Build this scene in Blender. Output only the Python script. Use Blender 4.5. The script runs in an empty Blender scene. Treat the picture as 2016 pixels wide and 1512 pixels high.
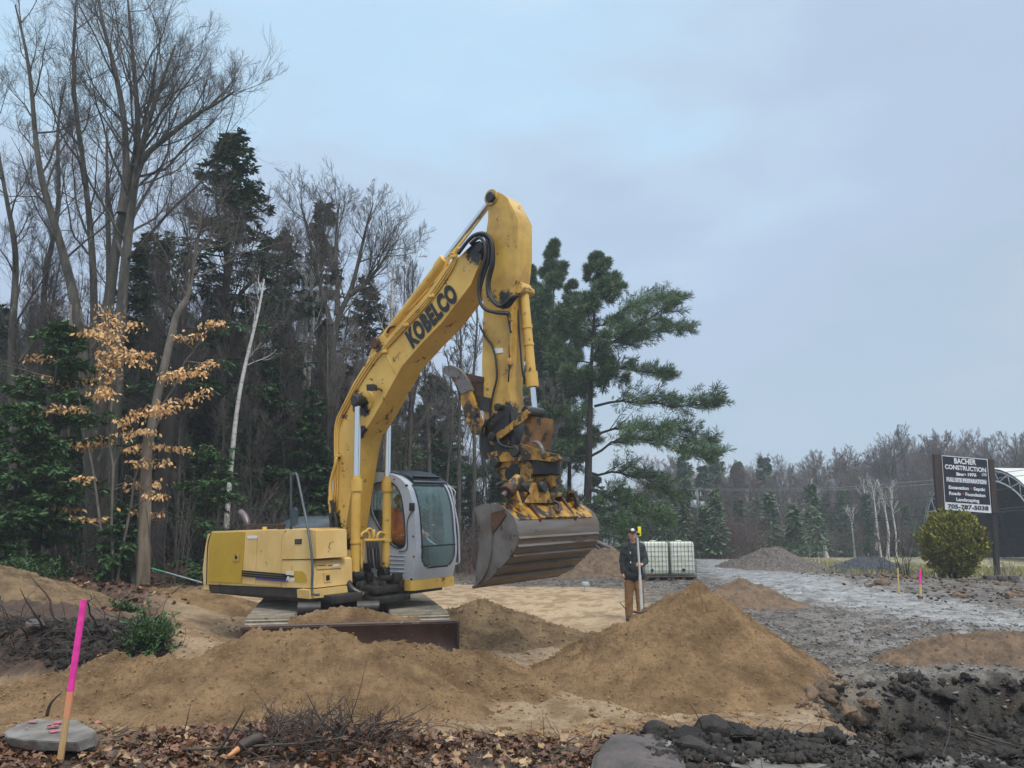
import bpy, bmesh, math, random
import numpy as np
from mathutils import Vector, Matrix
R = math.radians
C = bpy.context.scene.collection
SC = bpy.context.scene

# ---------------------------------------------------------------- camera
FPX, PITCH, CAMZ = 1510.0, R(10.4), 2.1
cd = bpy.data.cameras.new('camera'); cam = bpy.data.objects.new('camera', cd); C.objects.link(cam)
cd.sensor_width = 36; cd.lens = 36*FPX/2016; cd.clip_end = 3000; cd.clip_start = 0.05
cam.location = (0, 0, CAMZ); cam.rotation_euler = (R(90)+PITCH, 0, 0)
SC.camera = cam
# ---------------------------------------------------------------- sky and sun
SUN_EL, SUN_ROT = R(52), R(150)
w = bpy.data.worlds.new('World'); SC.world = w; w.use_nodes = True
nt = w.node_tree; N = nt.nodes; L = nt.links; N.clear()
out = N.new('ShaderNodeOutputWorld'); bg = N.new('ShaderNodeBackground')
sky = N.new('ShaderNodeTexSky'); sky.sky_type = 'NISHITA'; sky.sun_disc = False
sky.sun_elevation = SUN_EL; sky.sun_rotation = SUN_ROT
tc = N.new('ShaderNodeTexCoord'); sep = N.new('ShaderNodeSeparateXYZ')
L.new(tc.outputs['Generated'], sep.inputs[0])
mr = N.new('ShaderNodeMapRange'); mr.inputs[1].default_value = 0.0; mr.inputs[2].default_value = 1.0
# soft cloud unevenness in the overcast
mp = N.new('ShaderNodeMapping'); mp.inputs['Scale'].default_value = (1.2, 1.2, 3.0)
nz = N.new('ShaderNodeTexNoise'); nz.inputs['Scale'].default_value = 1.9; nz.inputs['Detail'].default_value = 6; nz.inputs['Roughness'].default_value = .5
L.new(tc.outputs['Generated'], mp.inputs[0]); L.new(mp.outputs[0], nz.inputs[0])
ma = N.new('ShaderNodeMath'); ma.operation = 'MULTIPLY_ADD'; ma.inputs[1].default_value = 1.0; 
L.new(nz.outputs[0], ma.inputs[0]); 
sx = N.new('ShaderNodeMath'); sx.operation = 'MULTIPLY_ADD'; sx.inputs[1].default_value = -.10; sx.inputs[2].default_value = -.495
L.new(sep.outputs['X'], sx.inputs[0])
zz = N.new('ShaderNodeMath'); zz.operation = 'ADD'; L.new(sep.outputs['Z'], zz.inputs[0]); L.new(sx.outputs[0], zz.inputs[1])
L.new(zz.outputs[0], ma.inputs[2])
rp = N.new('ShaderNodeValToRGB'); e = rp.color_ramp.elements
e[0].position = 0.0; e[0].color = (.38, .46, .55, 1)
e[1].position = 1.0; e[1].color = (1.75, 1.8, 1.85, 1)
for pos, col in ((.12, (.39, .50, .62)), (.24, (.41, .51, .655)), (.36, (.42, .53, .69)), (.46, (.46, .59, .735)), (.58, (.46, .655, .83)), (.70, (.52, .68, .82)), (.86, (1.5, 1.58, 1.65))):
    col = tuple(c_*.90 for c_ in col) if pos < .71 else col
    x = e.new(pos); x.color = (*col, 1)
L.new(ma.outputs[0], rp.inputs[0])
sc_ = N.new('ShaderNodeVectorMath'); sc_.operation = 'SCALE'; sc_.inputs['Scale'].default_value = .1
L.new(sky.outputs[0], sc_.inputs[0])
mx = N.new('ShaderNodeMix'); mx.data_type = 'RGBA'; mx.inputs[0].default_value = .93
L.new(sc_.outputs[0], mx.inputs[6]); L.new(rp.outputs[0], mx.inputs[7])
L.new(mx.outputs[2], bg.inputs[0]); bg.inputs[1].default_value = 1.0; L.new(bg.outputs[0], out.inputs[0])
sd = bpy.data.lights.new('sun', 'SUN'); so = bpy.data.objects.new('sun', sd); C.objects.link(so)
sd.energy = 1.5; sd.angle = R(18); sd.color = (1, .97, .92)
so.rotation_euler = (R(90)-SUN_EL, 0, math.pi-SUN_ROT); so.location = (0, 0, 30)
SC.view_settings.view_transform = 'Standard'; SC.view_settings.look = 'None'
SC.view_settings.exposure = 0.42; SC.view_settings.gamma = 1

# ---------------------------------------------------------------- helpers
def W(px, py, D):
    x = (px-1008)/FPX; y = (756-py)/FPX
    c, s = math.cos(PITCH), math.sin(PITCH)
    Y = c - y*s; Z = s + y*c
    k = D/Y
    return Vector((x*k, D, CAMZ+Z*k))
def meta(o, label=None, cat=None, group=None, kind=None):
    if label: o['label'] = label
    if cat: o['category'] = cat
    if group: o['group'] = group
    if kind: o['kind'] = kind
    return o
def thing(name, label, cat, loc=(0, 0, 0), rot=(0, 0, 0), group=None):
    o = bpy.data.objects.new(name, None); o.empty_display_size = .2; C.objects.link(o)
    o.location = loc; o.rotation_euler = rot
    return meta(o, label, cat, group)
def npmesh(name, V, F, mat=None, parent=None, smooth=False, cols=None, mats=None, fm=None):
    V = np.asarray(V, dtype=np.float32).reshape(-1, 3); F = np.asarray(F, dtype=np.int32)
    me = bpy.data.meshes.new(name); k = F.shape[1]
    me.vertices.add(len(V)); me.vertices.foreach_set('co', V.ravel())
    me.loops.add(F.size); me.loops.foreach_set('vertex_index', F.ravel())
    me.polygons.add(len(F)); me.polygons.foreach_set('loop_start', np.arange(0, F.size, k, dtype=np.int32))
    me.polygons.foreach_set('loop_total', np.full(len(F), k, dtype=np.int32))
    if smooth: me.polygons.foreach_set('use_smooth', np.ones(len(F), dtype=bool))
    for m in (mats or ([mat] if mat else [])): me.materials.append(m)
    if fm is not None: me.polygons.foreach_set('material_index', np.asarray(fm, dtype=np.int32))
    me.update(calc_edges=True)
    if cols is not None:
        a = me.color_attributes.new('Col', 'FLOAT_COLOR', 'POINT'); a.data.foreach_set('color', np.asarray(cols, dtype=np.float32).ravel())
    o = bpy.data.objects.new(name, me); C.objects.link(o)
    if parent: o.parent = parent
    return o
def bmobj(name, bm, mat, parent=None, smooth=None, bevel=0, seg=2):
    if bevel:
        es = [e for e in bm.edges if len(e.link_faces) == 2 and e.calc_face_angle(0) > .5]
        if es: bmesh.ops.bevel(bm, geom=es, offset=bevel, segments=seg, profile=.5, affect='EDGES', clamp_overlap=True)
    bmesh.ops.recalc_face_normals(bm, faces=bm.faces)
    me = bpy.data.meshes.new(name); bm.to_mesh(me); bm.free()
    for m in (mat if isinstance(mat, (list, tuple)) else [mat]): me.materials.append(m)
    if smooth is not None:
        for p in me.polygons: p.use_smooth = True
        me.set_sharp_from_angle(angle=R(smooth))
    o = bpy.data.objects.new(name, me); C.objects.link(o)
    if parent: o.parent = parent
    return o
def bx(bm, c, s, rot=None, mi=0):
    r = bmesh.ops.create_cube(bm, size=1)
    M = Matrix.Translation(Vector(c)) @ (rot.to_4x4() if rot else Matrix()) @ Matrix.Diagonal((*s, 1))
    bmesh.ops.transform(bm, matrix=M, verts=r['verts'])
    fs = set(f for v in r['verts'] for f in v.link_faces)
    for f in fs: f.material_index = mi
    return r['verts']
def cyl(bm, a, b, r0, r1=None, n=16, mi=0, cap=True):
    a, b = Vector(a), Vector(b); d = b-a
    r1 = r0 if r1 is None else r1
    r = bmesh.ops.create_cone(bm, cap_ends=cap, segments=n, radius1=r0, radius2=r1, depth=d.length)
    M = Matrix.Translation((a+b)/2) @ d.to_track_quat('Z', 'Y').to_matrix().to_4x4()
    bmesh.ops.transform(bm, matrix=M, verts=r['verts'])
    for f in set(f for v in r['verts'] for f in v.link_faces): f.material_index = mi
    return r['verts']
def smoothpath(pts, n=6):
    pts = [Vector(p) for p in pts]
    if len(pts) < 3: return pts
    P = [pts[0]*2-pts[1]]+pts+[pts[-1]*2-pts[-2]]; o = []
    for i in range(1, len(P)-2):
        for k in range(n):
            t = k/n; a, b, c, d = P[i-1], P[i], P[i+1], P[i+2]
            o.append(.5*((2*b)+(c-a)*t+(2*a-5*b+4*c-d)*t*t+(3*b-3*c+d-a)*t**3))
    o.append(pts[-1]); return o
def tube(bm, pts, r, n=8, mi=0, sm=5):
    pts = smoothpath(pts, sm) if sm else [Vector(p) for p in pts]
    m = len(pts); rad = r if hasattr(r, '__len__') else None
    rings = []; up = None
    for i, p in enumerate(pts):
        t = (pts[min(i+1, m-1)]-pts[max(i-1, 0)]).normalized()
        if up is None: up = t.orthogonal().normalized()
        up = (up-t*up.dot(t)).normalized(); s = t.cross(up)
        rr = float(np.interp(i/(m-1), np.linspace(0, 1, len(rad)), rad)) if rad is not None else r
        rings.append([bm.verts.new(p+(up*math.cos(2*math.pi*k/n)+s*math.sin(2*math.pi*k/n))*rr) for k in range(n)])
    for i in range(m-1):
        for k in range(n):
            f = bm.faces.new((rings[i][k], rings[i][(k+1) % n], rings[i+1][(k+1) % n], rings[i+1][k])); f.material_index = mi; f.smooth = True
    for q, rg in ((0, rings[0][::-1]), (1, rings[-1])):
        f = bm.faces.new(rg); f.material_index = mi
def prism(bm, P0, P1, mi=0):
    a = [bm.verts.new(p) for p in P0]; b = [bm.verts.new(p) for p in P1]; n = len(a)
    fs = [bm.faces.new(a), bm.faces.new(b[::-1])]
    for i in range(n): fs.append(bm.faces.new((a[i], b[i], b[(i+1) % n], a[(i+1) % n])))
    for f in fs: f.material_index = mi
    return fs
# numpy value noise
def _h(ix, iy, s):
    n = (ix.astype(np.int64)*374761393 + iy.astype(np.int64)*668265263 + s*1442695041) & 0xffffffff
    n = ((n ^ (n >> 13))*1274126177) & 0xffffffff
    return ((n ^ (n >> 16)) & 0xffff)/65535.0
def vn(x, y, s=0):
    ix = np.floor(x); iy = np.floor(y); fx = x-ix; fy = y-iy
    fx = fx*fx*(3-2*fx); fy = fy*fy*(3-2*fy)
    a = _h(ix, iy, s); b = _h(ix+1, iy, s); c = _h(ix, iy+1, s); d = _h(ix+1, iy+1, s)
    return (a*(1-fx)+b*fx)*(1-fy)+(c*(1-fx)+d*fx)*fy
def fbm(x, y, f=1, o=4, s=0, g=.5):
    t = 0; a = 1; n = 0
    for i in range(o):
        t = t+a*(vn(x*f*(1+.03*i)+17*i, y*f+31*i, s+i)-.5)*2; n += a; a *= g; f *= 2.03
    return t/n
# ---------------------------------------------------------------- materials
def mk(name, c1, c2=None, scale=5, rough=.6, metal=0, bump=0, bscale=30, c3=None, s3=2, t3=.62, island=False, rvar=0, coat=0, stretch=None, attr=False, spec=.5, wet=False, t2=(.38, .62), stains=None, stain_col=(.012, .01, .008), bdist=.01, sharp3=.04):
    m = bpy.data.materials.new(name); m.use_nodes = True; nt = m.node_tree; N, L = nt.nodes, nt.links
    b = N['Principled BSDF']; b.inputs['Roughness'].default_value = rough; b.inputs['Metallic'].default_value = metal
    b.inputs['Specular IOR Level'].default_value = spec; b.inputs['Coat Weight'].default_value = coat
    tc = N.new('ShaderNodeTexCoord'); co = tc.outputs['Object']
    if stretch:
        mp = N.new('ShaderNodeMapping'); mp.inputs['Scale'].default_value = stretch; L.new(co, mp.inputs[0]); co = mp.outputs[0]
    def noise(s, d=5, r=.6):
        n = N.new('ShaderNodeTexNoise'); n.inputs['Scale'].default_value = s; n.inputs['Detail'].default_value = d; n.inputs['Roughness'].default_value = r
        L.new(co, n.inputs[0]); return n.outputs[0]
    def mixc(fac, a, c):
        x = N.new('ShaderNodeMix'); x.data_type = 'RGBA'
        if isinstance(fac, float): x.inputs[0].default_value = fac
        else: L.new(fac, x.inputs[0])
        for i, v in ((6, a), (7, c)):
            if isinstance(v, tuple): x.inputs[i].default_value = (*v, 1)
            else: L.new(v, x.inputs[i])
        return x.outputs[2]
    def mr(v, a, c, lo=0, hi=1):
        x = N.new('ShaderNodeMapRange'); x.inputs[1].default_value = a; x.inputs[2].default_value = c; x.inputs[3].default_value = lo; x.inputs[4].default_value = hi
        L.new(v, x.inputs[0]); return x.outputs[0]
    col = c1
    if attr:
        at = N.new('ShaderNodeAttribute'); at.attribute_name = 'Col'; col = at.outputs['Color']
        f = mr(noise(scale, 6, .7), .3, .7, .72, 1.28)
        v = N.new('ShaderNodeVectorMath'); v.operation = 'SCALE'; L.new(col, v.inputs[0]); L.new(f, v.inputs['Scale']); col = v.outputs[0]
        L.new(at.outputs['Alpha'], b.inputs['Roughness']); wetness = at.outputs['Alpha']
    elif c2:
        if island:
            g = N.new('ShaderNodeNewGeometry'); n1 = mr(noise(scale, 3), .3, .7, -.3, .3)
            ad = N.new('ShaderNodeMath'); ad.operation = 'ADD'; ad.use_clamp = True
            L.new(g.outputs['Random Per Island'], ad.inputs[0]); L.new(n1, ad.inputs[1]); f = ad.outputs[0]
        else: f = mr(noise(scale), *t2)
        col = mixc(f, c1, c2)
    if c3: col = mixc(mr(noise(s3, 8, .7), t3, t3+sharp3), col, c3)
    if stains:
        tot = None
        nf = mr(noise(9, 6, .75), .2, .8, -.55, .55)
        for (p, r) in stains:
            d = N.new('ShaderNodeVectorMath'); d.operation = 'DISTANCE'; L.new(tc.outputs['Object'], d.inputs[0]); d.inputs[1].default_value = p
            f = mr(d.outputs['Value'], 0, r, 1.25, 0)
            if tot is None: tot = f
            else:
                x = N.new('ShaderNodeMath'); x.operation = 'MAXIMUM'; L.new(tot, x.inputs[0]); L.new(f, x.inputs[1]); tot = x.outputs[0]
        x = N.new('ShaderNodeMath'); x.operation = 'ADD'; L.new(tot, x.inputs[0]); L.new(nf, x.inputs[1])
        col = mixc(mr(x.outputs[0], .42, .62), col, stain_col)
    if isinstance(col, tuple): b.inputs['Base Color'].default_value = (*col, 1)
    else: L.new(col, b.inputs['Base Color'])
    if rvar and not attr: L.new(mr(noise(scale*1.7), .3, .7, max(.02, rough-rvar), min(1, rough+rvar)), b.inputs['Roughness'])
    if bump:
        bp = N.new('ShaderNodeBump'); bp.inputs['Strength'].default_value = bump; bp.inputs['Distance'].default_value = bdist
        L.new(mr(wetness, .08, .6, .08, 1.0), bp.inputs['Strength']) if attr else None; L.new(noise(bscale, 6, .65), bp.inputs['Height']); L.new(bp.outputs[0], b.inputs['Normal'])
    return m
M = {}
M['ground'] = mk('ground', (1, 1, 1), scale=22, attr=True, bump=.9, bscale=40, bdist=.03, spec=.4)
M['sand'] = mk('damp_sand', (.32, .205, .105), (.165, .10, .05), 2.6, .9, t2=(.36, .64), bump=1, bscale=30, bdist=.05, c3=(.14, .08, .038), s3=24, t3=.56, sharp3=.12, spec=.2)
M['sand_grey'] = mk('grey_sand', (.265, .18, .10), (.135, .09, .05), 3, .9, bump=1, bscale=26, bdist=.05, c3=(.13, .09, .052), s3=20, t3=.56, sharp3=.12, spec=.2)
M['sand_dark'] = mk('brown_earth', (.20, .135, .088), (.12, .085, .06), 5, .9, bump=.9, bscale=30, bdist=.02, c3=(.08, .055, .035), s3=12, t3=.58, spec=.2)
M['gravel_brown'] = mk('crushed_gravel', (.20, .165, .14), (.06, .05, .045), 16, .8, bump=1, bscale=26, bdist=.05)
M['gravel_blue'] = mk('dark_gravel', (.075, .085, .10), (.02, .022, .028), 16, .7, bump=1, bscale=26, bdist=.05)
M['stone'] = mk('stone', (.23, .215, .20), (.075, .07, .066), 9, .55, bump=.5, bscale=20, island=True)
M['clod'] = mk('mud_clod', (.014, .012, .010), (.05, .041, .034), 9, .6, spec=.25, bump=.8, bscale=30, island=True, bdist=.02)
M['sandclod'] = mk('sand_clod', (.31, .19, .09), (.21, .125, .058), 9, .9, bump=.8, bscale=30, island=True, bdist=.02)
M['slab'] = mk('grey_slab_rock', (.27, .25, .225), (.13, .115, .10), 4, .45, bump=.5, bscale=14, bdist=.03, rvar=.15)
M['boulder'] = mk('dark_boulder', (.055, .048, .045), (.115, .09, .08), 3, .6, bump=.8, bscale=14, c3=(.035, .03, .03), s3=7, t3=.58, bdist=.03)
M['pinkspray'] = mk('pink_marking_paint', (.6, .12, .16), (.35, .16, .15), 20, .6)
M['bark'] = mk('maple_bark', (.105, .095, .075), (.04, .035, .028), 5, .9, bump=.8, bscale=14, stretch=(1, 1, .25), c3=(.16, .165, .14), s3=6, t3=.6, bdist=.03)
M['bark_dark'] = mk('dark_bark', (.045, .036, .03), (.02, .016, .014), 6, .9, bump=.9, bscale=14, stretch=(1, 1, .2), bdist=.03)
M['bark_beech'] = mk('beech_bark', (.19, .165, .135), (.10, .085, .07), 4, .8, bump=.4, bscale=14, stretch=(1, 1, .5))
M['bark_snag'] = mk('bare_dead_wood', (.24, .185, .13), (.11, .08, .055), 6, .8, bump=.9, bscale=16, stretch=(1, 1, .15), bdist=.02)
M['birch'] = mk('birch_bark', (.62, .60, .56), (.45, .43, .39), 5, .7, c3=(.03, .03, .03), s3=5, t3=.6, stretch=(1, 1, 2.6))
M['twig'] = mk('grey_twigs', (.125, .105, .095), (.055, .045, .042), 3, .8)
M['twig_red'] = mk('reddish_twigs', (.17, .105, .092), (.10, .07, .066), 3, .8)
M['twig_pale'] = mk('pale_twigs', (.21, .185, .17), (.12, .10, .09), 3, .8)
M['needle_dark'] = mk('hemlock_needles', (.022, .06, .026), (.075, .145, .052), 1.2, .7, island=True, spec=.25)
M['needle_mid'] = mk('fir_needles', (.035, .085, .032), (.11, .19, .07), 1.5, .7, island=True, spec=.25)
M['needle_pine'] = mk('pine_needles', (.045, .095, .045), (.15, .22, .095), 1.2, .65, island=True, spec=.3)
M['needle_brown'] = mk('cedar_foliage', (.05, .058, .032), (.11, .10, .055), 1.2, .7, island=True, spec=.25)
M['thuja'] = mk('yellow_green_foliage', (.075, .095, .015), (.30, .27, .04), 3, .7, island=True, spec=.25)
M['beech_leaf'] = mk('dry_beech_leaves', (.62, .33, .12), (.78, .52, .26), 4, .7, island=True, spec=.25)
M['deadleaf'] = mk('dead_leaves', (.055, .028, .016), (.19, .085, .04), 6, .4, island=True, spec=.4)
M['deadleaf_pale'] = mk('pale_dead_leaves', (.24, .13, .06), (.42, .29, .16), 6, .5, island=True, spec=.4)
M['stick'] = mk('wet_sticks', (.028, .018, .013), (.07, .047, .034), 5, .6, bump=.3)
M['wood_fresh'] = mk('fresh_split_wood', (.62, .26, .10), (.45, .20, .09), 8, .6, stretch=(1, 1, 1))
M['grass'] = mk('dry_grass', (.34, .30, .14), (.22, .22, .08), 2, .9, island=True)
# ---------------------------------------------------------------- ground sheet
# (x, y, z) heights: pad at machine level is z about 0; camera stands on a bank
cp = []
def G(px, py, D): v = W(px, py, D); cp.append((v.x, v.y, v.z))
def Z(x, y, z): cp.append((x, y, z))
for x in (-7, -4, -2, 0, 2, 4, 7): Z(x, 1.0, .6); Z(x, 3.2, .66)
G(50, 1500, 5.0); G(350, 1495, 5.0); G(700, 1495, 5.0); G(1000, 1500, 4.9); G(1150, 1500, 4.9); G(1500, 1490, 4.9); G(1950, 1500, 5.0)
G(0, 1425, 6.0); G(250, 1440, 5.9); G(500, 1450, 5.8); G(800, 1440, 5.9); G(1000, 1455, 5.9)
G(1330, 1458, 5.5); G(1600, 1462, 5.5); G(1900, 1468, 5.6); G(2100, 1470, 5.6)
G(1100, 1440, 6.8); G(1300, 1425, 6.9); G(1500, 1430, 6.8); G(1700, 1440, 6.6)
G(1150, 1385, 7.7); G(1010, 1330, 9.0); G(1250, 1260, 12.0); G(1680, 1400, 7.4)
G(100, 1365, 7.4); G(-150, 1370, 7.4); G(300, 1385, 7.4); 
for x in (-500, -300, -150, 0, 100, 200, 290): G(x, 1212, 9.75); G(x, 1325, 9.05)
G(340, 1330, 9.2); G(350, 1250, 11.5); G(80, 1175, 12.5); G(400, 1275, 12.0); G(600, 1262, 12.3)
G(-100, 1150, 14.5); G(200, 1158, 14.5); G(330, 1170, 14.2); G(420, 1195, 15.0); G(330, 1125, 18.5); G(100, 1118, 18.5); G(-300, 1112, 18.5); G(200, 1100, 24)
G(520, 1195, 16); G(700, 1230, 15); G(900, 1230, 14.5); G(1050, 1235, 15.0); G(1250, 1222, 15.3); G(1150, 1190, 18)
G(1000, 1142, 27); G(850, 1145, 27); G(500, 1120, 24); G(1180, 1150, 24); G(1310, 1141, 25.8); G(1250, 1118, 32)
G(1400, 1200, 15.5); G(1550, 1200, 15.5); G(1700, 1240, 12.5); G(1450, 1130, 28); G(1420, 1108, 38); G(1600, 1150, 22); G(1600, 1127, 31)
G(1760, 1180, 18); G(1900, 1215, 14.5); G(2050, 1225, 14.5); G(1750, 1132, 25.5); G(1770, 1165, 21); G(1900, 1143, 26); G(2016, 1142, 26); G(2016, 1175, 19.5); G(2200, 1170, 20)
G(1830, 1330, 8.3); G(2016, 1330, 8.3); G(2200, 1330, 8.3); G(1760, 1300, 9.4); G(2016, 1290, 9.8); G(1650, 1290, 10.2)
G(1800, 1122, 34); G(1650, 1113, 38); G(1500, 1104, 46); G(1980, 1126, 38); G(1650, 1105, 47); G(1980, 1120, 46)
for x in (-90, -50, -20, 5, 30, 60, 100): Z(x, 75, -1.0); Z(x, 110, -1.2); Z(x, 50, -.05)
Z(-50, 20, 1.3); Z(-50, 35, 1.0); Z(-15, 35, .9); Z(50, 20, .5); Z(50, 35, .2); Z(0, 36, .4); Z(-20, 8, 1.2); Z(30, 8, .7)
cp = np.array(cp); _A = np.sqrt(((cp[:, None, :2]-cp[None, :, :2])**2).sum(-1)); _n = len(cp)
_K = np.zeros((_n+1, _n+1)); _K[:_n, :_n] = _A - np.eye(_n)*.02; _K[:_n, _n] = 1; _K[_n, :_n] = 1
_w = np.linalg.solve(_K, np.append(cp[:, 2], 0))
# trampled ditch front edge on the right: a cut face about 0.35 m high
def cutmask(X, Y):
    # 1 inside the dug strip that runs in front of the bank on the right and in the middle
    e = fbm(X, Y, 1.3, 3, 5)*.22
    a = 1/(1+np.exp(-(X-(2.95+e*1.2+.25*(Y-7)))/.05))
    f = 1/(1+np.exp((Y-(8.05+e+.05*(X-3)))/.055)) * 1/(1+np.exp(-(Y-5.9-e)/.25))
    return a*f
def h0(X, Y):
    X = np.asarray(X, float); Y = np.asarray(Y, float); sh = X.shape; X = X.ravel(); Y = Y.ravel(); o = np.empty(len(X))
    for i in range(0, len(X), 20000):
        x = X[i:i+20000]; y = Y[i:i+20000]
        o[i:i+20000] = np.sqrt((x[:, None]-cp[None, :, 0])**2+(y[:, None]-cp[None, :, 1])**2) @ _w[:_n] + _w[_n]
    return o.reshape(sh)
def zones(X, Y):
    """returns weights: leaf litter, dark wet mud, rubble, wet track, sand, grass, cut bank, highway"""
    n = fbm(X, Y, .8, 4, 11)*.8; n2 = fbm(X, Y, 2.5, 3, 23)
    def sg(v, k=.15): return 1/(1+np.exp(-np.clip(v/k, -40, 40)))
    PX = X/np.maximum(Y, .5)
    near = sg(5.75+n*.5-Y, .12)
    litter = near*sg(.75+n*.35-X, .15)
    mud = near*sg(X-.75-n*.35, .15)
    woods = sg(np.interp(Y, [9, 14, 19, 30], [-4.25, -6.1, -7.7, -11])+n*.8-X, .15)*sg(Y-8.95+n*.15, .05)
    woods = np.maximum(woods, sg(Y-29-n*2, .6)*sg(6+n*2-X))
    # rubble: right of a line from (2.9,6.3) up to (1.2,20), then everything right of it
    edge = np.interp(Y, [0, 6, 8, 10, 13, 16, 19, 22, 26, 40], [3.2, 2.9, 3.1, 3.1, 3.0, 2.6, 3.0, 3.2, -4, -4])
    rub = sg(X-edge-n*.6, .15)*sg(Y-5.6)
    back = sg(Y-24.5-n*2.0-np.clip(-X*.35, 0, 4), .4)
    rub = np.maximum(rub, back)
    tc_ = np.interp(Y, [0, 8, 11, 14.5, 18, 23, 30, 40, 60], [17, 13.5, 11.0, 8.8, 8.3, 8.2, 9.0, 11.2, 16]); tw = np.interp(Y, [8, 14, 20, 40], [1.7, 1.5, 1.5, 1.3])
    trk = np.exp(-((X-tc_+n*.3)/tw)**2)*rub
    grass = sg(Y-27.5-n-.0*X, .4)*sg(X-(tc_+3.5)+n, .4)
    cut = cutmask(X, Y)
    ry = 43.5-.09*(X-22)
    hw = sg(2.6-np.abs(Y-ry), .1)*sg(X-6, .5)
    return litter, mud, woods, rub, trk, grass, cut, hw, n, n2
def ground_h(X, Y, fine=True):
    X = np.asarray(X, float); Y = np.asarray(Y, float)
    z = h0(X, Y)
    if not fine: return z
    litter, mud, woods, rub, trk, grass, cut, hw, n, n2 = zones(X, Y)
    sand = np.clip(1-litter-mud-woods-rub, 0, 1)
    a = fbm(X, Y, 1.1, 3, 40); b = fbm(X, Y, 5, 4, 41, .6); c = fbm(X, Y, 16, 4, 43, .65)
    ridgc = 1-np.abs(fbm(X, Y, 2.6, 4, 53, .6))*2.2
    ridg = 1-np.abs(fbm(X, Y, 3.2, 4, 51, .6))*2
    z = z+sand*(a*.05+b*.018+c*.008)+rub*(a*.05+b*.045+c*.03)*(1-.75*np.clip(trk, 0, 1))*(1-hw)
    z = z+mud*(b*.07+np.abs(c)*.07+np.clip(a, 0, 1)*.08)+litter*(b*.05+c*.03)+woods*(a*.12+b*.08+c*.05)
    # tyre ruts in the wet sand on the near side and on the track
    rut = np.sin((X*.8+Y*.55+n*.5)*7.5); z = z-np.clip(rut-.5, 0, 1)*.05*sand*(Y < 12)
    rt = np.sin((Y*.25-X+n*.2)*7); z = z-np.clip(rt-.3, 0, 1)*.045*trk
    z = z-cut*(.36+.09*b+.06*a)+cut*(np.clip(c, -.5, 1)*.07-np.clip(ridgc, 0, 1)**2*.12)
    z = z + np.clip(ridg, 0, 1)**3*.02*rub*(1-hw)
    return z
def gz(x, y): return float(ground_h(np.array([x]), np.array([y]))[0])
def ground_cols(X, Y, zarr):
    litter, mud, woods, rub, trk, grass, cut, hw, n, n2 = zones(X, Y)
    b = fbm(X, Y, 5, 4, 41, .6); c = fbm(X, Y, 16, 4, 43, .65); d = fbm(X, Y, 2.0, 4, 71, .6); st = fbm(X*.35+Y*.9, X*1.4-Y*.6, 3.0, 4, 81)
    def col(r, g, bb, a): return np.array([r, g, bb, a])[None, None, :]*np.ones((*X.shape, 1))
    def mix(A, B, f): f = np.clip(f, 0, 1)[..., None]; return A*(1-f)+B*f
    base = mix(col(.33, .23, .135, .5), col(.21, .13, .066, .9), (b*1.5+d*1.2+.4))
    base = mix(base, col(.41, .31, .20, .4), np.clip(st*1.8-.15, 0, 1)*np.clip((Y-12)/2, .2, 1))
    far = np.clip((Y-13)/3, 0, 1); base = mix(base, mix(col(.50, .365, .22, .55), col(.30, .19, .10, .9), st*3.2+.15), far*.8)
    base = mix(base, col(.25, .15, .075, .9), np.clip(c*2.2-.5, 0, 1))
    R_ = mix(col(.165, .14, .115, .55), col(.06, .048, .038, .7), b*1.8+d*1.4+.45)
    R_ = mix(R_, col(.22, .20, .18, .3), np.clip(c*2.0-.45, 0, 1))
    R_ = mix(R_, col(.19, .13, .085, .8), np.clip(d*2.6-.6, 0, 1)*.6)
    T_ = mix(col(.40, .385, .36, .08), col(.11, .095, .08, .35), np.clip(b*2.0+st*1.6+.05, 0, 1))  # pale streaks: sky sheen of the wet track put into the colour
    R_ = mix(R_, T_, np.clip(trk*1.8, 0, 1)*np.clip(.75+st*1.2, 0, 1))
    wet2 = np.clip(st*2.4+.25, 0, 1)*np.clip(1-np.abs(Y-11.3)/3.2, 0, 1)*np.clip((X-4.2)/2, 0, 1)
    R_ = mix(R_, col(.34, .32, .30, .09), wet2*.8)  # pale tone again carries the sheen of the wet patches
    base = mix(base, R_, rub)
    Gc = mix(col(.17, .155, .10, .9), col(.34, .30, .15, .9), d*1.5+.5); base = mix(base, Gc, grass*np.clip(.6+d, 0, 1))
    base = mix(base, mix(col(.055, .04, .03, .7), col(.10, .055, .035, .7), c*1.5+.5), woods)
    base = mix(base, mix(col(.16, .105, .06, .7), col(.06, .04, .028, .6), c*1.5+b+.5), litter)
    base = mix(base, mix(col(.04, .033, .027, .7), col(.15, .14, .125, .3), np.clip(b*2.5-.1, 0, 1)), mud)
    base = mix(base, mix(col(.062, .052, .036, .95), col(.012, .011, .009, .9), c*1.8+b*1.5+.5), cut)
    base = mix(base, col(.36, .37, .38, .22), hw)
    base[..., :3] = np.clip(base[..., :3], .01, .9)
    return base
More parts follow.
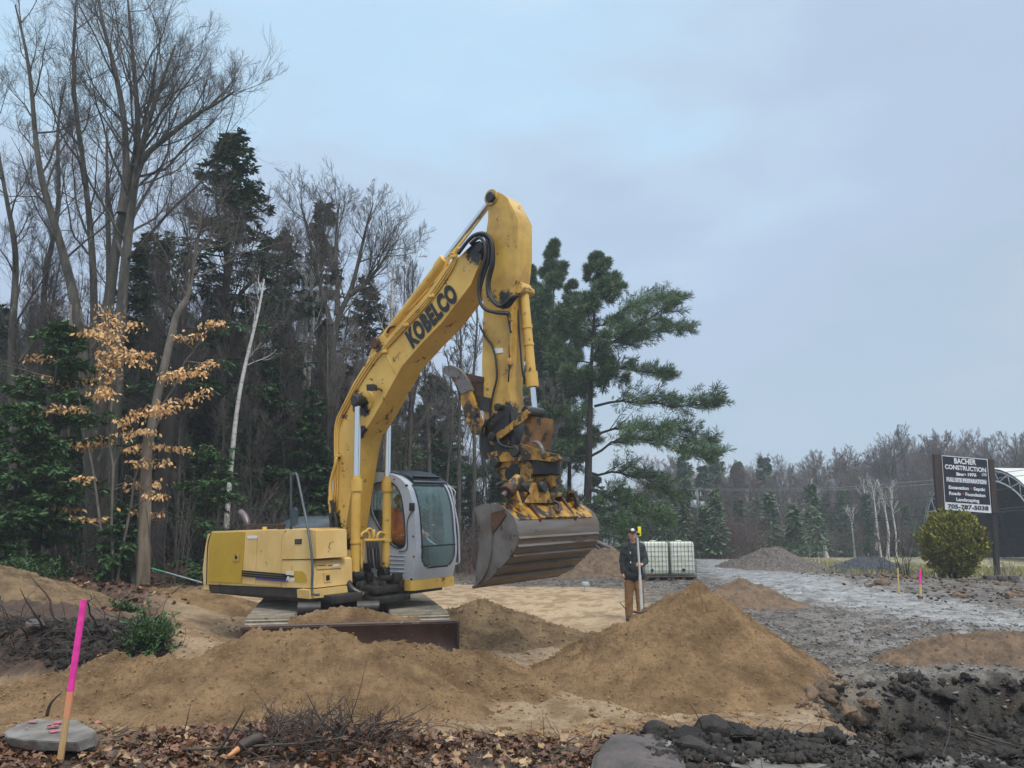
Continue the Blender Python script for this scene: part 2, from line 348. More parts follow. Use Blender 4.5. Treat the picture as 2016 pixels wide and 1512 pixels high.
def ground_mesh():
    nx, ny = 760, 760
    t = np.linspace(0, 1, ny); ys = 2.6*np.power(48/2.6, t)
    ys = np.concatenate([[-6, -2, 0, 1.5], ys, np.linspace(48.4, 140, 240)]); ny = len(ys)
    s = np.linspace(-1.05, 1.05, nx); s = np.concatenate([[-100, -12, -4, -2, -1.5, -1.25], s, [1.25, 1.5, 2, 4, 12, 100]])
    Y = np.repeat(ys[:, None], len(s), 1); X = np.clip(s[None, :]*(np.maximum(Y, 1)+1.5), -150+np.arange(len(s))[None, :]*1e-3, 150+np.arange(len(s))[None, :]*1e-3)
    z = ground_h(X, Y); z = z
    n = len(s); i = np.arange(ny-1)[:, None]*n+np.arange(n-1)[None, :]
    F = np.stack([i, i+1, i+n+1, i+n], -1).reshape(-1, 4)
    cols = ground_cols(X, Y, z)
    o = npmesh('ground', np.stack([X, Y, z], -1), F, M['ground'], smooth=True, cols=cols.reshape(-1, 4))
    meta(o, kind='structure')
ground_mesh()

# ---------------------------------------------------------------- heaps of sand and gravel
def heap(name, label, cat, cx, cy, rx, ry, h, mat, rot=0, skew=(0, 0), cvx=1.0, sharp=1.0, seed=0, rough=1.0, ridge=0, res=170, bites=(), group=None):
    """free standing heap: radial profile with the angle of repose, lumps and runs; the skirt runs below the ground"""
    u = np.linspace(-1.12, 1.12, res); U, Vv = np.meshgrid(u, u)
    c, s = math.cos(rot), math.sin(rot)
    lx = U*rx; ly = Vv*ry; X = cx+lx*c-ly*s; Y = cy+lx*s+ly*c
    wob = 1+.16*fbm(X+seed, Y, .9/max(rx, .6)*1.6, 3, 60+seed)
    q0 = np.clip(1-np.hypot(U, Vv), 0, 1); U = U-skew[0]*q0; Vv = Vv-skew[1]*q0
    ux = np.sign(U)*np.maximum(np.abs(U)-ridge, 0)/(1-ridge) if ridge else U
    r = np.sqrt(ux**2+Vv**2)*wob
    k = np.clip(1-r, -.2, 1)
    k = np.where(k > 0, np.abs(k)**cvx, k)
    prof = np.where(k > 0, (np.sqrt((k*sharp)**2+.03)-.1732)/(math.sqrt(sharp**2+.03)-.1732), k*1.5)
    z = prof*h
    ang = np.arctan2(Vv, U); sc = min(1.0, max(rx, ry))
    runs = fbm(ang*7, r*1.2, 1.5, 3, 90+seed)*.03
    m = np.clip(k*4, 0, 1)
    z = z+m*rough*(fbm(X, Y, 2.2, 3, 70+seed)*.07*sc+fbm(X, Y, 9, 4, 75+seed, .62)*.055*min(sc, 1)+np.maximum(0, fbm(X, Y, 26, 3, 77+seed, .6))*.05+runs*sc)
    for (bxp, byp, br, bd) in bites:
        z = z-bd*np.exp(-((X-bxp)**2+(Y-byp)**2)/br**2)
    base = h0(X, Y)-cutmask(X, Y)*.55
    zz = base+z-.02
    i = np.arange(res-1)[:, None]*res+np.arange(res-1)[None, :]
    F = np.stack([i, i+1, i+res+1, i+res], -1).reshape(-1, 4)
    keep = ((k.ravel()[F] > -.12).any(1)); F = F[keep]
    P = np.stack([X, Y, zz], -1).reshape(-1, 3)
    use = np.unique(F); mp_ = np.zeros(len(P), int); mp_[use] = np.arange(len(use))
    o = npmesh(name, P[use], mp_[F], mat, smooth=True)
    meta(o, label, cat, group)
    return P[use]
HP = {}
def heap_at(px, py, D, **k):   # apex of the heap at that point
    v = W(px, py, D); b = float(h0(np.array([v.x]), np.array([v.y]))[0])
    return v.x, v.y, v.z-b
x, y, h = heap_at(1385, 1143, 9.3)
BIG = heap('sand_heap', 'largest cone of tan sand, in front of the man with the staff', 'sand heap', x-.36, y-.15, 1.78, 1.82, h, M['sand'], seed=1, cvx=.86, sharp=1.35, skew=(.19, .09), res=330, rough=.9)
x, y, h = heap_at(590, 1246, 7.7)
HP2 = heap('sand_heap', 'long tan sand heap in front of the dozer blade', 'sand heap', x-.05, y, 1.95, 1.5, h+.03, M['sand'], rot=.05, seed=2, ridge=.2, res=300)
x, y, h = heap_at(300, 1290, 7.5)
HP3 = heap('sand_heap', 'sand heap with a sliced edge behind the pink stake', 'sand heap', x-.05, y, 1.55, 1.2, h, M['sand'], seed=3, rot=.1, ridge=.15, res=280, bites=((x+.62, y-.2, .16, .2), (x+.66, y-.7, .16, .14), (x+.6, y+.3, .2, .2)))
x, y, h = heap_at(850, 1263, 9.2)
HP4 = heap('sand_heap', 'low sand windrow trailing off right of the dozer blade', 'sand heap', x-.05, y-.35, 1.75, .95, h, M['sand'], rot=-.42, seed=4, ridge=.38, res=260)
x, y, h = heap_at(935, 1176, 12.6)
HP5 = heap('sand_heap', 'grey brown sand heap beside the right track', 'sand heap', x+.1, y, 2.0, 1.9, h, M['sand_grey'], seed=5, sharp=1.2, res=240)
x, y, h = heap_at(1100, 1245, 12.3)
heap('sand_heap', 'small sand heap between the grey heap and the largest cone', 'sand heap', x, y, 1.3, .6, h, M['sand_grey'], seed=6, ridge=.3, res=140)
x, y, h = heap_at(1450, 1137, 16.6)
heap('earth_heap', 'small brown heap beyond the shoulder of the largest cone', 'earth heap', x+.1, y, 1.5, 1.1, h, M['sand_dark'], seed=7, res=150)
x, y, h = heap_at(1905, 1247, 9.2)
heap('earth_heap', 'brown earth heap on top of the dark cut bank at the right', 'earth heap', x+.4, y, 1.75, .75, h, M['sand_dark'], seed=8, ridge=.35, res=220)
x, y, h = heap_at(-40, 1085, 11.8)
heap('sand_heap', 'high sand heap over the roots at the left edge of the photo', 'sand heap', x-.6, y, 3.3, 2.0, h, M['sand_grey'], seed=9, res=240, sharp=1.1)
x, y, h = heap_at(430, 1168, 15.2)
heap('sand_heap', 'low sand heap behind the excavator counterweight', 'sand heap', x, y, 1.6, 1.2, h, M['sand'], seed=10, ridge=.2, res=160)
x, y, h = heap_at(1522, 1074, 33)
heap('gravel_heap', 'brown crushed gravel heap, left of the two by the highway', 'gravel heap', x, y, 2.55, 2.3, h, M['gravel_brown'], seed=11, res=150, rough=1.6, sharp=1.1)
x, y, h = heap_at(1712, 1094, 31)
heap('gravel_heap', 'dark blue grey gravel heap, right of the two by the highway', 'gravel heap', x-.1, y, 1.95, 1.8, h, M['gravel_blue'], seed=12, res=150, rough=1.6, ridge=.12, sharp=1.1)

# ---------------------------------------------------------------- scattered stones, clods and leaves (uncountable)
def rocks_np(P, S, rng, flat=.7, kind='ico'):
    """angular stones: distorted icosahedra, P (N,3), S (N,)"""
    if kind == 'box':
        iv = np.array([(x, y, z) for z in (-.8, .8) for y in (-.8, .8) for x in (-.8, .8)])
        fc = np.array([(0, 2, 3), (0, 3, 1), (4, 5, 7), (4, 7, 6), (0, 1, 5), (0, 5, 4), (2, 6, 7), (2, 7, 3), (0, 4, 6), (0, 6, 2), (1, 3, 7), (1, 7, 5)])
        n = len(P); v = iv[None]*rng.uniform(.35, 1.25, (n, 8, 3))*np.stack([rng.uniform(.7, 1.4, n), rng.uniform(.6, 1.1, n), rng.uniform(.4, .9, n)*flat], -1)[:, None, :]
        q = rng.uniform(0, 2*np.pi, n); c, s = np.cos(q), np.sin(q); x = v[..., 0]*c[:, None]-v[..., 1]*s[:, None]; y = v[..., 0]*s[:, None]+v[..., 1]*c[:, None]; z = v[..., 2]+x*rng.uniform(-.5, .5, n)[:, None]
        V = np.stack([x, y, z], -1)*S[:, None, None]*.5+P[:, None, :]; return V.reshape(-1, 3), (fc[None]+(np.arange(n)*8)[:, None, None]).reshape(-1, 3)
    t = (1+5**.5)/2
    iv = np.array([(-1, t, 0), (1, t, 0), (-1, -t, 0), (1, -t, 0), (0, -1, t), (0, 1, t), (0, -1, -t), (0, 1, -t), (t, 0, -1), (t, 0, 1), (-t, 0, -1), (-t, 0, 1)])/1.9
    fc = np.array([(0, 11, 5), (0, 5, 1), (0, 1, 7), (0, 7, 10), (0, 10, 11), (1, 5, 9), (5, 11, 4), (11, 10, 2), (10, 7, 6), (7, 1, 8), (3, 9, 4), (3, 4, 2), (3, 2, 6), (3, 6, 8), (3, 8, 9), (4, 9, 5), (2, 4, 11), (6, 2, 10), (8, 6, 7), (9, 8, 1)])
    n = len(P); v = iv[None]*(1+rng.uniform(-.5, .45, (n, 12, 1)))*np.stack([rng.uniform(.7, 1.3, n), rng.uniform(.6, 1.1, n), rng.uniform(.5, .9, n)*flat], -1)[:, None, :]
    q = rng.uniform(0, 2*np.pi, n); c, s = np.cos(q), np.sin(q)
    x = v[..., 0]*c[:, None]-v[..., 1]*s[:, None]; y = v[..., 0]*s[:, None]+v[..., 1]*c[:, None]
    tl = rng.uniform(-.4, .4, n)[:, None]; z = v[..., 2]+x*tl
    V = np.stack([x, y, z], -1)*S[:, None, None]*.5+P[:, None, :]
    F = fc[None]+(np.arange(n)*12)[:, None, None]
    return V.reshape(-1, 3), F.reshape(-1, 3)
def scatter(name, n, region, smin, smax, mat, seed, weight=None, flat=.7, emb=.2, pw=2.0):
    rng = np.random.default_rng(seed)
    x0, x1, y0, y1 = region
    Y = y0*np.power(y1/y0, rng.random(n)); X = rng.uniform(x0, x1, n)*(Y/y1 if False else 1)
    if weight is not None:
        wgt = weight(X, Y); k = rng.random(n) < wgt; X, Y = X[k], Y[k]
    S = smin+(smax-smin)*rng.random(len(X))**pw
    Zv = ground_h(X, Y)+S*(.5*flat*.5-emb*.5)
    V, F = rocks_np(np.stack([X, Y, Zv], -1), S, rng, flat, 'box' if mat == M['stone'] else 'ico')
    return meta(npmesh(name, V, F, mat), kind='stuff')
scatter('rubble', 60000, (2.4, 16, 5.8, 26), .012, .075, M['stone'], 1, lambda X, Y: zones(X, Y)[3]*(1-.8*np.clip(zones(X, Y)[4], 0, 1))*np.clip(1.3-np.abs(Y-9.5)*.12, .06, 1)*(1-.7*zones(X, Y)[6]), pw=3)
scatter('rubble', 6000, (-4, 6, 21, 34), .03, .12, M['stone'], 2, lambda X, Y: zones(X, Y)[3]*(1-np.clip(zones(X, Y)[4], 0, 1)), pw=3)
scatter('mud_clods', 26000, (.6, 5.2, 4.2, 6.0), .006, .04, M['clod'], 3, lambda X, Y: zones(X, Y)[1], flat=.9, pw=4)
scatter('mud_clods', 12000, (2.6, 7.0, 5.8, 8.6), .008, .05, M['clod'], 4, lambda X, Y: zones(X, Y)[6]*.8, flat=.9, pw=3)
scatter('mud_clods', 6000, (8, 24, 17, 30), .02, .13, M['clod'], 14, lambda X, Y: zones(X, Y)[3]*(1-np.clip(zones(X, Y)[4]*1.5, 0, 1))*.7, flat=.8, pw=3)
scatter('sand_clods', 9000, (-5, 3.4, 5.5, 14), .01, .06, M['sandclod'], 5, lambda X, Y: np.clip(1-sum(zones(X, Y)[:4]), 0, 1)*.8, flat=.9, pw=3)
def heap_clods(P, n, seed, mat, smin=.008, smax=.05):
    rng = np.random.default_rng(seed); k = rng.integers(0, len(P), n); S = smin+(smax-smin)*rng.random(n)**3
    V, F = rocks_np(P[k]+rng.normal(0, .01, (n, 3))+np.array([0, 0, .004]), S, rng, .9)
    return meta(npmesh('sand_clods', V, F, mat), kind='stuff')
heap_clods(BIG, 7000, 1, M['sandclod'], .005, .026)
heap_clods(HP2, 5000, 2, M['sandclod'], .004, .03); heap_clods(HP3, 5000, 3, M['sandclod'], .004, .03); heap_clods(HP4, 4000, 4, M['sandclod'], .006, .04); heap_clods(HP5, 5000, 5, M['sandclod'], .01, .05)
def lumps(name, P, S, mat, seed, flat=.8):
    """crumbly lumps: subdivided spheres broken up by noise at two scales"""
    rng = np.random.default_rng(seed); bm = bmesh.new(); bmesh.ops.create_icosphere(bm, subdivisions=3, radius=.5); v0 = np.array([v.co[:] for v in bm.verts]); f0 = np.array([[v.index for v in f.verts] for f in bm.faces]); bm.free()
    VV = []; FF = []; n0 = 0
    for p, s in zip(P, S):
        o = rng.uniform(0, 50, 3); k = 1+.8*fbm(v0[:, 0]*1.0+o[0]+v0[:, 2]*.8, v0[:, 1]+o[1]-v0[:, 2]*.6, 2.2, 2, 3)+1.0*fbm(v0[:, 0]+o[2]+v0[:, 2]*.9, v0[:, 1]+o[0]+v0[:, 2]*.5, 7, 3, 7, .65)
        v = v0*k[:, None]*np.array([rng.uniform(.7, 1.3), rng.uniform(.7, 1.2), flat*rng.uniform(.6, 1.1)])*s; a = rng.uniform(0, 6.28); c, d = math.cos(a), math.sin(a)
        v = np.stack([v[:, 0]*c-v[:, 1]*d, v[:, 0]*d+v[:, 1]*c, v[:, 2]], -1)+p; VV.append(v); FF.append(f0+n0); n0 += len(v)
    return meta(npmesh(name, np.concatenate(VV), np.concatenate(FF), mat), kind='stuff')
_r = np.random.default_rng(5); n = 420; X = _r.uniform(.85, 4.8, n); Y = _r.uniform(4.5, 5.75, n); S = .02+.10*_r.random(n)**3; lumps('mud_lumps', np.stack([X, Y, ground_h(X, Y)+S*.12], -1), S, M['clod'], 1)
n = 800; X = _r.uniform(2.9, 6.2, n); Y = _r.uniform(6.8, 8.2, n); S = .03+.15*_r.random(n)**3; lumps('mud_lumps', np.stack([X, Y, ground_h(X, Y)-S*.05], -1), S, M['clod'], 2, 1.0)
n = 120; X = _r.uniform(2.6, 3.6, n); Y = _r.uniform(7.2, 10.5, n); S = .04+.2*_r.random(n)**2.5; lumps('earth_lumps', np.stack([X, Y, ground_h(X, Y)], -1), S, M['sand_dark'], 3, .9)
n = 160; X = _r.uniform(8.5, 20, n); Y = _r.uniform(18, 27, n); k = zones(X, Y)[4] < .35; X, Y = X[k], Y[k]; S = .08+.3*_r.random(len(X))**2.5; lumps('earth_lumps', np.stack([X, Y, ground_h(X, Y)], -1), S, M['sand_dark'], 4, .7)
n = 90; X = _r.uniform(-4.5, 2.5, n); Y = _r.uniform(5.8, 7.5, n); S = .02+.07*_r.random(n)**2.5; lumps('sand_lumps', np.stack([X, Y, ground_h(X, Y)], -1), S, M['sandclod'], 5)

def leaves_np(P, S, rng, tilt=.5, long=1.0):
    """curled leaves: 6-point lobed outline folded about the midrib"""
    o = np.array([(0, -1, 0), (.45, -.45, .12), (.95, -.1, .22), (.42, .2, .1), (.4, .75, .18), (0, 1.1, .05), (-.4, .75, .18), (-.42, .2, .1), (-.95, -.1, .22), (-.45, -.45, .12), (0, 0, 0)])
    fc = np.array([(10, 0, 1), (10, 1, 2), (10, 2, 3), (10, 3, 4), (10, 4, 5), (10, 5, 6), (10, 6, 7), (10, 7, 8), (10, 8, 9), (10, 9, 0)])
    n = len(P); v = np.repeat(o[None], n, 0)*np.array([1/long**.5, long**.5, 1]); v[:, :, 2] *= rng.uniform(-1.5, 2.5, (n, 1)); v = v+rng.normal(0, .07, v.shape)
    v = v*S[:, None, None]*.5
    a = rng.normal(0, tilt, n); b = rng.normal(0, tilt, n); g = rng.uniform(0, 6.28, n)
    def rx(v, a, i, j):
        c, s = np.cos(a)[:, None], np.sin(a)[:, None]; w_ = v.copy(); w_[..., i] = v[..., i]*c-v[..., j]*s; w_[..., j] = v[..., i]*s+v[..., j]*c; return w_
    v = rx(rx(rx(v, a, 1, 2), b, 0, 2), g, 0, 1)
    V = v+P[:, None, :]; F = fc[None]+(np.arange(n)*11)[:, None, None]
    return V.reshape(-1, 3), F.reshape(-1, 3)
def litter(n, reg, s0, s1, mat, seed, wf, lift=.02, tilt=.5):
    rng = np.random.default_rng(seed); X = rng.uniform(reg[0], reg[1], n); Y = rng.uniform(reg[2], reg[3], n)
    k = rng.random(n) < wf(X, Y); X, Y = X[k], Y[k]
    P = np.stack([X, Y, ground_h(X, Y)+rng.uniform(0, lift, len(X))], -1)
    V, F = leaves_np(P, rng.uniform(s0, s1, len(X)), rng, tilt)
    return meta(npmesh('leaf_litter', V, F, mat), kind='stuff')
litter(22000, (-4.2, 1.3, 4.0, 6.0), .022, .075, M['deadleaf'], 21, lambda X, Y: zones(X, Y)[0]*np.clip(.6+fbm(X, Y, 1.5, 2, 5)*1.2, .1, 1), .035)
litter(1500, (-4.2, 1.3, 4.0, 6.0), .03, .085, M['deadleaf_pale'], 22, lambda X, Y: zones(X, Y)[0]*.6, .05)
litter(9000, (-16, -2.5, 11, 24), .08, .15, M['deadleaf'], 23, lambda X, Y: zones(X, Y)[2]*.7, .05)
litter(900, (-14, -2.5, 11, 21), .08, .15, M['deadleaf_pale'], 24, lambda X, Y: zones(X, Y)[2]*.5, .05)
# ---------------------------------------------------------------- machine materials
ST_BOOM = []; ST_ARM = []
MO = Vector((-2.7, 12.4, 0)); MROT = (R(1.5), 0, R(-38))
exc = thing('excavator', 'yellow tracked excavator with grey cab, raised boom, wide ditching bucket and dozer blade', 'excavator', MO, MROT)
MM = Matrix.Translation(MO) @ Matrix.Rotation(MROT[2], 4, 'Z') @ Matrix.Rotation(MROT[0], 4, 'X'); MI = MM.inverted()
def ray(px, py):
    a = MI @ Vector((0, 0, CAMZ)); b = MI @ W(px, py, 10); return a, b-a
def my(px, py, y): a, d = ray(px, py); return a+d*((y-a.y)/d.y)
def mxx(px, py, x): a, d = ray(px, py); return a+d*((x-a.x)/d.x)
def YB(px, py): return tuple(my(px, py, -.36))
ST_BOOM = [(YB(655, 1040), .42), (YB(664, 1078), .40), (YB(706, 790), .24), (YB(715, 800), .26), (YB(940, 490), .34), (YB(952, 480), .3), (YB(745, 680), .2), (YB(800, 742), .12), (YB(712, 850), .16), (tuple(my(700, 1125, 0)), .3), (tuple(my(750, 1130, .1)), .35), (YB(690, 1150), .45)]
ST_ARM = [(YB(985, 850), .5), (YB(1000, 820), .35), (YB(990, 590), .22), (YB(1030, 700), .1), (YB(955, 850), .3), (YB(1040, 850), .35), (tuple(my(1010, 900, -.2)), .5), (tuple(my(960, 900, -.3)), .45), (YB(955, 520), .1), (YB(968, 390), .09), (tuple(my(1090, 920, -.2)), .3)]
dirty = dict(c3=(.20, .115, .035), s3=6, t3=.64, sharp3=.03)
M['yel'] = mk('faded_yellow_paint', (.76, .53, .21), (.66, .43, .145), 2.2, .45, rvar=.1, c3=(.16, .09, .04), s3=5.5, t3=.63, sharp3=.03, coat=.1, stains=[(YB(640, 1085), .2), (YB(686, 1150), .25)])
M['yel_boom'] = mk('yellow_boom_paint', (.70, .44, .095), (.58, .335, .06), 2.0, .45, c3=(.12, .06, .025), s3=5, t3=.60, sharp3=.03, rvar=.1, coat=.1, stains=ST_BOOM)
M['yel_arm'] = mk('worn_yellow_arm_paint', (.66, .40, .075), (.45, .25, .045), 2.6, .45, c3=(.09, .045, .02), s3=4, t3=.59, rvar=.1, coat=.1, stains=ST_ARM)
M['mustard'] = mk('mustard_door_paint', (.52, .33, .025), (.46, .29, .025), 2, .4, bump=.15, bscale=60)
M['yel_worn'] = mk('chipped_yellow_steel', (.50, .27, .03), (.22, .10, .018), 7, .5, c3=(.03, .02, .016), s3=6, t3=.49, sharp3=.05, bump=.3, bscale=25)
M['steel_black'] = mk('greasy_black_steel', (.012, .011, .010), (.035, .028, .022), 6, .4, bump=.3, bscale=20, rvar=.15)
M['frame_black'] = mk('black_frame_paint', (.018, .018, .02), (.05, .04, .03), 5, .5, rvar=.1)
M['link_brown'] = mk('rusty_yellow_steel', (.26, .125, .03), (.13, .06, .025), 6, .5, c3=(.03, .02, .016), s3=5, t3=.52, bump=.3)
M['rust'] = mk('rusty_brown_steel', (.11, .05, .028), (.05, .028, .02), 6, .6, metal=.2, c3=(.16, .11, .07), s3=7, t3=.6, bump=.3)
M['blade'] = mk('dark_red_brown_blade', (.045, .022, .018), (.075, .04, .028), 4, .5, c3=(.16, .12, .085), s3=5, t3=.6, bump=.3)
M['bucket'] = mk('worn_grey_bucket_steel', (.20, .18, .165), (.16, .115, .078), 3.0, .45, metal=.35, c3=(.07, .045, .03), s3=4, t3=.58, rvar=.12, bump=.15, stretch=(1.6, .35, 3))
M['bucket_side'] = mk('worn_bucket_side_steel', (.18, .165, .155), (.12, .10, .085), 4, .5, metal=.3, c3=(.07, .035, .022), s3=5, t3=.56, rvar=.12, bump=.15)
M['chrome'] = mk('chrome_rod', (.75, .76, .78), rough=.12, metal=1)
M['silver'] = mk('grey_cab_paint', (.46, .48, .52), (.39, .41, .45), 2.5, .4, c3=(.08, .06, .05), s3=7, t3=.70, coat=.15, rvar=.08)
M['roof'] = mk('dark_blue_roof', (.018, .028, .045), (.03, .04, .06), 3, .3)
M['rubber'] = mk('black_rubber', (.012, .012, .013), (.025, .024, .023), 8, .5)
M['grey_tube'] = mk('dark_grey_tube', (.085, .105, .12), (.06, .07, .08), 6, .45)
M['shoe'] = mk('sand_caked_track_steel', (.40, .345, .265), (.26, .215, .16), 5, .7, c3=(.07, .055, .045), s3=11, t3=.6, bump=.5, bscale=30)
M['decal_hole_black'] = mk('black_lettering_and_holes', (.008, .008, .009), rough=.4)
M['decal_blue'] = mk('blue_stripe', (.05, .045, .25), rough=.4)
M['decal_white'] = mk('white_lettering', (.75, .74, .70), rough=.5)
M['hood_dark'] = mk('blue_grey_plastic_hood', (.035, .055, .075), (.06, .08, .095), 4, .35, rvar=.1)
M['interior'] = mk('dark_cab_interior', (.03, .032, .035), rough=.8)
M['exhaust'] = mk('exhaust_steel', (.16, .13, .13), (.10, .08, .08), 5, .4, metal=.6)
def glass(name, tint, tr, haze, rough=.05):
    m = bpy.data.materials.new(name); m.use_nodes = True; N, L = m.node_tree.nodes, m.node_tree.links; N.clear()
    o = N.new('ShaderNodeOutputMaterial'); t = N.new('ShaderNodeBsdfTransparent'); t.inputs[0].default_value = (*tr, 1)
    d = N.new('ShaderNodeBsdfDiffuse'); d.inputs[0].default_value = (*tint, 1)
    g = N.new('ShaderNodeBsdfGlossy'); g.inputs[1].default_value = rough; g.inputs[0].default_value = (.8, .95, .95, 1)
    n = N.new('ShaderNodeTexNoise'); n.inputs['Scale'].default_value = 3; n.inputs['Detail'].default_value = 6
    r = N.new('ShaderNodeMapRange'); r.inputs[1].default_value = .3; r.inputs[2].default_value = .7; r.inputs[3].default_value = haze*.6; r.inputs[4].default_value = haze*1.4
    tc = N.new('ShaderNodeTexCoord'); L.new(tc.outputs['Object'], n.inputs[0]); L.new(n.outputs[0], r.inputs[0])
    a = N.new('ShaderNodeMixShader'); L.new(r.outputs[0], a.inputs[0]); L.new(t.outputs[0], a.inputs[1]); L.new(d.outputs[0], a.inputs[2])
    lw_ = N.new('ShaderNodeLayerWeight'); lw_.inputs[0].default_value = .5; pw_n = N.new('ShaderNodeMath'); pw_n.operation = 'POWER'; pw_n.inputs[1].default_value = 3.5; L.new(lw_.outputs['Facing'], pw_n.inputs[0]); f = N.new('ShaderNodeMath'); f.operation = 'MULTIPLY_ADD'; f.inputs[1].default_value = .7; f.inputs[2].default_value = .05; L.new(pw_n.outputs[0], f.inputs[0])
    b = N.new('ShaderNodeMixShader'); L.new(f.outputs[0], b.inputs[0]); L.new(a.outputs[0], b.inputs[1]); L.new(g.outputs[0], b.inputs[2]); L.new(b.outputs[0], o.inputs[0])
    return m
M['windshield'] = glass('hazy_sky_windscreen', (.26, .36, .35), (.80, .95, .92), .22, .1)  # milky diffuse part: fogged glass, with the sky's reflection put into the tint
M['sideglass'] = glass('side_glass', (.10, .14, .14), (.97, 1, .99), .02)

# helpers in the machine frame: outline drawn on a plane y = y0, thickness to y1
def pl(name, px, y0, y1, mat, parent=exc, bevel=.012, seg=2, smooth=35):
    bm = bmesh.new(); a = [my(x, y, y0) for x, y in px]; b = [Vector((p.x, y1, p.z)) for p in a]
    prism(bm, a, b); return bmobj(name, bm, mat, parent, smooth, bevel, seg)
def plx(name, px, x0, x1, mat, parent=exc, bevel=.01, seg=2):
    bm = bmesh.new(); a = [mxx(x, y, x0) for x, y in px]; b = [Vector((x1, p.y, p.z)) for p in a]
    prism(bm, a, b); return bmobj(name, bm, mat, parent, 35, bevel, seg)
def mbox(name, c, s, mat, parent=exc, bevel=.012, rot=None):
    bm = bmesh.new(); bx(bm, c, s, rot); return bmobj(name, bm, mat, parent, 35, bevel)
def tb(name, pts, r, mat, parent=exc, n=8, sm=5):
    bm = bmesh.new(); tube(bm, pts, r, n, 0, sm); return bmobj(name, bm, mat, parent)
def cy(name, a, b, r, mat, parent=exc, n=24, bevel=0, r1=None):
    bm = bmesh.new(); cyl(bm, a, b, r, r1, n); return bmobj(name, bm, mat, parent, 40, bevel, 1)
def font_mesh(body, bold=0.0, extr=.002, shear=0, spacing=1.0):
    fc = bpy.data.curves.new('f', 'FONT'); fc.body = body; fc.size = 1; fc.offset = bold; fc.extrude = 0; fc.shear = shear; fc.space_character = spacing; fc.resolution_u = 4
    o = bpy.data.objects.new('f', fc); C.objects.link(o); dg = bpy.context.evaluated_depsgraph_get(); dg.update()
    me = bpy.data.meshes.new_from_object(o.evaluated_get(dg)); bpy.data.objects.remove(o); bpy.data.curves.remove(fc)
    return me
def text_on(name, body, P0, PU, PV, mat, parent, bold=0.0, shear=0, lift=None, spacing=1.0, height=None):
    """text stretched so that its box spans P0-PU (baseline) and P0-PV (cap height)"""
    me = font_mesh(body, bold, 0, shear, spacing); P0, PU, PV = Vector(P0), Vector(PU), Vector(PV)
    co = np.array([v.co[:] for v in me.vertices]); x0, x1 = co[:, 0].min(), co[:, 0].max()
    cap = .69+bold if height is None else height
    nrm = (PU-P0).cross(PV-P0).normalized()*(lift if lift is not None else .004)
    for v in me.vertices: v.co = P0+(PU-P0)*((v.co.x-x0)/(x1-x0))+(PV-P0)*(v.co.y/cap)+nrm
    me.materials.clear(); me.materials.append(mat); me.name = name
    o = bpy.data.objects.new(name, me); C.objects.link(o); o.parent = parent
    return o
# ---------------------------------------------------------------- undercarriage
CA = R(-76.7); CO = Vector((-2.62, 12.4, 0)); MC = MI @ (Matrix.Translation(CO) @ Matrix.Rotation(CA, 4, 'Z'))
def chobj(name, bm, mat, parent=exc, smooth=35, bevel=0):
    bmesh.ops.transform(bm, matrix=MC, verts=bm.verts); return bmobj(name, bm, mat, parent, smooth, bevel)
def track_path(s, Lh=1.5, r=.40):
    P = 4*Lh+2*math.pi*r; d = (s % 1)*P
    if d < 2*Lh: return Vector((-Lh+d, 0, 2*r)), 0
    d -= 2*Lh
    if d < math.pi*r: a = d/r; return Vector((Lh+math.sin(a)*r, 0, r+math.cos(a)*r)), a
    d -= math.pi*r
    if d < 2*Lh: return Vector((Lh-d, 0, 0)), math.pi
    d -= 2*Lh; a = d/r; return Vector((-Lh-math.sin(a)*r, 0, r-math.cos(a)*r)), math.pi+a
rs = random.Random(4)
for yy in (-.90, 1.0):
    bm = bmesh.new(); ns = 46
    for k in range(ns):
        p, a = track_path((k+.5)/ns); q = Matrix.Rotation(a, 3, 'Y')
        c = Vector((p.x, yy, p.z+.03))
        j = rs.uniform(-.004, .004)
        bx(bm, c+q@Vector((0, 0, .03+j)), (.166, .80, .022), q)
        for g in (-.07, 0, .07): bx(bm, c+q@Vector((g, 0, .055+j)), (.016, .79, .034), q)
    tr = chobj('track', bm, M['shoe'])
    bm = bmesh.new()
    for k in range(ns):
        p, a = track_path((k+.5)/ns, 1.5, .36); q = Matrix.Rotation(a, 3, 'Y'); bx(bm, Vector((p.x, yy, p.z+.07))+q@Vector((0, 0, 0)), (.17, .22, .06), q)
    chobj('chain', bm, M['steel_black'], tr)
    for xx, nm in ((1.5, 'idler'), (-1.5, 'sprocket')):
        bm = bmesh.new(); cyl(bm, (xx, yy-.1, .43), (xx, yy+.1, .43), .33, n=28); cyl(bm, (xx, yy-.16, .43), (xx, yy+.16, .43), .12, n=16); chobj(nm, bm, M['frame_black'], tr, 40, .01)
    bm = bmesh.new(); bx(bm, (0, yy, .42), (2.7, .3, .3))
    for k in range(6): cyl(bm, (-1.1+k*.44, yy-.15, .2), (-1.1+k*.44, yy+.15, .2), .11, n=14)
    chobj('roller_frame', bm, M['frame_black'], tr, 40)
bm = bmesh.new(); bx(bm, (0, 0, .62), (1.3, 1.5, .28)); cyl(bm, (0, 0, .7), (0, 0, 1.02), .62, n=40)
for sx_ in (-1, 1):
    for sy in (-1, 1): bx(bm, (sx_*.75, sy*.75, .55), (.7, .5, .22), Matrix.Rotation(sx_*sy*.6, 3, 'Z'))
bx(bm, (1.0, 0, .62), (.9, 1.0, .3))
chobj('undercarriage_frame', bm, M['frame_black'], exc, 35, .015)
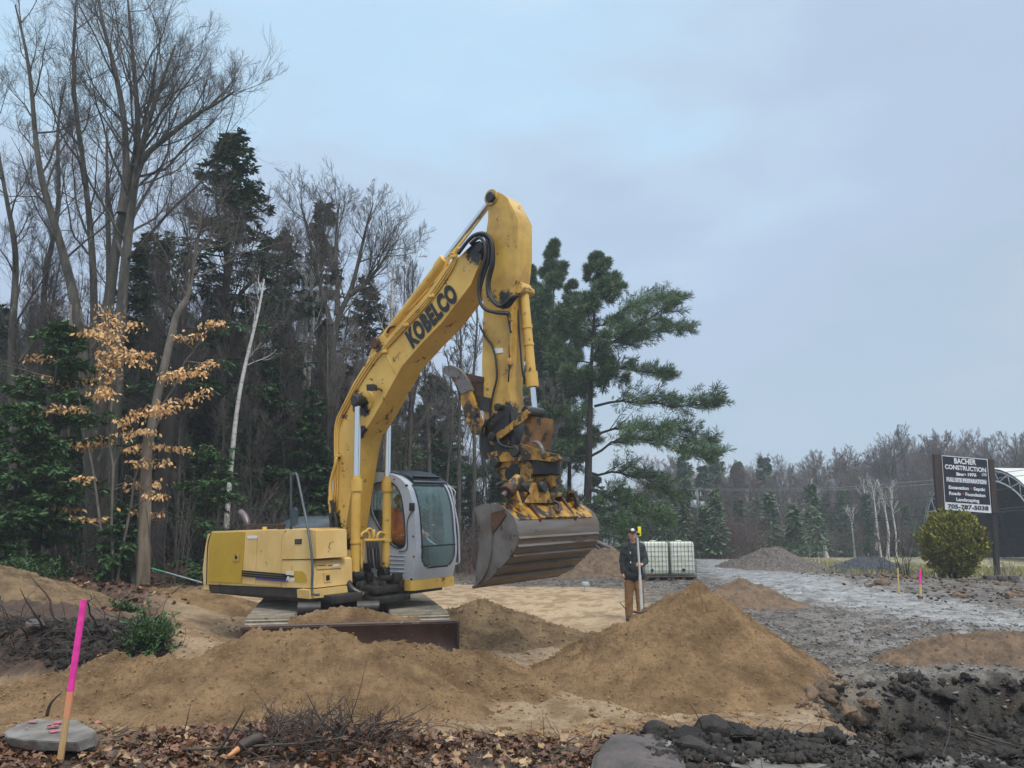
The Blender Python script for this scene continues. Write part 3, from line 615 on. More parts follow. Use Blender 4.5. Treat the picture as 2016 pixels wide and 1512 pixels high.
# dozer blade
bm = bmesh.new(); n = 9; prof = [(2.28+.09*(1-math.cos((i/n-.45)*2.2))*1.4, .42+.42*i/n) for i in range(n+1)]
f_ = [Vector((x, -1.27, z)) for x, z in prof]+[Vector((x-.04, -1.27, z)) for x, z in prof[::-1]]
prism(bm, f_, [Vector((p.x, 1.40, p.z)) for p in f_])
bl = chobj('dozer_blade', bm, M['blade'], exc, 30)
bm = bmesh.new(); cyl(bm, (2.27, -1.28, .845), (2.27, 1.41, .845), .03, n=10); bx(bm, (2.2, 0, .6), (.12, 2.4, .16)); chobj('blade_rail', bm, M['blade'], bl)
for s in (-1, 1): bm = bmesh.new(); bx(bm, (2.27, .065+s*1.35, .62), (.16, .03, .46)); chobj('end_plate', bm, M['blade'], bl)
bm = bmesh.new()
for s in (-.45, .45):
    bx(bm, (1.7, s, .45), (1.1, .14, .2), Matrix.Rotation(.08, 3, 'Y'))
chobj('blade_arm', bm, M['frame_black'], exc)
for s in (-.5, .28):
    bm = bmesh.new(); cyl(bm, (1.45, s, 1.0), (1.95, s, .62), .075, n=16); cyl(bm, (1.62, s-.15, .99), (1.62, s+.15, .99), .085, n=14); bx(bm, (1.45, s-.1, .85), (.25, .04, .4)); bx(bm, (1.45, s+.1, .85), (.25, .04, .4))
    b_ = chobj('blade_cylinder', bm, M['frame_black'])
    bm = bmesh.new(); cyl(bm, (1.95, s, .62), (2.2, s, .43), .04, n=12); chobj('rod', bm, M['chrome'], b_)
# sand riding in the blade
bm = bmesh.new(); v_ = []
rg = np.random.default_rng(3); nx_ = 60
for i in range(nx_):
    for j in range(14):
        t = i/(nx_-1); y_ = -.75+t*1.7; hgt = .90+.16*math.sin(math.pi*min(1, t*1.15))*(1-.3*t)
        x_ = 1.82+j/13*.40; z_ = hgt-.35*abs(j/13-.5)**1.4*2+rg.normal(0, .012)
        v_.append(bm.verts.new((x_, y_, max(z_, .6))))
for i in range(nx_-1):
    for j in range(13): bm.faces.new((v_[i*14+j], v_[(i+1)*14+j], v_[(i+1)*14+j+1], v_[i*14+j+1])).smooth = True
o = chobj('sand_on_blade', bm, M['sand']); wm_ = o; MWm = MM.copy()
o.parent = None; o.data.transform(MM); o.name = 'sand_heap'
meta(o, 'dark sand spilled along the top of the dozer blade', 'sand heap')

# ---------------------------------------------------------------- house
YR = -1.25
mbox('deck', (-.3, 0, 1.12), (3.0, 2.2, .12), M['frame_black'])
pl('engine_housing', [(402, 1150), (400, 1125), (404, 1078), (409, 1052), (419, 1046), (572, 1042), (566, 1157)], YR, 1.2, M['yel'], bevel=.05, seg=3)
pl('side_door', [(409, 1145), (412, 1064), (415, 1052), (420, 1049), (481, 1047), (475, 1148)], YR-.015, YR+.03, M['mustard'], bevel=.01).name = 'side_door'
dr = bpy.data.objects['side_door']
def pt(px, py, y=YR-.02): return my(px, py, y)
bm = bmesh.new()
for q, mi in (([(459, 1089), (470, 1089), (470, 1104), (459, 1104)], 0),):
    prism(bm, [my(x, y, YR-.03) for x, y in q], [my(x, y, YR) for x, y in q])
bmobj('latch', bm, M['yel_boom'], dr, 35, .006)
pl('latch_recess', [(462, 1094), (467, 1094), (467, 1101), (462, 1101)], YR-.034, YR-.028, M['decal_hole_black'], dr, 0)
for q in ([(484, 1047), (506, 1046), (502, 1151), (477, 1149)], [(508, 1046), (561, 1044), (553, 1155), (503, 1151)]):
    pl('side_panel', q, YR-.012, YR+.03, M['yel'], bevel=.012)
for (a, b, c_, d_) in ((475.5, 1122.5, 565, 1130), (475.5, 1126.8, 565, 1134.3), (475.5, 1131.2, 565, 1138.7)):
    pl('stripe', [(a, b), (c_, d_), (c_, d_+3.8), (a, b+3.6)], YR-.032, YR-.028, M['decal_hole_black'], bevel=0)
pl('stripe', [(503, 1137.6), (565, 1143), (565, 1146), (503, 1140.6)], YR-.032, YR-.028, M['decal_blue'], bevel=0)
pl('name_sticker', [(487, 1055), (506, 1054.5), (506, 1060), (487, 1060.5)], YR-.018, YR-.011, M['decal_white'], bevel=0)
# black skirt along the foot of the house, wrapping the tail
pl('skirt', [(402, 1149), (400.5, 1156), (404, 1162), (425, 1166), (609, 1179), (610, 1161), (566, 1156)], YR+.02, -.9, M['frame_black'], bevel=.02)
pl('counterweight', [(401, 1160), (399, 1120), (403, 1085), (407, 1080), (411, 1162)], YR+.01, 1.2, M['yel'], bevel=.03, seg=3)
# upper and lower storage boxes in front of the engine housing
up = pl('tool_box', [(556, 1101), (557, 1066), (562, 1048), (568, 1044), (612, 1043), (622, 1045), (623, 1100)], YR-.005, -.72, M['yel'], bevel=.035, seg=3)
pl('lamp_recess', [(580, 1061.5), (593.5, 1061), (593, 1071), (580, 1071.5)], YR-.012, YR+.0, M['decal_hole_black'], up, .002)
pl('lamp', [(582, 1063), (592, 1062.5), (592, 1069.5), (582, 1070)], YR-.016, YR-.01, M['exhaust'], up, .002)
lo = pl('fuel_tank', [(552, 1156), (553, 1105), (556, 1103), (610, 1102), (614, 1106), (615, 1158)], YR-.01, -.56, M['yel'], bevel=.04, seg=3)
xf = my(615, 1150, YR).x
def fx(px, py, o=.004): return mxx(px, py, xf+o)
q = [(638, 1128), (652, 1127), (653, 1145), (639, 1147)]
plx('latch', q, xf+.022, xf-.01, M['yel'], lo, .006); plx('latch_recess', [(642, 1133), (649, 1132), (649.5, 1142), (642.5, 1143)], xf+.026, xf+.02, M['decal_hole_black'], lo, 0)
plx('tank_lid', [(622, 1104), (668, 1102), (672, 1118), (624, 1121)], xf+.012, xf-.02, M['yel'], lo, .01)
plx('notice', [(655, 1112), (668, 1110), (668, 1114), (655, 1116)], xf+.017, xf+.011, M['decal_white'], lo, 0)
for a, b in ((625, 642), (646, 655), (658, 668)):
    plx('crack', [(a, 1113), (b, 1112), (b, 1113.2), (a, 1114.2)], xf+.016, xf+.011, M['decal_hole_black'], lo, 0)
plx('front_beam', [(608, 1162), (683, 1153), (685, 1166), (660, 1174), (609, 1179)], xf+.06, xf-.2, M['yel'], exc, .015)
bl_ = text_on('lettering', 'Bla', my(564, 1131, YR-.02), my(580, 1132, YR-.02), my(564.5, 1124, YR-.02), M['decal_white'], lo, .02, .25, .014)
text_on('lettering', 'Run', my(565, 1143, YR-.02), my(582, 1144.5, YR-.02), my(565.5, 1134, YR-.02), M['decal_white'], lo, .02, .25, .014)
pl('paint_patch', [(579, 1124), (596, 1125), (602, 1131), (603, 1146), (590, 1147), (580, 1144)], YR-.0155, YR-.009, M['mustard'], lo, 0)
for q in ([(575, 1122.5), (578.5, 1122.5), (580, 1146), (576, 1145.5)],):
    pl('stripe', [(555, 1131.5), (578, 1133), (578, 1136), (555, 1134.5)], YR-.0155, YR-.009, M['decal_hole_black'], lo, 0)
# gap lines between panels
tb('seam', [my(554, 1156, YR-.005), my(554.5, 1100, YR-.005), my(556, 1060, YR-.005), my(562, 1045, YR-.005)], .008, M['decal_hole_black'])
tb('seam', [my(406.5, 1150, YR-.005), my(409, 1075, YR-.005), my(416, 1048, YR-.005)], .008, M['decal_hole_black'])
tb('seam', [my(556, 1102, YR-.012), my(612, 1101, YR-.012)], .006, M['decal_hole_black'])
# hood, caps, exhaust on the roof of the house
bm = bmesh.new(); r_ = bmesh.ops.create_uvsphere(bm, u_segments=28, v_segments=14, radius=1)
bmesh.ops.transform(bm, matrix=Matrix.Translation((-.9, .45, 2.02)) @ Matrix.Diagonal((.95, .72, .26, 1)), verts=r_['verts'])
for v in bm.verts:
    v.co.z = max(v.co.z, 2.0); v.co.z = min(v.co.z, 2.24)
hd = bmobj('engine_hood', bm, M['hood_dark'], exc, 30)
tb('exhaust_pipe', [my(486, 1044, -.4), my(487, 1032, -.4), my(482, 1018, -.4), my(473, 1008, -.4)], .062, M['exhaust'], n=14)
bm = bmesh.new(); p = my(554, 1040, -.9); cyl(bm, p-Vector((0, 0, .08)), p+Vector((0, 0, .03)), .06, n=16); cyl(bm, p+Vector((0, 0, .03)), p+Vector((0, 0, .06)), .07, n=16); bmobj('filler_cap', bm, M['rust'], exc, 40)
p = my(521, 1041, -.8); cy('filler_cap', p-Vector((0, 0, .05)), p+Vector((0, 0, .03)), .035, M['yel_boom'])
# low hose and debris clutter on the roof
for k in range(5):
    a = my(470+k*22, 1040, -.5+.1*k); tb('roof_rail' if k == 0 else 'debris_stick', [a, a+Vector((.3, .05, .06)), a+Vector((.7, .15, .05))], .008, M['stick'], n=5)
# handrail with mirror
hr = tb('handrail', [my(628, 1171, -1.30), my(618, 1170, -1.30), my(614, 1160, -1.30), my(615, 1110, -1.30), my(607, 1045, -1.29), my(592, 970, -1.2), my(585, 936, -1.15), my(580, 933, -1.15), my(574, 936, -1.15), my(573, 950, -1.15), my(573, 1042, -1.1)], .018, M['grey_tube'], n=8, sm=3)
pl('mirror', [(571, 1001), (579, 999), (581, 1004), (580, 1032), (576, 1036), (571, 1035)], -1.2, -1.14, M['hood_dark'], hr, .01)
# ---------------------------------------------------------------- boom mount
pl('boom_bracket', [(634, 1064), (639, 1059), (650, 1060), (660, 1072), (678, 1112), (688, 1165), (640, 1165), (633, 1100)], -.46, -.41, M['yel_boom'], bevel=.01)
pl('boom_bracket', [(634, 1064), (639, 1059), (650, 1060), (660, 1072), (678, 1112), (688, 1165), (640, 1165), (633, 1100)], .12, .16, M['yel_boom'], bevel=.01)
bm = bmesh.new(); rr = random.Random(8)
a = my(690, 1140, -.3)
bx(bm, (.95, -.15, 1.2), (.8, .62, .1)); bx(bm, (1.15, -.15, 1.06), (.5, .7, .1)); bx(bm, (.35, -.15, 1.35), (.6, .5, .35))
for k in range(26):
    bx(bm, (rr.uniform(.6, 1.35), rr.uniform(-.45, .14), rr.uniform(1.2, 1.34)), (rr.uniform(.06, .2), rr.uniform(.06, .16), rr.uniform(.05, .14)), Matrix.Rotation(rr.uniform(0, 3), 3, 'Z'))
bmobj('swing_frame', bm, M['steel_black'], exc, 35, .01)
pf = my(702, 1125, -.44); zf = Vector((pf.x, 0, pf.z))
for yc in (-.44, .14):
    cy('pin_boss', (zf.x-.02, yc-.09, zf.z-.06), (zf.x-.02, yc+.09, zf.z-.06), .10, M['steel_black'], bevel=.01)
cy('pin_boss', (zf.x-.1, -.62, zf.z-.1), (zf.x-.1, -.5, zf.z-.1), .12, M['steel_black'], bevel=.02)
tb('hose', [(.7, -.62, 1.5), (.9, -.6, 1.35), (1.05, -.62, 1.22), (1.2, -.5, 1.12)], .05, M['steel_black'])
tb('hose', [my(650, 1075, -.5), my(662, 1085, -.5), my(680, 1110, -.5), my(690, 1140, -.5)], .045, M['rust'])
# ---------------------------------------------------------------- boom
boom_px = [(649, 1058), (650, 1040), (655, 990), (658, 920), (658, 850), (662, 822), (679, 788), (695, 755), (727, 703), (741, 690), (760, 668), (800, 623), (840, 578), (876, 528), (890, 514), (906, 504), (934, 477), (944, 474), (950, 484), (946, 515), (927, 560), (870, 635), (830, 676), (791, 721), (756, 785), (727, 835), (713, 852), (706, 880), (700, 915), (693, 960), (682, 1030), (677, 1060), (668, 1083), (656, 1082)]
bo = pl('boom', boom_px, -.36, .06, M['yel_boom'], bevel=.008)
yk = -.366
lt = text_on('lettering', 'KOBELCO', my(812, 685, yk), my(903, 584, yk), my(797, 657, yk), M['decal_hole_black'], bo, .065, 0, .004, 1.12, .72)
# keep the letters on the outer face (towards the camera): lift is along the plane normal, flip if needed
text_on('lettering', 'd', my(776, 713, yk), my(779, 709, yk), my(771, 706, yk), M['decal_hole_black'], bo, .02, .2, .004)
text_on('lettering', 'acera', my(779, 706, yk), my(789, 694, yk), my(777, 703, yk), M['rust'], bo, .0, .2, .004)
for off, yy in ((0, -.385), (5, -.38), (10, -.375)):
    tb('boom_pipe', [my(653+off, 1000, yy), my(659+off*.6, 930, yy), my(659+off*.6, 855, yy), my(664+off, 822, yy), my(681+off, 790, yy), my(697+off, 758, yy), my(730+off, 708, yy), my(762+off, 676-off*.2, yy), my(801+off, 632, yy), my(842+off, 586, yy), my(874+off, 540, yy), my(889+off*.7, 517, yy), my(896+off*.5, 498, yy), my(903+off*.5, 487, yy)], .013, M['yel_boom'], bo, 7, 3)
tb('pipe', [my(652, 1040, -.42), my(650, 985, -.42), my(651, 950, -.42), my(660, 915, -.42), my(663, 900, -.41)], .024, M['yel_boom'], bo, 10)
cy('pipe_clamp', my(651, 985, -.42)-Vector((0, 0, .06)), my(651, 985, -.42)+Vector((0, 0, .06)), .04, M['yel_boom'], bo)
for px_, py_ in ((665, 897), (757, 692), (893, 505), (800, 640), (850, 583)):
    p = my(px_, py_, -.39); mbox('pipe_clamp', p, (.09, .04, .045), M['yel_boom'], bo, .006)
tb('hose', [my(655, 1055, -.40), my(652, 1030, -.42), my(656, 1000, -.42), my(652, 985, -.44)], .03, M['rubber'], bo)
tb('hose', [my(661, 1062, -.38), my(664, 1035, -.39), my(657, 1005, -.40)], .03, M['rubber'], bo)
for k in range(3): tb('hose', [my(728-k*3, 700, -.2), my(735-k*2, 685, -.2), my(743-k, 672, -.15), my(752, 655, -.15), my(762, 648, -.15)], .018, M['rubber'] if k else M['yel_boom'], bo)
# weld seam and work light
tb('weld_seam', [my(759, 693, -.362), my(778, 735, -.362)], .006, M['yel_boom'], bo)
wl = pl('work_light', [(721, 757), (733, 756), (735, 760), (735, 768), (722, 769)], -.50, -.42, M['rubber'], bo, .01)
tb('bracket', [my(735, 765, -.44), my(748, 766, -.40), my(752, 770, -.37)], .014, M['rust'], wl, 6)
# pivot pins
pc = my(706, 789, -.46); cy('cylinder_pin', (pc.x, -.55, pc.z), (pc.x, .22, pc.z), .085, M['steel_black'], bo, bevel=.01)
cy('pin_flange', (pc.x+.06, -.385, pc.z), (pc.x+.06, -.36, pc.z), .16, M['yel_boom'], bo)
# boom cylinders
for yc in (-.47, .14):
    base = Vector((zf.x, yc, zf.z)); top = Vector((pc.x, yc, pc.z)); d = (top-base).normalized(); Lc = (top-base).length
    g = Lc*.525
    bm = bmesh.new(); cyl(bm, base, base+d*g, .068, n=24); cyl(bm, base+d*(g-.16), base+d*(g+.02), .086, n=24)
    cyl(bm, base+d*.4, base+d*.44, .08, n=24); cyl(bm, base+d*(g+.02), base+d*(g+.07), .058, n=20)
    c = bmobj('boom_cylinder', bm, M['yel_boom'], exc, 40)
    cy('rod', base+d*g, top, .048, M['chrome'], c)
    cy('rod_eye', top-Vector((0, .07, 0)), top+Vector((0, .07, 0)), .095, M['steel_black'], c, bevel=.01)
# bent feed pipes between the cylinders
def fxx(px, py, x=zf.x+.02): return mxx(px, py, x)
for q in ([(712, 1127), (711, 1060), (714, 1050), (720, 1046), (726, 1050), (728, 1066)], [(719, 1050), (722, 1044), (727, 1041), (732, 1045), (735, 1064)], [(742, 1064), (743, 1054), (748, 1048), (755, 1050), (760, 1060), (762, 1127)], [(736, 1066), (736, 1042)]):
    tb('feed_pipe', [fxx(*p) for p in q], .02, M['yel_boom'], exc, 8, 4)
for k, q in enumerate(([(724, 1066), (725, 1095), (728, 1120)], [(730, 1066), (731, 1095), (734, 1118)], [(736, 1066), (739, 1095), (742, 1120)], [(743, 1066), (745, 1095), (747, 1118)])):
    h_ = tb('hose', [fxx(*p, zf.x+.04) for p in q], .02, M['rubber'])
    cy('fitting', fxx(q[0][0], 1066, zf.x+.04), fxx(q[0][0]+.5, 1078, zf.x+.04), .026, M['exhaust'], h_, 10)
a, b = fxx(716, 1064), fxx(758, 1063); cy('pipe_clamp', a, b, .025, M['yel_boom'])
# ---------------------------------------------------------------- arm cylinder on top of the boom
ya = -.15; f0 = my(750, 678, ya); f1 = my(969, 392, ya); d = (f1-f0).normalized(); Lc = (f1-f0).length; g = Lc*.60
pl('cylinder_mount', [(727, 704), (741, 664), (752, 660), (764, 668), (775, 660)], -.24, -.06, M['yel_boom'], bo, .01)
bm = bmesh.new(); cyl(bm, f0+d*.12, f0+d*g, .085, n=24); cyl(bm, f0+d*(g-.16), f0+d*(g+.02), .102, n=24)
ac = bmobj('arm_cylinder', bm, M['yel_boom'], exc, 40)
cy('rod', f0+d*g, f1, .052, M['chrome'], ac)
cy('cylinder_eye', f0-Vector((0, .16, 0)), f0+Vector((0, .16, 0)), .09, M['rust'], ac, bevel=.01)
tb('pipe', [my(762, 655, -.25), my(768, 645, -.25), my(778, 642, -.22)], .018, M['rust'], ac)
tb('pipe', [my(800, 618, -.27), my(868, 540, -.27), my(882, 505, -.27), my(893, 497, -.27)], .016, M['yel_boom'], ac)
# ---------------------------------------------------------------- arm
arm_px = [(961, 392), (962, 382), (968, 377), (976, 376), (991, 383), (999, 390), (1010, 411), (1020, 432), (1020, 500), (1014, 560), (1008, 610), (1005, 690), (1000, 760), (1003, 800), (1002, 870), (998, 890), (975, 892), (962, 868), (951, 806), (949, 717), (952, 610), (948, 540), (956, 466), (961, 432)]
ar = pl('arm', arm_px, -.31, .0, M['yel_arm'], bevel=.008)
pp = my(968, 389, -.31); cy('pin', (pp.x, -.36, pp.z), (pp.x, .04, pp.z), .075, M['steel_black'], ar, bevel=.01)
cy('boss', (pp.x, -.335, pp.z), (pp.x, -.31, pp.z), .11, M['yel_arm'], ar)
pp2 = my(950, 489, -.34); cy('pin', (pp2.x, -.42, pp2.z), (pp2.x, .1, pp2.z), .07, M['steel_black'], ar, bevel=.01)
# reinforcing rib along the lower part of the side and front plate bracket
pl('side_plate', [(999, 396), (1019, 434), (1019, 500), (1013, 560), (1009, 562), (1012, 500), (1012, 436)], -.318, -.31, M['yel_arm'], ar, 0)
pl('grease_plate', [(973, 686), (989, 685), (990, 694), (974, 696)], -.318, -.31, M['decal_white'], ar, .003)
tb('pipe', [my(1006, 614, -.33), my(1007, 640, -.33), my(1004, 700, -.33), my(1002, 720, -.33)], .012, M['yel_arm'], ar)
tb('pipe', [my(1003, 680, -.33), my(1003, 712, -.34), my(1001, 752, -.33)], .010, M['rubber'], ar)
for q in ((1006, 625), (1003, 712)): mbox('bracket', my(*q, -.33), (.05, .05, .09), M['yel_arm'], ar, .005)
def hose(pts, y, r=.024, parent=ar, mat='rubber'): return tb('hose', [my(a, b, y) for a, b in pts], r, M[mat], parent, 8, 5)
hose([(905, 495), (918, 478), (933, 463), (952, 459), (966, 470), (971, 492), (971, 520), (963, 555), (966, 580), (978, 596), (998, 604), (1018, 582)], -.40)
hose([(902, 500), (922, 474), (940, 461), (958, 462), (969, 480), (968, 515), (960, 550), (963, 582), (984, 603), (1008, 586), (1022, 582)], -.43)
hose([(930, 476), (950, 463), (961, 478), (962, 510), (950, 550), (944, 577), (948, 600), (962, 612), (985, 615), (1002, 616)], -.41)
hose([(926, 480), (944, 468), (954, 482), (955, 510), (945, 545), (943, 580), (952, 606), (975, 615), (1002, 618)], -.44)
hose([(944, 640), (955, 662), (968, 680), (975, 702), (977, 718), (978, 745), (972, 770), (966, 800), (964, 830)], -.335, .014)
hose([(1000, 620), (1003, 640), (1006, 655)], -.34, .014)
cy('boss', my(1021, 568, -.28), Vector((my(1021, 568, -.28).x, .0, my(1021, 568, -.28).z)), .06, M['yel_arm'], ar)
# bucket cylinder in front of the arm
yb = -.13; c0 = my(1031, 569, yb); c1 = my(1053, 812, yb); d = (c1-c0).normalized(); Lc = (c1-c0).length
pl('cylinder_mount', [(1012, 545), (1030, 558), (1036, 566), (1032, 578), (1010, 590)], -.2, -.06, M['yel_arm'], ar)
bm = bmesh.new(); cyl(bm, c0, c0+d*Lc*.80, .062, n=20); cyl(bm, c0+d*Lc*.68, c0+d*Lc*.80, .082, n=20); cyl(bm, c0+d*Lc*.30, c0+d*Lc*.33, .072, n=20); cyl(bm, c0+d*Lc*.45, c0+d*Lc*.47, .07, n=20)
bc = bmobj('bucket_cylinder', bm, M['yel_boom'], exc, 40)
cy('rod', c0+d*Lc*.8, c1, .038, M['chrome'], bc)
cy('cylinder_eye', c0-Vector((0, .09, 0)), c0+Vector((0, .09, 0)), .075, M['yel_boom'], bc, bevel=.01)
tb('pipe', [c0+Vector((-.08, -.05, 0)), c0+d*.6+Vector((-.1, -.05, 0)), c0+d*Lc*.7+Vector((-.1, -.05, 0)), c0+d*Lc*.75+Vector((-.06, 0, 0))], .012, M['rubber'], bc)
# linkage
cy('link_pin', (c1.x, -.34, c1.z), (c1.x, .02, c1.z), .068, M['steel_black'], bevel=.012)
lk = pl('bucket_link', [(1037, 818), (1066, 822), (1064, 850), (1055, 884), (1020, 884), (1032, 850)], -.27, .0, M['link_brown'], bevel=.015)
for yy in (-.36, .03): pl('side_link', [(1022, 818), (1036, 806), (1043, 812), (1036, 824), (1005, 848), (982, 866), (974, 862), (978, 852), (1000, 838)], yy, yy+.03, M['yel_worn'], bevel=.006)
bm = bmesh.new(); p = my(976, 860, -.3); cyl(bm, (p.x, -.4, p.z), (p.x, .05, p.z), .06, n=16); bmobj('link_pin', bm, M['steel_black'], exc, 40, .008); bm = bmesh.new()
p = my(984, 802, -.3); cyl(bm, (p.x, -.37, p.z), (p.x, .05, p.z), .05, n=16); bmobj('link_pin', bm, M['steel_black'], exc, 40, .008)
tip = pl('arm_tip', [(955, 820), (1003, 800), (1012, 850), (1016, 880), (1006, 898), (975, 900), (955, 905), (944, 880), (950, 850)], -.29, -.02, M['steel_black'], bevel=.015)
hose([(973, 815), (955, 835), (948, 850), (946, 870), (950, 900), (960, 935), (968, 950)], -.42, .018)
hose([(966, 822), (950, 845), (946, 880), (953, 912), (962, 940)], -.40, .014)
hose([(978, 862), (985, 875), (1000, 880), (1012, 882)], -.40, .016)
hose([(980, 870), (992, 884), (1008, 888), (1020, 884)], -.38, .016)
# thumb
th = pl('thumb', [(871, 726), (876, 721), (888, 719), (904, 727), (917, 744), (926, 770), (934, 795), (944, 822), (949, 838), (947, 856), (930, 856), (918, 830), (908, 795), (898, 762), (891, 745), (878, 737), (871, 733)], -.40, -.34, M['yel_worn'], bevel=.008)
pl('thumb_claw', [(871, 726), (876, 721), (888, 719), (904, 727), (917, 744), (926, 768), (907, 776), (898, 755), (889, 745), (878, 738), (871, 733)], -.412, -.32, M['bucket_side'], th, .012)
pl('thumb_claw', [(871, 726), (876, 721), (888, 719), (904, 727), (917, 744), (926, 768), (934, 795), (944, 822), (947, 856), (930, 856), (908, 795), (898, 762), (889, 745), (878, 738), (871, 733)], .02, .07, M['bucket_side'], th, .012)
pl('cross_plate', [(916, 735), (950, 742), (950, 752), (922, 752)], -.34, .02, M['rust'], th, .01)
pl('thumb_body', [(920, 752), (950, 750), (950, 800), (938, 800), (930, 780)], -.33, .0, M['rust'], th, .01)
pl('bracket', [(934, 776), (965, 784), (962, 812), (942, 806)], -.34, .03, M['steel_black'], th, .01)
p = my(936, 815, -.41); cy('pin', (p.x, -.425, p.z), (p.x, -.39, p.z), .035, M['steel_black'], th)
# ---------------------------------------------------------------- tilting coupler
cp_px = [(959, 893), (975, 888), (995, 890), (1010, 877), (1030, 875), (1052, 883), (1074, 890), (1098, 895), (1101, 903), (1088, 909), (1052, 905), (1012, 908), (985, 909), (965, 906)]
co_ = pl('tilt_coupler', cp_px, -.38, -.32, M['yel_worn'], bevel=.008)
pl('coupler_plate', cp_px, -.06, -.0, M['yel_worn'], co_, .008)
pl('coupler_deck', [(985, 903), (1098, 898), (1100, 906), (985, 911)], -.32, -.06, M['steel_black'], co_, .01)
for q in ((1012, 888, .075), (972, 910, .07)):
    p = my(q[0], q[1], -.4); cy('pin', (p.x, -.41, p.z), (p.x, .02, p.z), q[2], M['steel_black'], co_, bevel=.01)
pl('casting', [(974, 912), (1040, 905), (1050, 920), (1048, 950), (1040, 968), (1020, 962), (1008, 968), (990, 945), (980, 936)], -.33, -.28, M['yel_worn'], co_, .012)
pl('casting', [(974, 912), (1040, 905), (1050, 920), (1048, 950), (1040, 968), (1020, 962), (1008, 968), (990, 945), (980, 936)], -.02, .04, M['yel_worn'], co_, .012)
bm = bmesh.new(); p = my(1012, 928, -.34); cyl(bm, (p.x, -.345, p.z), (p.x, -.325, p.z), .09, n=20); p = my(1003, 934, -.34); cyl(bm, (p.x, -.345, p.z), (p.x, -.326, p.z), .075, n=20); bmobj('opening', bm, M['decal_hole_black'], co_)  # black discs painted for the shade inside the casting's hole
p = my(1073, 915, -.15); cy('turntable', (p.x, -.14, p.z-.14), (p.x, -.14, p.z+.10), .2, M['steel_black'], co_, n=32, bevel=.02)
p = my(1062, 945, -.15); cy('tilt_housing', (p.x-.3, -.14, p.z+.05), (p.x+.25, -.14, p.z), .12, M['yel_worn'], co_, n=20, bevel=.02)
for yy, dx in ((-.40, 0), (-.0, 0)):
    a = [(1046, 870), (1058, 872), (1067, 884), (1070, 903)]
    tb('hook', [my(x_, y_, yy) for x_, y_ in a], [.012, .03, .03, .022], M['bucket_side'], co_, 8)
    
# tilt cylinder
t0 = mxx(1020, 945, my(1050, 950, -.3).x-.1); t1 = t0+Vector((-.0, 0, 0))
xe = my(1065, 958, -.15).x
t0 = mxx(1022, 942, xe+.1); t1 = mxx(989, 977, xe+.1); d = (t1-t0)
tcy = cy('tilt_cylinder', t0, t0+d*.75, .07, M['yel_worn'], exc, n=18, bevel=.01)
cy('collar', t0+d*.55, t0+d*.78, .085, M['rust'], tcy, n=18, bevel=.01); cy('rod', t0+d*.75, t1, .035, M['exhaust'], tcy)
tb('hose', [mxx(1000, 950, xe), mxx(1018, 952, xe+.1), mxx(1035, 962, xe+.15), mxx(1043, 975, xe+.1)], .016, M['rubber'], tcy)
tb('hose', [mxx(975, 956, xe), mxx(990, 948, xe), mxx(1003, 948, xe)], .014, M['rubber'], tcy)
# ---------------------------------------------------------------- bucket
y0, y1 = -1.01, .70
PB = [(936, 1000), (940, 996), (953, 992), (972, 990), (986, 994), (1003, 1006), (1015, 1020), (1021, 1036), (1022, 1052), (1020, 1070), (1013, 1088), (1003, 1101), (985, 1120), (962, 1143), (939, 1155)]
prof = [my(x, y, y0) for x, y in PB]
bm = bmesh.new(); ins = []
cx_ = sum((p.x for p in prof))/len(prof); cz_ = sum((p.z for p in prof))/len(prof); cc = Vector((my(938, 1080, y0).x, y0, my(938, 1080, y0).z))
inn = [p+(cc-p).normalized()*.03 for p in prof]
m_ = len(prof); ny_ = 24
def row(y, P): return [bm.verts.new((p.x, y, p.z)) for p in P]
g1 = [row(y0+(y1-y0)*k/ny_, prof) for k in range(ny_+1)]; g2 = [row(y0+(y1-y0)*k/ny_, inn) for k in range(ny_+1)]
for k in range(ny_):
    for i in range(m_-1):
        f = bm.faces.new((g1[k][i], g1[k][i+1], g1[k+1][i+1], g1[k+1][i])); f.smooth = True; f.material_index = 0 if i > 5 else 1
        f = bm.faces.new((g2[k][i+1], g2[k][i], g2[k+1][i], g2[k+1][i+1])); f.smooth = True
    for i in (0, m_-1): bm.faces.new((g1[k][i], g1[k+1][i], g2[k+1][i], g2[k][i]))
bmesh.ops.recalc_face_normals(bm, faces=bm.faces)
bu = bmobj('bucket', bm, [M['bucket'], M['yel_worn']], exc, 30)
side = [(936, 1000), (953, 992), (972, 990), (986, 994), (1003, 1006), (1015, 1020), (1021, 1036), (1022, 1052), (1020, 1070), (1013, 1088), (1003, 1101), (985, 1120), (962, 1143), (939, 1155), (940, 1118), (946, 1078), (945, 1048), (940, 1022)]
for ya_, yb_ in ((y0-.025, y0), (y1, y1+.025)):
    bm = bmesh.new(); a = [my(x, y, y0) for x, y in side]; prism(bm, [Vector((p.x, ya_, p.z)) for p in a], [Vector((p.x, yb_, p.z)) for p in a]); bmobj('end_plate', bm, M['bucket_side'], bu, 35, .004)
# pressed shape of the end plate: doubler along the opening and lower corner
pl('wear_strip', [(937, 1004), (962, 994), (966, 1012), (968, 1050), (966, 1090), (960, 1120), (950, 1140), (941, 1150), (942, 1118), (948, 1078), (947, 1048), (942, 1022)], y0-.045, y0-.025, M['bucket_side'], bu, .006)
pl('gusset', [(966, 1010), (992, 1003), (996, 1014), (970, 1050)], y0-.04, y0-.025, M['rust'], bu, .006)
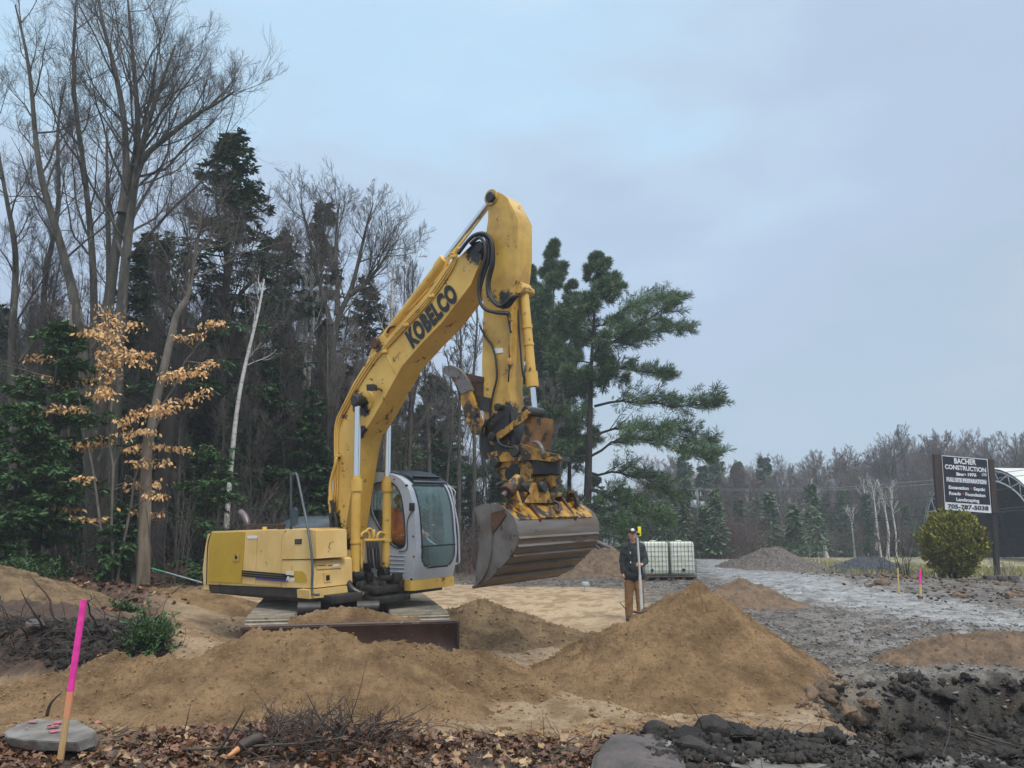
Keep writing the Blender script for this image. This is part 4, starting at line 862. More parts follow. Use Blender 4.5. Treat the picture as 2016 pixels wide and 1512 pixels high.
# wear ribs running along the back
for (qx, qy, r_) in ((1021, 1058, .014), (1019, 1074, .016), (1010, 1093, .012), (992, 1114, .012), (970, 1136, .014)):
    p = my(qx, qy, y0); bm = bmesh.new(); bx(bm, (p.x+.006, (y0+y1)/2, p.z-.004), (.04, y1-y0, .012), Matrix.Rotation(.9, 3, 'Y')); bmobj('wear_bar', bm, M['bucket'], bu, 35, .008)
p = my(939, 1154, y0); bm = bmesh.new(); bx(bm, (p.x+.02, (y0+y1)/2, p.z+.02), (.16, y1-y0+.06, .03), Matrix.Rotation(-.5, 3, 'Y')); bmobj('cutting_edge', bm, M['bucket_side'], bu, 35, .006)
# hanger: back plate, ear, ribs, hook
xt = my(1003, 1006, y0); 
ear = [(1040, 990), (1045, 978), (1053, 952), (1060, 947), (1068, 948), (1073, 957), (1090, 982), (1098, 990)]
plx('ear', ear, xe+.16, xe+.10, M['yel_worn'], bu, .01); plx('ear', ear, xe-.16, xe-.22, M['yel_worn'], bu, .01)
p = mxx(1065, 958, xe+.16); cy('pin', (xe-.26, p.y, p.z), (xe+.22, p.y, p.z), .07, M['steel_black'], bu, bevel=.012)
hp = [mxx(x, y, xe+.14) for x, y in ((984, 990), (1000, 984), (1040, 988), (1100, 986), (1128, 996), (1150, 1014), (1090, 1030), (1020, 1032))]
bm = bmesh.new()
tilt = Matrix.Rotation(.62, 3, 'Y')
a = my(988, 994, y0); b = my(1016, 1026, y0); nrm = Vector(((b-a).z, 0, -(b-a).x)).normalized(); nrm = nrm if nrm.z > 0 else -nrm
for ya_, yb_, h_ in ((y0+.03, y0+.5, .02), (-.55, .25, .045), (.28, .6, .025)):
    P0 = [Vector((a.x, ya_, a.z)), Vector((b.x, ya_, b.z)), Vector((b.x, yb_, b.z)), Vector((a.x, yb_, a.z))]; prism(bm, P0, [q_+nrm*h_ for q_ in P0])
bmobj('doubler_plate', bm, M['yel_worn'], bu, 35, .008)
for yy in (-.58, .18):
    bm = bmesh.new(); P0 = [Vector((a.x-.1, yy, a.z+.03)), Vector((a.x-.02, yy, a.z+.16)), Vector((b.x+.03, yy, b.z+.02)), Vector((b.x+.01, yy, b.z-.06))]
    prism(bm, P0, [q_+Vector((0, .035, 0)) for q_ in P0]); bmobj('rib', bm, M['rust'], bu, 35, .006)
bm = bmesh.new(); bx(bm, (a.x+.02, -.2, a.z+.12), (.05, .8, .05)); bmobj('cross_bar', bm, M['yel_worn'], bu, 35, .01)
m1 = (a+b)/2+nrm*.06
tb('lifting_hook', [Vector((m1.x-.06, -.1, m1.z+.09)), Vector((m1.x, -.04, m1.z+.05)), Vector((m1.x+.05, -.1, m1.z)), Vector((m1.x+.08, -.2, m1.z-.04)), Vector((m1.x+.04, -.22, m1.z+.02))], .022, M['rust'], bu)
for yy in (-.86, .38):
    bm = bmesh.new(); P0 = [Vector((a.x-.05, yy, a.z-.02)), Vector((a.x-.02, yy, a.z+.17)), Vector((a.x+.08, yy, a.z+.17)), Vector((a.x+.16, yy, a.z-.05))]; prism(bm, P0, [q_+Vector((0, .06, 0)) for q_ in P0]); lg = bmobj('lug', bm, M['yel_worn'], bu, 35, .02)
    cy('lug_hole_dark', (a.x+.03, yy-.004, a.z+.12), (a.x+.03, yy+.064, a.z+.12), .028, M['decal_hole_black'], lg)  # black plug stands for the dark inside the hole

# ---------------------------------------------------------------- cab
CY0, CY1 = .15, 1.04
EP = [(811, 1142), (816, 1118), (819, 1094), (819, 1070), (817.5, 1045), (816, 1020), (813, 996), (809, 978), (804, 963), (796, 950), (786, 941), (774, 935), (752, 930), (728, 929)]
ep = [my(x, y, CY0) for x, y in EP]
zs = np.array([p.z for p in ep]); xs = np.array([p.x for p in ep]); xb = -.42; zbot = ep[0].z; ztop = ep[-1].z
eps = smoothpath([Vector((p.x, 0, p.z)) for p in ep], 6)
def holeplate(name, outer, holes, y0, y1, mat, parent):
    bm = bmesh.new(); loops = []
    for yy in (y0, y1):
        es = []
        for lp in [outer]+holes:
            vs = [bm.verts.new((p[0], yy, p[1])) for p in lp]; loops.append(vs)
            es += [bm.edges.new((vs[i], vs[(i+1) % len(vs)])) for i in range(len(vs))]
        bmesh.ops.triangle_fill(bm, use_beauty=True, use_dissolve=False, edges=es)
    h = len(loops)//2
    for k in range(h):
        a, b = loops[k], loops[k+h]; n = len(a)
        for i in range(n): bm.faces.new((a[i], a[(i+1) % n], b[(i+1) % n], b[i]))
    return bmobj(name, bm, mat, parent, 30)
outer = [(p.x, p.z) for p in eps]+[(xb, ztop), (xb, zbot)]
cab = thing.__call__ if False else None
win = [my(x, y, CY0) for x, y in ((735, 956), (742, 951), (760, 949), (772, 951), (782, 960), (789, 975), (793, 995), (796, 1020), (797.5, 1050), (797.5, 1068), (794, 1076), (785, 1079), (775, 1075), (763, 1065), (755, 1052), (741, 1030), (730, 1000))]
win = [(p.x, p.z) for p in smoothpath([Vector((p.x, 0, p.z)) for p in win+[win[0]]], 5)[:-1]]
wx0 = min(p[0] for p in win); 
rear = [(xb+.12, ztop-.3), (wx0-.12, ztop-.18), (wx0-.12, zbot+.45), (xb+.12, zbot+.35)]
cab = holeplate('cab', outer, [win, rear], CY0, CY0+.04, M['silver'], exc)
# black gasket round the side window, glass behind
tb('gasket', [(x, CY0-.002, z) for x, z in win+[win[0]]], .012, M['rubber'], cab, 6, 0)
def flat(name, lp, y, mat, parent, t=.006):
    bm = bmesh.new(); prism(bm, [Vector((x, y, z)) for x, z in lp], [Vector((x, y+t, z)) for x, z in lp]); return bmobj(name, bm, mat, parent)
flat('side_window', win, CY0+.015, M['sideglass'], cab); flat('side_window', rear, CY0+.015, M['sideglass'], cab)
holeplate('far_side', outer, [win, rear], CY1-.04, CY1, M['silver'], cab)
flat('side_window', win, CY1-.02, M['sideglass'], cab); flat('side_window', rear, CY1-.02, M['sideglass'], cab)
# pressed ribs under the side window
for k in range(6):
    a = my(766, 1093+k*8, CY0-.004); b = my(796, 1094.5+k*8, CY0-.004)
    cy('pressed_rib', a, b, .008, M['silver'], cab, 8)
# front: lofted along the profile, classified into frame, gasket and glass
tt = np.linspace(0, 1, 90); cum = np.cumsum([0]+[(eps[i+1]-eps[i]).length for i in range(len(eps)-1)]); cum /= cum[-1]
px_ = np.interp(tt, cum, [p.x for p in eps]); pz_ = np.interp(tt, cum, [p.z for p in eps])
uu = np.linspace(0, 1, 64); Wd = CY1-CY0; bulge = .04
V_ = []; arc = tt*(cum[-1] and sum((eps[i+1]-eps[i]).length for i in range(len(eps)-1)))
for j in range(90):
    for i in range(64):
        bz = bulge*(1-(2*uu[i]-1)**4)*min(1, max(0, (ztop-pz_[j])/.3))
        V_.append((px_[j]+bz, CY0+Wd*uu[i], pz_[j]))
w0, w1 = CY0+.085, CY1-.06; g0 = .16; jt = np.argmin(np.abs(pz_-my(806, 953, CY0).z)); g1_ = arc[jt]
gl, fr, gk = [], [], []
def rr_sdf(y, a):
    # rounded lower corners, nearly square upper
    r = .20 if a < (g0+g1_)/2 else .05
    cy_, ca = (w0+w1)/2, (g0+g1_)/2; dy = abs(y-cy_)-((w1-w0)/2-r); da = abs(a-ca)-((g1_-g0)/2-r)
    return math.hypot(max(dy, 0), max(da, 0))+min(max(dy, da), 0)-r
for j in range(89):
    for i in range(63):
        q = (j*64+i, j*64+i+1, (j+1)*64+i+1, (j+1)*64+i); s = rr_sdf(CY0+Wd*(uu[i]+uu[i+1])/2, (arc[j]+arc[j+1])/2)
        (gl if s < -.022 else gk if s < 0 else fr).append(q)
V_ = np.array(V_)
fm = [0]*len(fr)+[1]*len(gk)
npmesh('front_frame', V_, np.array(fr+gk), parent=cab, smooth=True, mats=[M['silver'], M['rubber']], fm=fm)
Vg = V_.copy(); Vg[:, 0] -= .012
ws = npmesh('windscreen', Vg, np.array(gl), M['windshield'], cab, smooth=True)
jb = np.argmin(np.abs(pz_-my(819, 1077, CY0).z))
tb('windscreen_bar', [(px_[jb]+bulge*(1-(2*u-1)**4)+.004, CY0+Wd*u, pz_[jb]) for u in np.linspace(.09, .93, 12)], .013, M['rubber'], cab, 6, 0)
# body: back wall, floor, roof cap
bm = bmesh.new(); bx(bm, (xb+.02, (CY0+CY1)/2, zbot+.35), (.04, Wd-.08, .7)); bx(bm, (xb+.02, (CY0+CY1)/2, ztop-.1), (.04, Wd-.08, .2))
for y_ in (CY0+.08, CY1-.08): bx(bm, (xb+.02, y_, (zbot+ztop)/2), (.038, .1, ztop-zbot-.02))
bmobj('rear_wall', bm, M['interior'], cab)
mbox('floor', ((xb+ep[0].x)/2, (CY0+CY1)/2, zbot+.03), (ep[0].x-xb-.05, Wd-.085, .05), M['interior'], cab)
mbox('floor_mat', (ep[0].x-.3, (CY0+CY1)/2, zbot+.065), (.4, .7, .02), M['interior'], cab)
# roof cap: a skin over the upper part of the cab profile
kt = int(np.argmin(np.abs(pz_-(pz_[jt]+.01)))); PR = [(px_[j_], pz_[j_]) for j_ in range(kt, 90, 2)]+[(px_[-1]-(px_[-1]-xb)*q_, pz_[-1]) for q_ in (.25, .5, .75, 1)]
ya_, yb_ = CY0+.13, CY1-.02; bm = bmesh.new(); g_ = []
for (x_, z_) in PR:
    g_.append([bm.verts.new((x_+.012+(.018 if 0 < uq < 1 else 0), ya_+(yb_-ya_)*uq, z_+.012+(.028 if 0 < uq < 1 else 0))) for uq in (0, .05, .12, .5, .88, .95, 1)])
for i_ in range(len(g_)-1):
    for k_ in range(6): bm.faces.new((g_[i_][k_], g_[i_][k_+1], g_[i_+1][k_+1], g_[i_+1][k_])).smooth = True
bmesh.ops.solidify(bm, geom=bm.faces, thickness=.015); bmobj('roof', bm, M['roof'], cab, 40)
xr = PR[3][0]; zr = PR[3][1]
bm = bmesh.new(); bx(bm, (PR[2][0]+.05, (ya_+yb_)/2, PR[2][1]+.045), (.03, (yb_-ya_)*.78, .03), Matrix.Rotation(.5, 3, 'Y')); bmobj('visor_slot_dark', bm, M['decal_hole_black'], cab, 35, .006)  # solid black bar, painted shade of the slot above the windscreen
bm = bmesh.new(); bx(bm, (PR[0][0]+.04, (ya_+yb_)/2, PR[0][1]+.02), (.05, (yb_-ya_)*.98, .035), Matrix.Rotation(.6, 3, 'Y')); bmobj('visor', bm, M['roof'], cab, 35, .008)
# yellow base bar
bp = [Vector((.25, CY0-.03, 0)), Vector((1.0, CY0-.04, 0)), Vector((ep[0].x+.0, CY0-.03, 0)), Vector((ep[0].x+.05, CY0+.02, 0)), Vector((ep[0].x+.07, .6, 0)), Vector((ep[0].x+.05, CY1-.03, 0)), Vector((ep[0].x-.1, CY1+.03, 0)), Vector((.2, CY1+.03, 0))]
bm = bmesh.new(); za, zb_ = zbot-.15, zbot-.005
prism(bm, [Vector((p.x, p.y, za)) for p in bp], [Vector((p.x, p.y, zb_)) for p in bp]); bmobj('cab_base', bm, M['yel_boom'], cab, 35, .035, 3)
# hinge, bolts, lamp at the corner pillar
for (a, b, r_) in ((811, 1003, .03), (813, 1056, .014), (814, 1096, .014), (809, 1141, .018), (799, 956, .02), (775, 944, .012)):
    p = my(a, b, CY0-.01); bm = bmesh.new(); cyl(bm, p, p+Vector((.0, .03, 0)), r_, n=10); bmobj('bolt', bm, M['rubber'], cab)
p = my(811, 998, CY0-.02); mbox('pillar_lamp', p, (.07, .06, .12), M['rubber'], cab, .01)
tb('cable', [my(811, 1005, CY0-.02), my(803, 1022, CY0-.01), my(801, 1040, CY0-.01), my(802, 1075, CY0-.01), my(797, 1084, CY0-.01), my(785, 1086, CY0-.01)], .006, M['rubber'], cab, 5)
hrl = tb('grab_rail', [my(873, 960, 1.1), my(882, 958, 1.12), my(889, 968, 1.12), my(895, 1000, 1.12), my(902, 1040, 1.12), my(903.5, 1080, 1.12), my(904, 1104, 1.12), my(900, 1110, 1.12), my(890, 1110, 1.06)], .015, M['silver'], cab, 8)
pl('mirror', [(881, 966), (889, 968), (895, 990), (897, 1000), (886, 996)], 1.13, 1.16, M['rubber'], cab, .01)
tb('mirror_arm', [my(868, 943, 1.03), my(885, 957, 1.14), my(896, 968, 1.14), my(895, 980, 1.14), my(897, 994, 1.14)], .009, M['silver'], cab, 6)
# seat and levers
mbox('seat', (.32, .6, zbot+.36), (.5, .5, .14), M['interior'], cab, .04); mbox('seat_back', (.06, .6, zbot+.72), (.12, .48, .62), M['interior'], cab, .04)
mbox('seat_box', (.32, .6, zbot+.17), (.45, .45, .26), M['interior'], cab)
for y_ in (.32, .88):
    mbox('console', (.45, y_, zbot+.4), (.55, .13, .2), M['interior'], cab, .03)
    tb('control_lever', [(.72, y_, zbot+.45), (.76, y_, zbot+.58), (.77, y_, zbot+.68)], [.02, .015, .024], M['rubber'], cab, 8)
for y_ in (.56, .68): tb('travel_lever', [(1.0, y_, zbot+.06), (.98, y_, zbot+.4), (.92, y_, zbot+.74)], .014, M['exhaust'], cab, 8); 
pl('window_sticker', [(769, 958), (778, 957), (778, 963), (769, 964)], CY0+.03, CY0+.034, M['decal_white'], cab, 0)
# ---------------------------------------------------------------- trees
def nrm_(v): return v/np.maximum(np.linalg.norm(v, axis=-1, keepdims=True), 1e-9)
def perp_rand(t, rng):
    r = rng.normal(size=t.shape); r -= (r*t).sum(-1, keepdims=True)*t; return nrm_(r)
def polyl(start, d, length, n, rng, wig, up, r0, r1):
    B = len(start); P = np.empty((B, n+1, 3)); P[:, 0] = start; d = nrm_(d.copy())
    upv = np.broadcast_to(np.asarray(up).reshape(-1, 1) if np.ndim(up) else up, (B, 1))
    for i in range(n):
        d = nrm_(d+rng.normal(size=d.shape)*wig+np.array([0, 0, 1.0])*upv); P[:, i+1] = P[:, i]+d*(length/n)[:, None]
    t = np.linspace(0, 1, n+1)[None]; Rr = r0[:, None]*(1-t)+r1[:, None]*t
    return P, Rr
def tubes_np(P, Rr, sides):
    B, n, _ = P.shape; T = np.empty_like(P); T[:, 1:-1] = P[:, 2:]-P[:, :-2]; T[:, 0] = P[:, 1]-P[:, 0]; T[:, -1] = P[:, -1]-P[:, -2]; T = nrm_(T)
    ref = np.array([.31, .87, .38])[None, None]; U = nrm_(np.cross(T, ref)); Vv = np.cross(T, U)
    a = np.arange(sides)*2*np.pi/sides
    ring = P[:, :, None]+(U[:, :, None]*np.cos(a)[None, None, :, None]+Vv[:, :, None]*np.sin(a)[None, None, :, None])*Rr[:, :, None, None]
    b = (np.arange(B)*n*sides)[:, None, None]; i = (np.arange(n-1)*sides)[None, :, None]; k = np.arange(sides)[None, None]; k2 = (k+1) % sides
    F = np.stack([b+i+k, b+i+k2, b+i+sides+k2, b+i+sides+k], -1)
    return ring.reshape(-1, 3), F.reshape(-1, 4)
class Acc:
    def __init__(s): s.V = []; s.F = []; s.n = 0
    def add(s, V, F): s.V.append(V); s.F.append(F+s.n); s.n += len(V)
    def out(s): return np.concatenate(s.V), np.concatenate(s.F)
def children(P, Rr, m, t0, t1, ang, angv, ratio, rratio, rng, lens, taper=.5):
    B, n, _ = P.shape; t = t0+(t1-t0)*(np.arange(m)[None]+rng.random((B, m)))/m
    f = t*(n-1); i = np.minimum(f.astype(int), n-2); fr = (f-i)[..., None]; bi = np.arange(B)[:, None]
    S = P[bi, i]*(1-fr)+P[bi, i+1]*fr; T = nrm_(P[bi, i+1]-P[bi, i]); r = Rr[bi, i]*(1-fr[..., 0])+Rr[bi, i+1]*fr[..., 0]
    S = S.reshape(-1, 3); T = T.reshape(-1, 3); r = r.ravel(); t = t.ravel()
    a = ang+angv*rng.normal(size=len(S)); D = T*np.cos(a)[:, None]+perp_rand(T, rng)*np.sin(a)[:, None]
    Ln = np.repeat(lens, m)*ratio*(1-taper*(t-t0)/(max(t1-t0, .01)))*rng.uniform(.6, 1.25, len(S))
    return S, D, Ln, r*rratio
def bare_tree_np(rng, trunk, r0, r1, n1=14, L1=None, t0=.4, up=.10, ang=.75, dens=(8, 7, 5), rmin=.006, L1s=.38, flat=None):
    """trunk: (k,3) path; returns (limb mesh, twig mesh)"""
    trunk = np.asarray(trunk, float); k = 24; s = np.linspace(0, len(trunk)-1, k); P0 = np.stack([np.interp(s, np.arange(len(trunk)), trunk[:, j]) for j in range(3)], -1)
    ker = np.array([.25, .5, .25]); 
    for _ in range(3): P0[1:-1] = P0[:-2]*.25+P0[1:-1]*.5+P0[2:]*.25
    H = np.linalg.norm(P0[-1]-P0[0]); seg = np.linspace(0, 1, k); Rr = (r0*(1-seg)**.8+r1)[None]; P0 = P0[None]
    Rr[0, 0] *= 1.35; Rr[0, 1] *= 1.12
    wood = Acc(); tw = Acc(); wood.add(*tubes_np(P0, Rr, 10))
    S, D, Ln, r = children(P0, Rr, n1, t0, .99, ang, .2, 1, .46, rng, np.array([H*L1s if L1 is None else L1]), .55)
    r = np.minimum(r, .008+Ln*.0085); P1, R1 = polyl(S, D, Ln, 9, rng, .11, up, r, np.full(len(r), rmin*1.4)); wood.add(*tubes_np(P1, R1, 6))
    S, D, L2, r = children(P1, R1, dens[0], .15, 1, .68, .2, .52, .48, rng, Ln, .5)
    r = np.minimum(r, .005+L2*.006); P2, R2 = polyl(S, D, L2, 6, rng, .11, up*.9, r, np.full(len(r), rmin)); wood.add(*tubes_np(P2, R2, 4))
    S, D, L3, r = children(P2, R2, dens[1], .12, 1, .62, .2, .62, .5, rng, L2, .45)
    P3, R3 = polyl(S, D, L3, 4, rng, .09, up*.8, np.maximum(np.minimum(r, rmin*1.5), rmin), np.full(len(r), rmin*.7)); tw.add(*tubes_np(P3, R3, 3))
    if dens[2]:
        S, D, L4, r = children(P3, R3, dens[2], .12, 1, .62, .2, .6, .8, rng, L3, .35)
        P4, R4 = polyl(S, D, L4, 3, rng, .09, up*.8, np.full(len(r), rmin*.7), np.full(len(r), rmin*.5)); tw.add(*tubes_np(P4, R4, 3))
    return wood.out(), tw.out()
def leafquads(C_, D, Nn, L_, Wd):
    """rhombic leaflets: centre start C_, direction D, side Nn"""
    a = C_; b = C_+D*(L_*.5)[:, None]+Nn*(Wd*.5)[:, None]; c = C_+D*L_[:, None]; d = C_+D*(L_*.5)[:, None]-Nn*(Wd*.5)[:, None]
    V = np.stack([a, b, c, d], 1).reshape(-1, 3); return V, np.arange(len(V)).reshape(-1, 4)
def conifer_np(rng, H, r0, wid, nb=70, t0=.12, kind='hemlock', shape=1.0, nl=22, ls=.16, droop=-.03, bend=(0, 0), gaps=.15, trunkpath=None, lw=.34):
    k = 16; s = np.linspace(0, 1, k)
    if trunkpath is None: P0 = np.stack([bend[0]*s**2, bend[1]*s**2, s*H], -1)[None]
    else:
        tp = np.asarray(trunkpath, float); q = np.linspace(0, len(tp)-1, k); P0 = np.stack([np.interp(q, np.arange(len(tp)), tp[:, j]) for j in range(3)], -1)[None]
    R0 = (r0*(1-s)+.01)[None]; wood = Acc(); wood.add(*tubes_np(P0, R0, 9))
    t = t0+(1-t0)*(np.arange(nb)+rng.random(nb))/nb; az = rng.uniform(0, 2*np.pi, nb)
    f = t*(k-1); i = np.minimum(f.astype(int), k-2); fr = (f-i)[:, None]; S = P0[0][i]*(1-fr)+P0[0][i+1]*fr
    u = (t-t0)/(1-t0); env = {1: lambda: (1-u)**.75*(.55+.45*np.minimum(u*5, 1)), 2: lambda: (1-u**2.2)*(.5+.5*np.minimum(u*3, 1)), 3: lambda: (1-u)**.6*np.minimum(1, .35+u*1.4)}[int(shape)]()
    Ln = wid*np.maximum(env, .05)*rng.uniform(.6, 1.15, nb)
    el = {'hemlock': -.02+.45*u, 'spruce': -.18+.5*u, 'pine': .10+.55*u, 'cedar': .25+.5*u}[kind]+rng.normal(0, .12, nb)
    D = np.stack([np.cos(az)*np.cos(el), np.sin(az)*np.cos(el), np.sin(el)], -1)
    P1, R1 = polyl(S, D, Ln, 8, rng, .05, droop, np.maximum(.012, .028*Ln/ max(wid, .1)*r0*9), np.full(nb, .006)); wood.add(*tubes_np(P1, R1, 4))
    fol = Acc()
    if kind == 'pine':
        S, D2, L2, r = children(P1, R1, 10, .15, 1, .75, .2, .42, .6, rng, Ln, .5); P2, R2 = polyl(S, D2, L2, 4, rng, .1, .10, np.maximum(r, .008), np.full(len(r), .006)); wood.add(*tubes_np(P2, R2, 3))
        S, D3, L3, r = children(P2, R2, 6, .2, 1, .6, .2, .45, .6, rng, L2, .4); P3, R3 = polyl(S, D3, np.maximum(L3, .15), 2, rng, .1, .1, np.full(len(r), .006), np.full(len(r), .005))
        keep = rng.random(len(P3)) > gaps; P3 = P3[keep]
        # needle tufts along each twig
        for q in (0.35, .65, 1.0):
            base = P3[:, 0]*(1-q)+P3[:, 2]*q; T = nrm_(P3[:, 2]-P3[:, 0]); m = nl
            b = np.repeat(base, m, 0); Tt = np.repeat(T, m, 0); a = rng.uniform(.3, 1.25, len(b)); Dn = Tt*np.cos(a)[:, None]+perp_rand(Tt, rng)*np.sin(a)[:, None]
            N2 = nrm_(np.cross(Dn, rng.normal(size=Dn.shape))); L_ = ls*rng.uniform(.7, 1.3, len(b)); V, F = leafquads(b, Dn, N2, L_, L_*lw*.38); fol.add(V, F)
    else:
        m = 16; S, D2, L2, r = children(P1, R1, m, .12, 1, .9, .15, .34, .6, rng, Ln, .6)
        D2[:, 2] *= .35; D2 = nrm_(D2)  # sprays lie flat
        keep = rng.random(len(S)) > gaps; S, D2, L2 = S[keep], D2[keep], L2[keep]
        P2, R2 = polyl(S, D2, np.maximum(L2, ls*1.5), 3, rng, .08, -.06, np.full(len(S), .006), np.full(len(S), .004))
        tq = rng.random((len(P2), nl)); f = tq*3; i = np.minimum(f.astype(int), 2); fr = (f-i)[..., None]; bi = np.arange(len(P2))[:, None]
        Cc = (P2[bi, i]*(1-fr)+P2[bi, i+1]*fr).reshape(-1, 3); T = nrm_(P2[:, 3]-P2[:, 0]); T = np.repeat(T, nl, 0)
        side = nrm_(np.cross(T, np.array([0, 0, 1.]))+1e-6)*np.where(rng.random(len(T)) < .5, 1, -1)[:, None]
        Dn = nrm_(T*.7+side*rng.uniform(.2, 1.0, (len(T), 1))+np.array([0, 0, -1.])*rng.uniform(-.1, .45, (len(T), 1))+rng.normal(size=T.shape)*.18)
        N2 = nrm_(np.cross(Dn, np.array([0, 0, 1.])+rng.normal(size=Dn.shape)*.5)); L_ = ls*rng.uniform(.6, 1.3, len(T)); V, F = leafquads(Cc, Dn, N2, L_, L_*lw); fol.add(V, F)
    return wood.out(), fol.out()
def tree(name, label, cat, wood, crown, wmat, cmat, loc=(0, 0, 0), group=None, wname='trunk', cname='crown', extra=None):
    t = thing(name, label, cat, loc, group=group)
    npmesh(wname, *wood, wmat, t, smooth=True); npmesh(cname, *crown, cmat, t)
    return t
def dup(root, loc, rotz=0, sc=1, label=None, group=None):
    r = root.copy(); C.objects.link(r); r.location = loc; r.rotation_euler = (0, 0, rotz); r.scale = (sc, sc, sc) if not hasattr(sc, '__len__') else sc
    if label: r['label'] = label
    if group: r['group'] = group
    for ch in list(root.children):
        c = ch.copy(); C.objects.link(c); c.parent = r
        for g in list(ch.children): d = g.copy(); C.objects.link(d); d.parent = c
    return r
def path(pxs, D, Ds=None): return np.array([W(x, y, (D if Ds is None else D+Ds*i/(len(pxs)-1)))[:] for i, (x, y) in enumerate(pxs)])
def ptree(name, label, pxs, D, r0, seed, n1=14, L1=3.0, t0=.4, mat='bark', tmat='twig', up=.12, ang=.75, dens=(9, 7, 5), Ds=0, r1=.02, rmin=.0034, group=None, cat='tree'):
    rng = np.random.default_rng(seed); P = path(pxs, D, Ds); o = P[0].copy(); g = gz(o[0], o[1]); o[2] = g-.1
    P[0, 2] = g-.1; wood, tw = bare_tree_np(rng, P-o, r0, r1, n1, L1, t0, up, ang, dens, rmin)
    return tree(name, label, cat, wood, tw, M[mat], M[tmat], tuple(o), group, 'trunk', 'twigs')
# --- the maple clump at the left: one root, several stems; each stem is a limb mesh of the clump
def clump():
    base = W(195, 1120, 18.5); gg = gz(base.x, base.y)-.15; t = thing('maple_tree', 'tall bare maple clump with several grey stems and wide crown at the left', 'tree', (base.x, base.y, gg)); o = np.array([base.x, base.y, gg])
    stems = [([(205, 1125), (215, 960), (228, 780), (238, 620), (250, 480), (268, 330), (300, 210), (345, 90)], 18.0, .17, 20, 4.9, .50, 101),
             ([(185, 1120), (192, 900), (202, 700), (222, 520), (240, 420), (268, 310), (275, 250), (262, 120), (250, -20)], 18.6, .15, 17, 4.2, .50, 102),
             ([(195, 1120), (178, 950), (168, 780), (162, 640), (130, 520), (105, 430), (80, 360), (66, 250), (62, 130), (30, 10)], 18.8, .14, 15, 3.2, .45, 103),
             ([(175, 1118), (180, 900), (185, 720), (186, 560), (176, 420), (160, 290), (140, 150), (150, 0)], 19.3, .11, 14, 3.4, .45, 104),
             ([(268, 330), (290, 300), (340, 262), (385, 225), (425, 205), (462, 180)], 18.0, .06, 14, 2.4, .15, 105),
             ([(240, 420), (250, 330), (245, 230), (225, 130), (200, 40), (190, -40)], 18.3, .08, 12, 2.8, .2, 106)]
    for i, (px, D, r, n1, L1, t0, sd) in enumerate(stems):
        rng = np.random.default_rng(sd); P = path(px, D); 
        if i < 4: P[0, 2] = gg
        wd, tw = bare_tree_np(rng, P-o, r, .02, n1, L1, t0, .11, .72, (9, 6, 5), .003)
        s = npmesh('stem', *wd, M['bark'], t, smooth=True); npmesh('twigs', *tw, M['twig'], s)
clump()
ptree('bare_tree', 'slim bare tree leaning in from the left edge of the photo', [(20, 1110), (30, 900), (20, 700), (35, 500), (10, 380), (-20, 200)], 20, .12, 110, 16, 3.0, .3)
ptree('bare_tree', 'thin dark bare tree at the left edge, right of the leaning one', [(90, 1110), (85, 900), (95, 720), (80, 560), (120, 420), (110, 250), (130, 160)], 21.5, .10, 111, 16, 2.6, .3)
ptree('bare_tree', 'straight slender bare tree rising behind the maple clump', [(215, 1100), (214, 800), (215, 560), (212, 400), (210, 250)], 23, .12, 112, 18, 2.6, .35)
ptree('beech_tree', 'crooked pale beech stem left of the white birch', [(272, 1120), (283, 980), (290, 850), (325, 720), (342, 640), (348, 610), (368, 598), (374, 560), (384, 500), (392, 460), (398, 420)], 16.5, .085, 113, 14, 2.8, .62, 'bark_beech', 'twig', .06, 1.0)
ptree('pine_tree', 'thick dark pine trunk between the snag and the excavator', [(300, 1125), (318, 950), (338, 800), (352, 700), (362, 600), (372, 480)], 19.5, .2, 114, 16, 1.6, .45, 'bark_dark', 'twig', -.02, 1.2, (6, 5, 3))
# broken grey snag
rng = np.random.default_rng(115); P = path([(282, 1150), (284, 1050), (287, 960), (289, 880)], 16.2); o = P[0].copy(); o[2] = gz(o[0], o[1])-.1; P[0, 2] = o[2]; P = P-o
k = 14; q = np.linspace(0, 3, k); PP = np.stack([np.interp(q, range(4), P[:, j]) for j in range(3)], -1)[None]; RR = np.linspace(.14, .11, k)[None]*(1+rng.uniform(-.06, .06, k))
Vt, Ft = tubes_np(PP, RR, 12); Vt[-12:, 2] += rng.uniform(-.25, .5, 12); Vt[-12:, :2] = Vt[-12:, :2]*.8+PP[0, -1, :2]*.2
t = thing('dead_tree', 'broken pale brown snag with a splintered top in front of the dark pine trunk', 'dead tree', tuple(o)); npmesh('trunk', Vt, Ft, M['bark_snag'], t, smooth=True)
wd, tw = bare_tree_np(rng, PP[0, 3:], .02, .01, 5, .9, .2, 0, 1.2, (3, 2, 0), .006); npmesh('branches', *wd, M['bark_snag'], t)
# two short thick trunks in the undergrowth
ptree('hemlock_tree', 'reddish brown trunk in the undergrowth left of the maple clump', [(122, 1130), (122, 1000), (128, 860), (136, 760), (140, 600)], 17.5, .13, 116, 12, 1.6, .5, 'bark_snag', 'twig', 0, 1.2, (5, 4, 3))
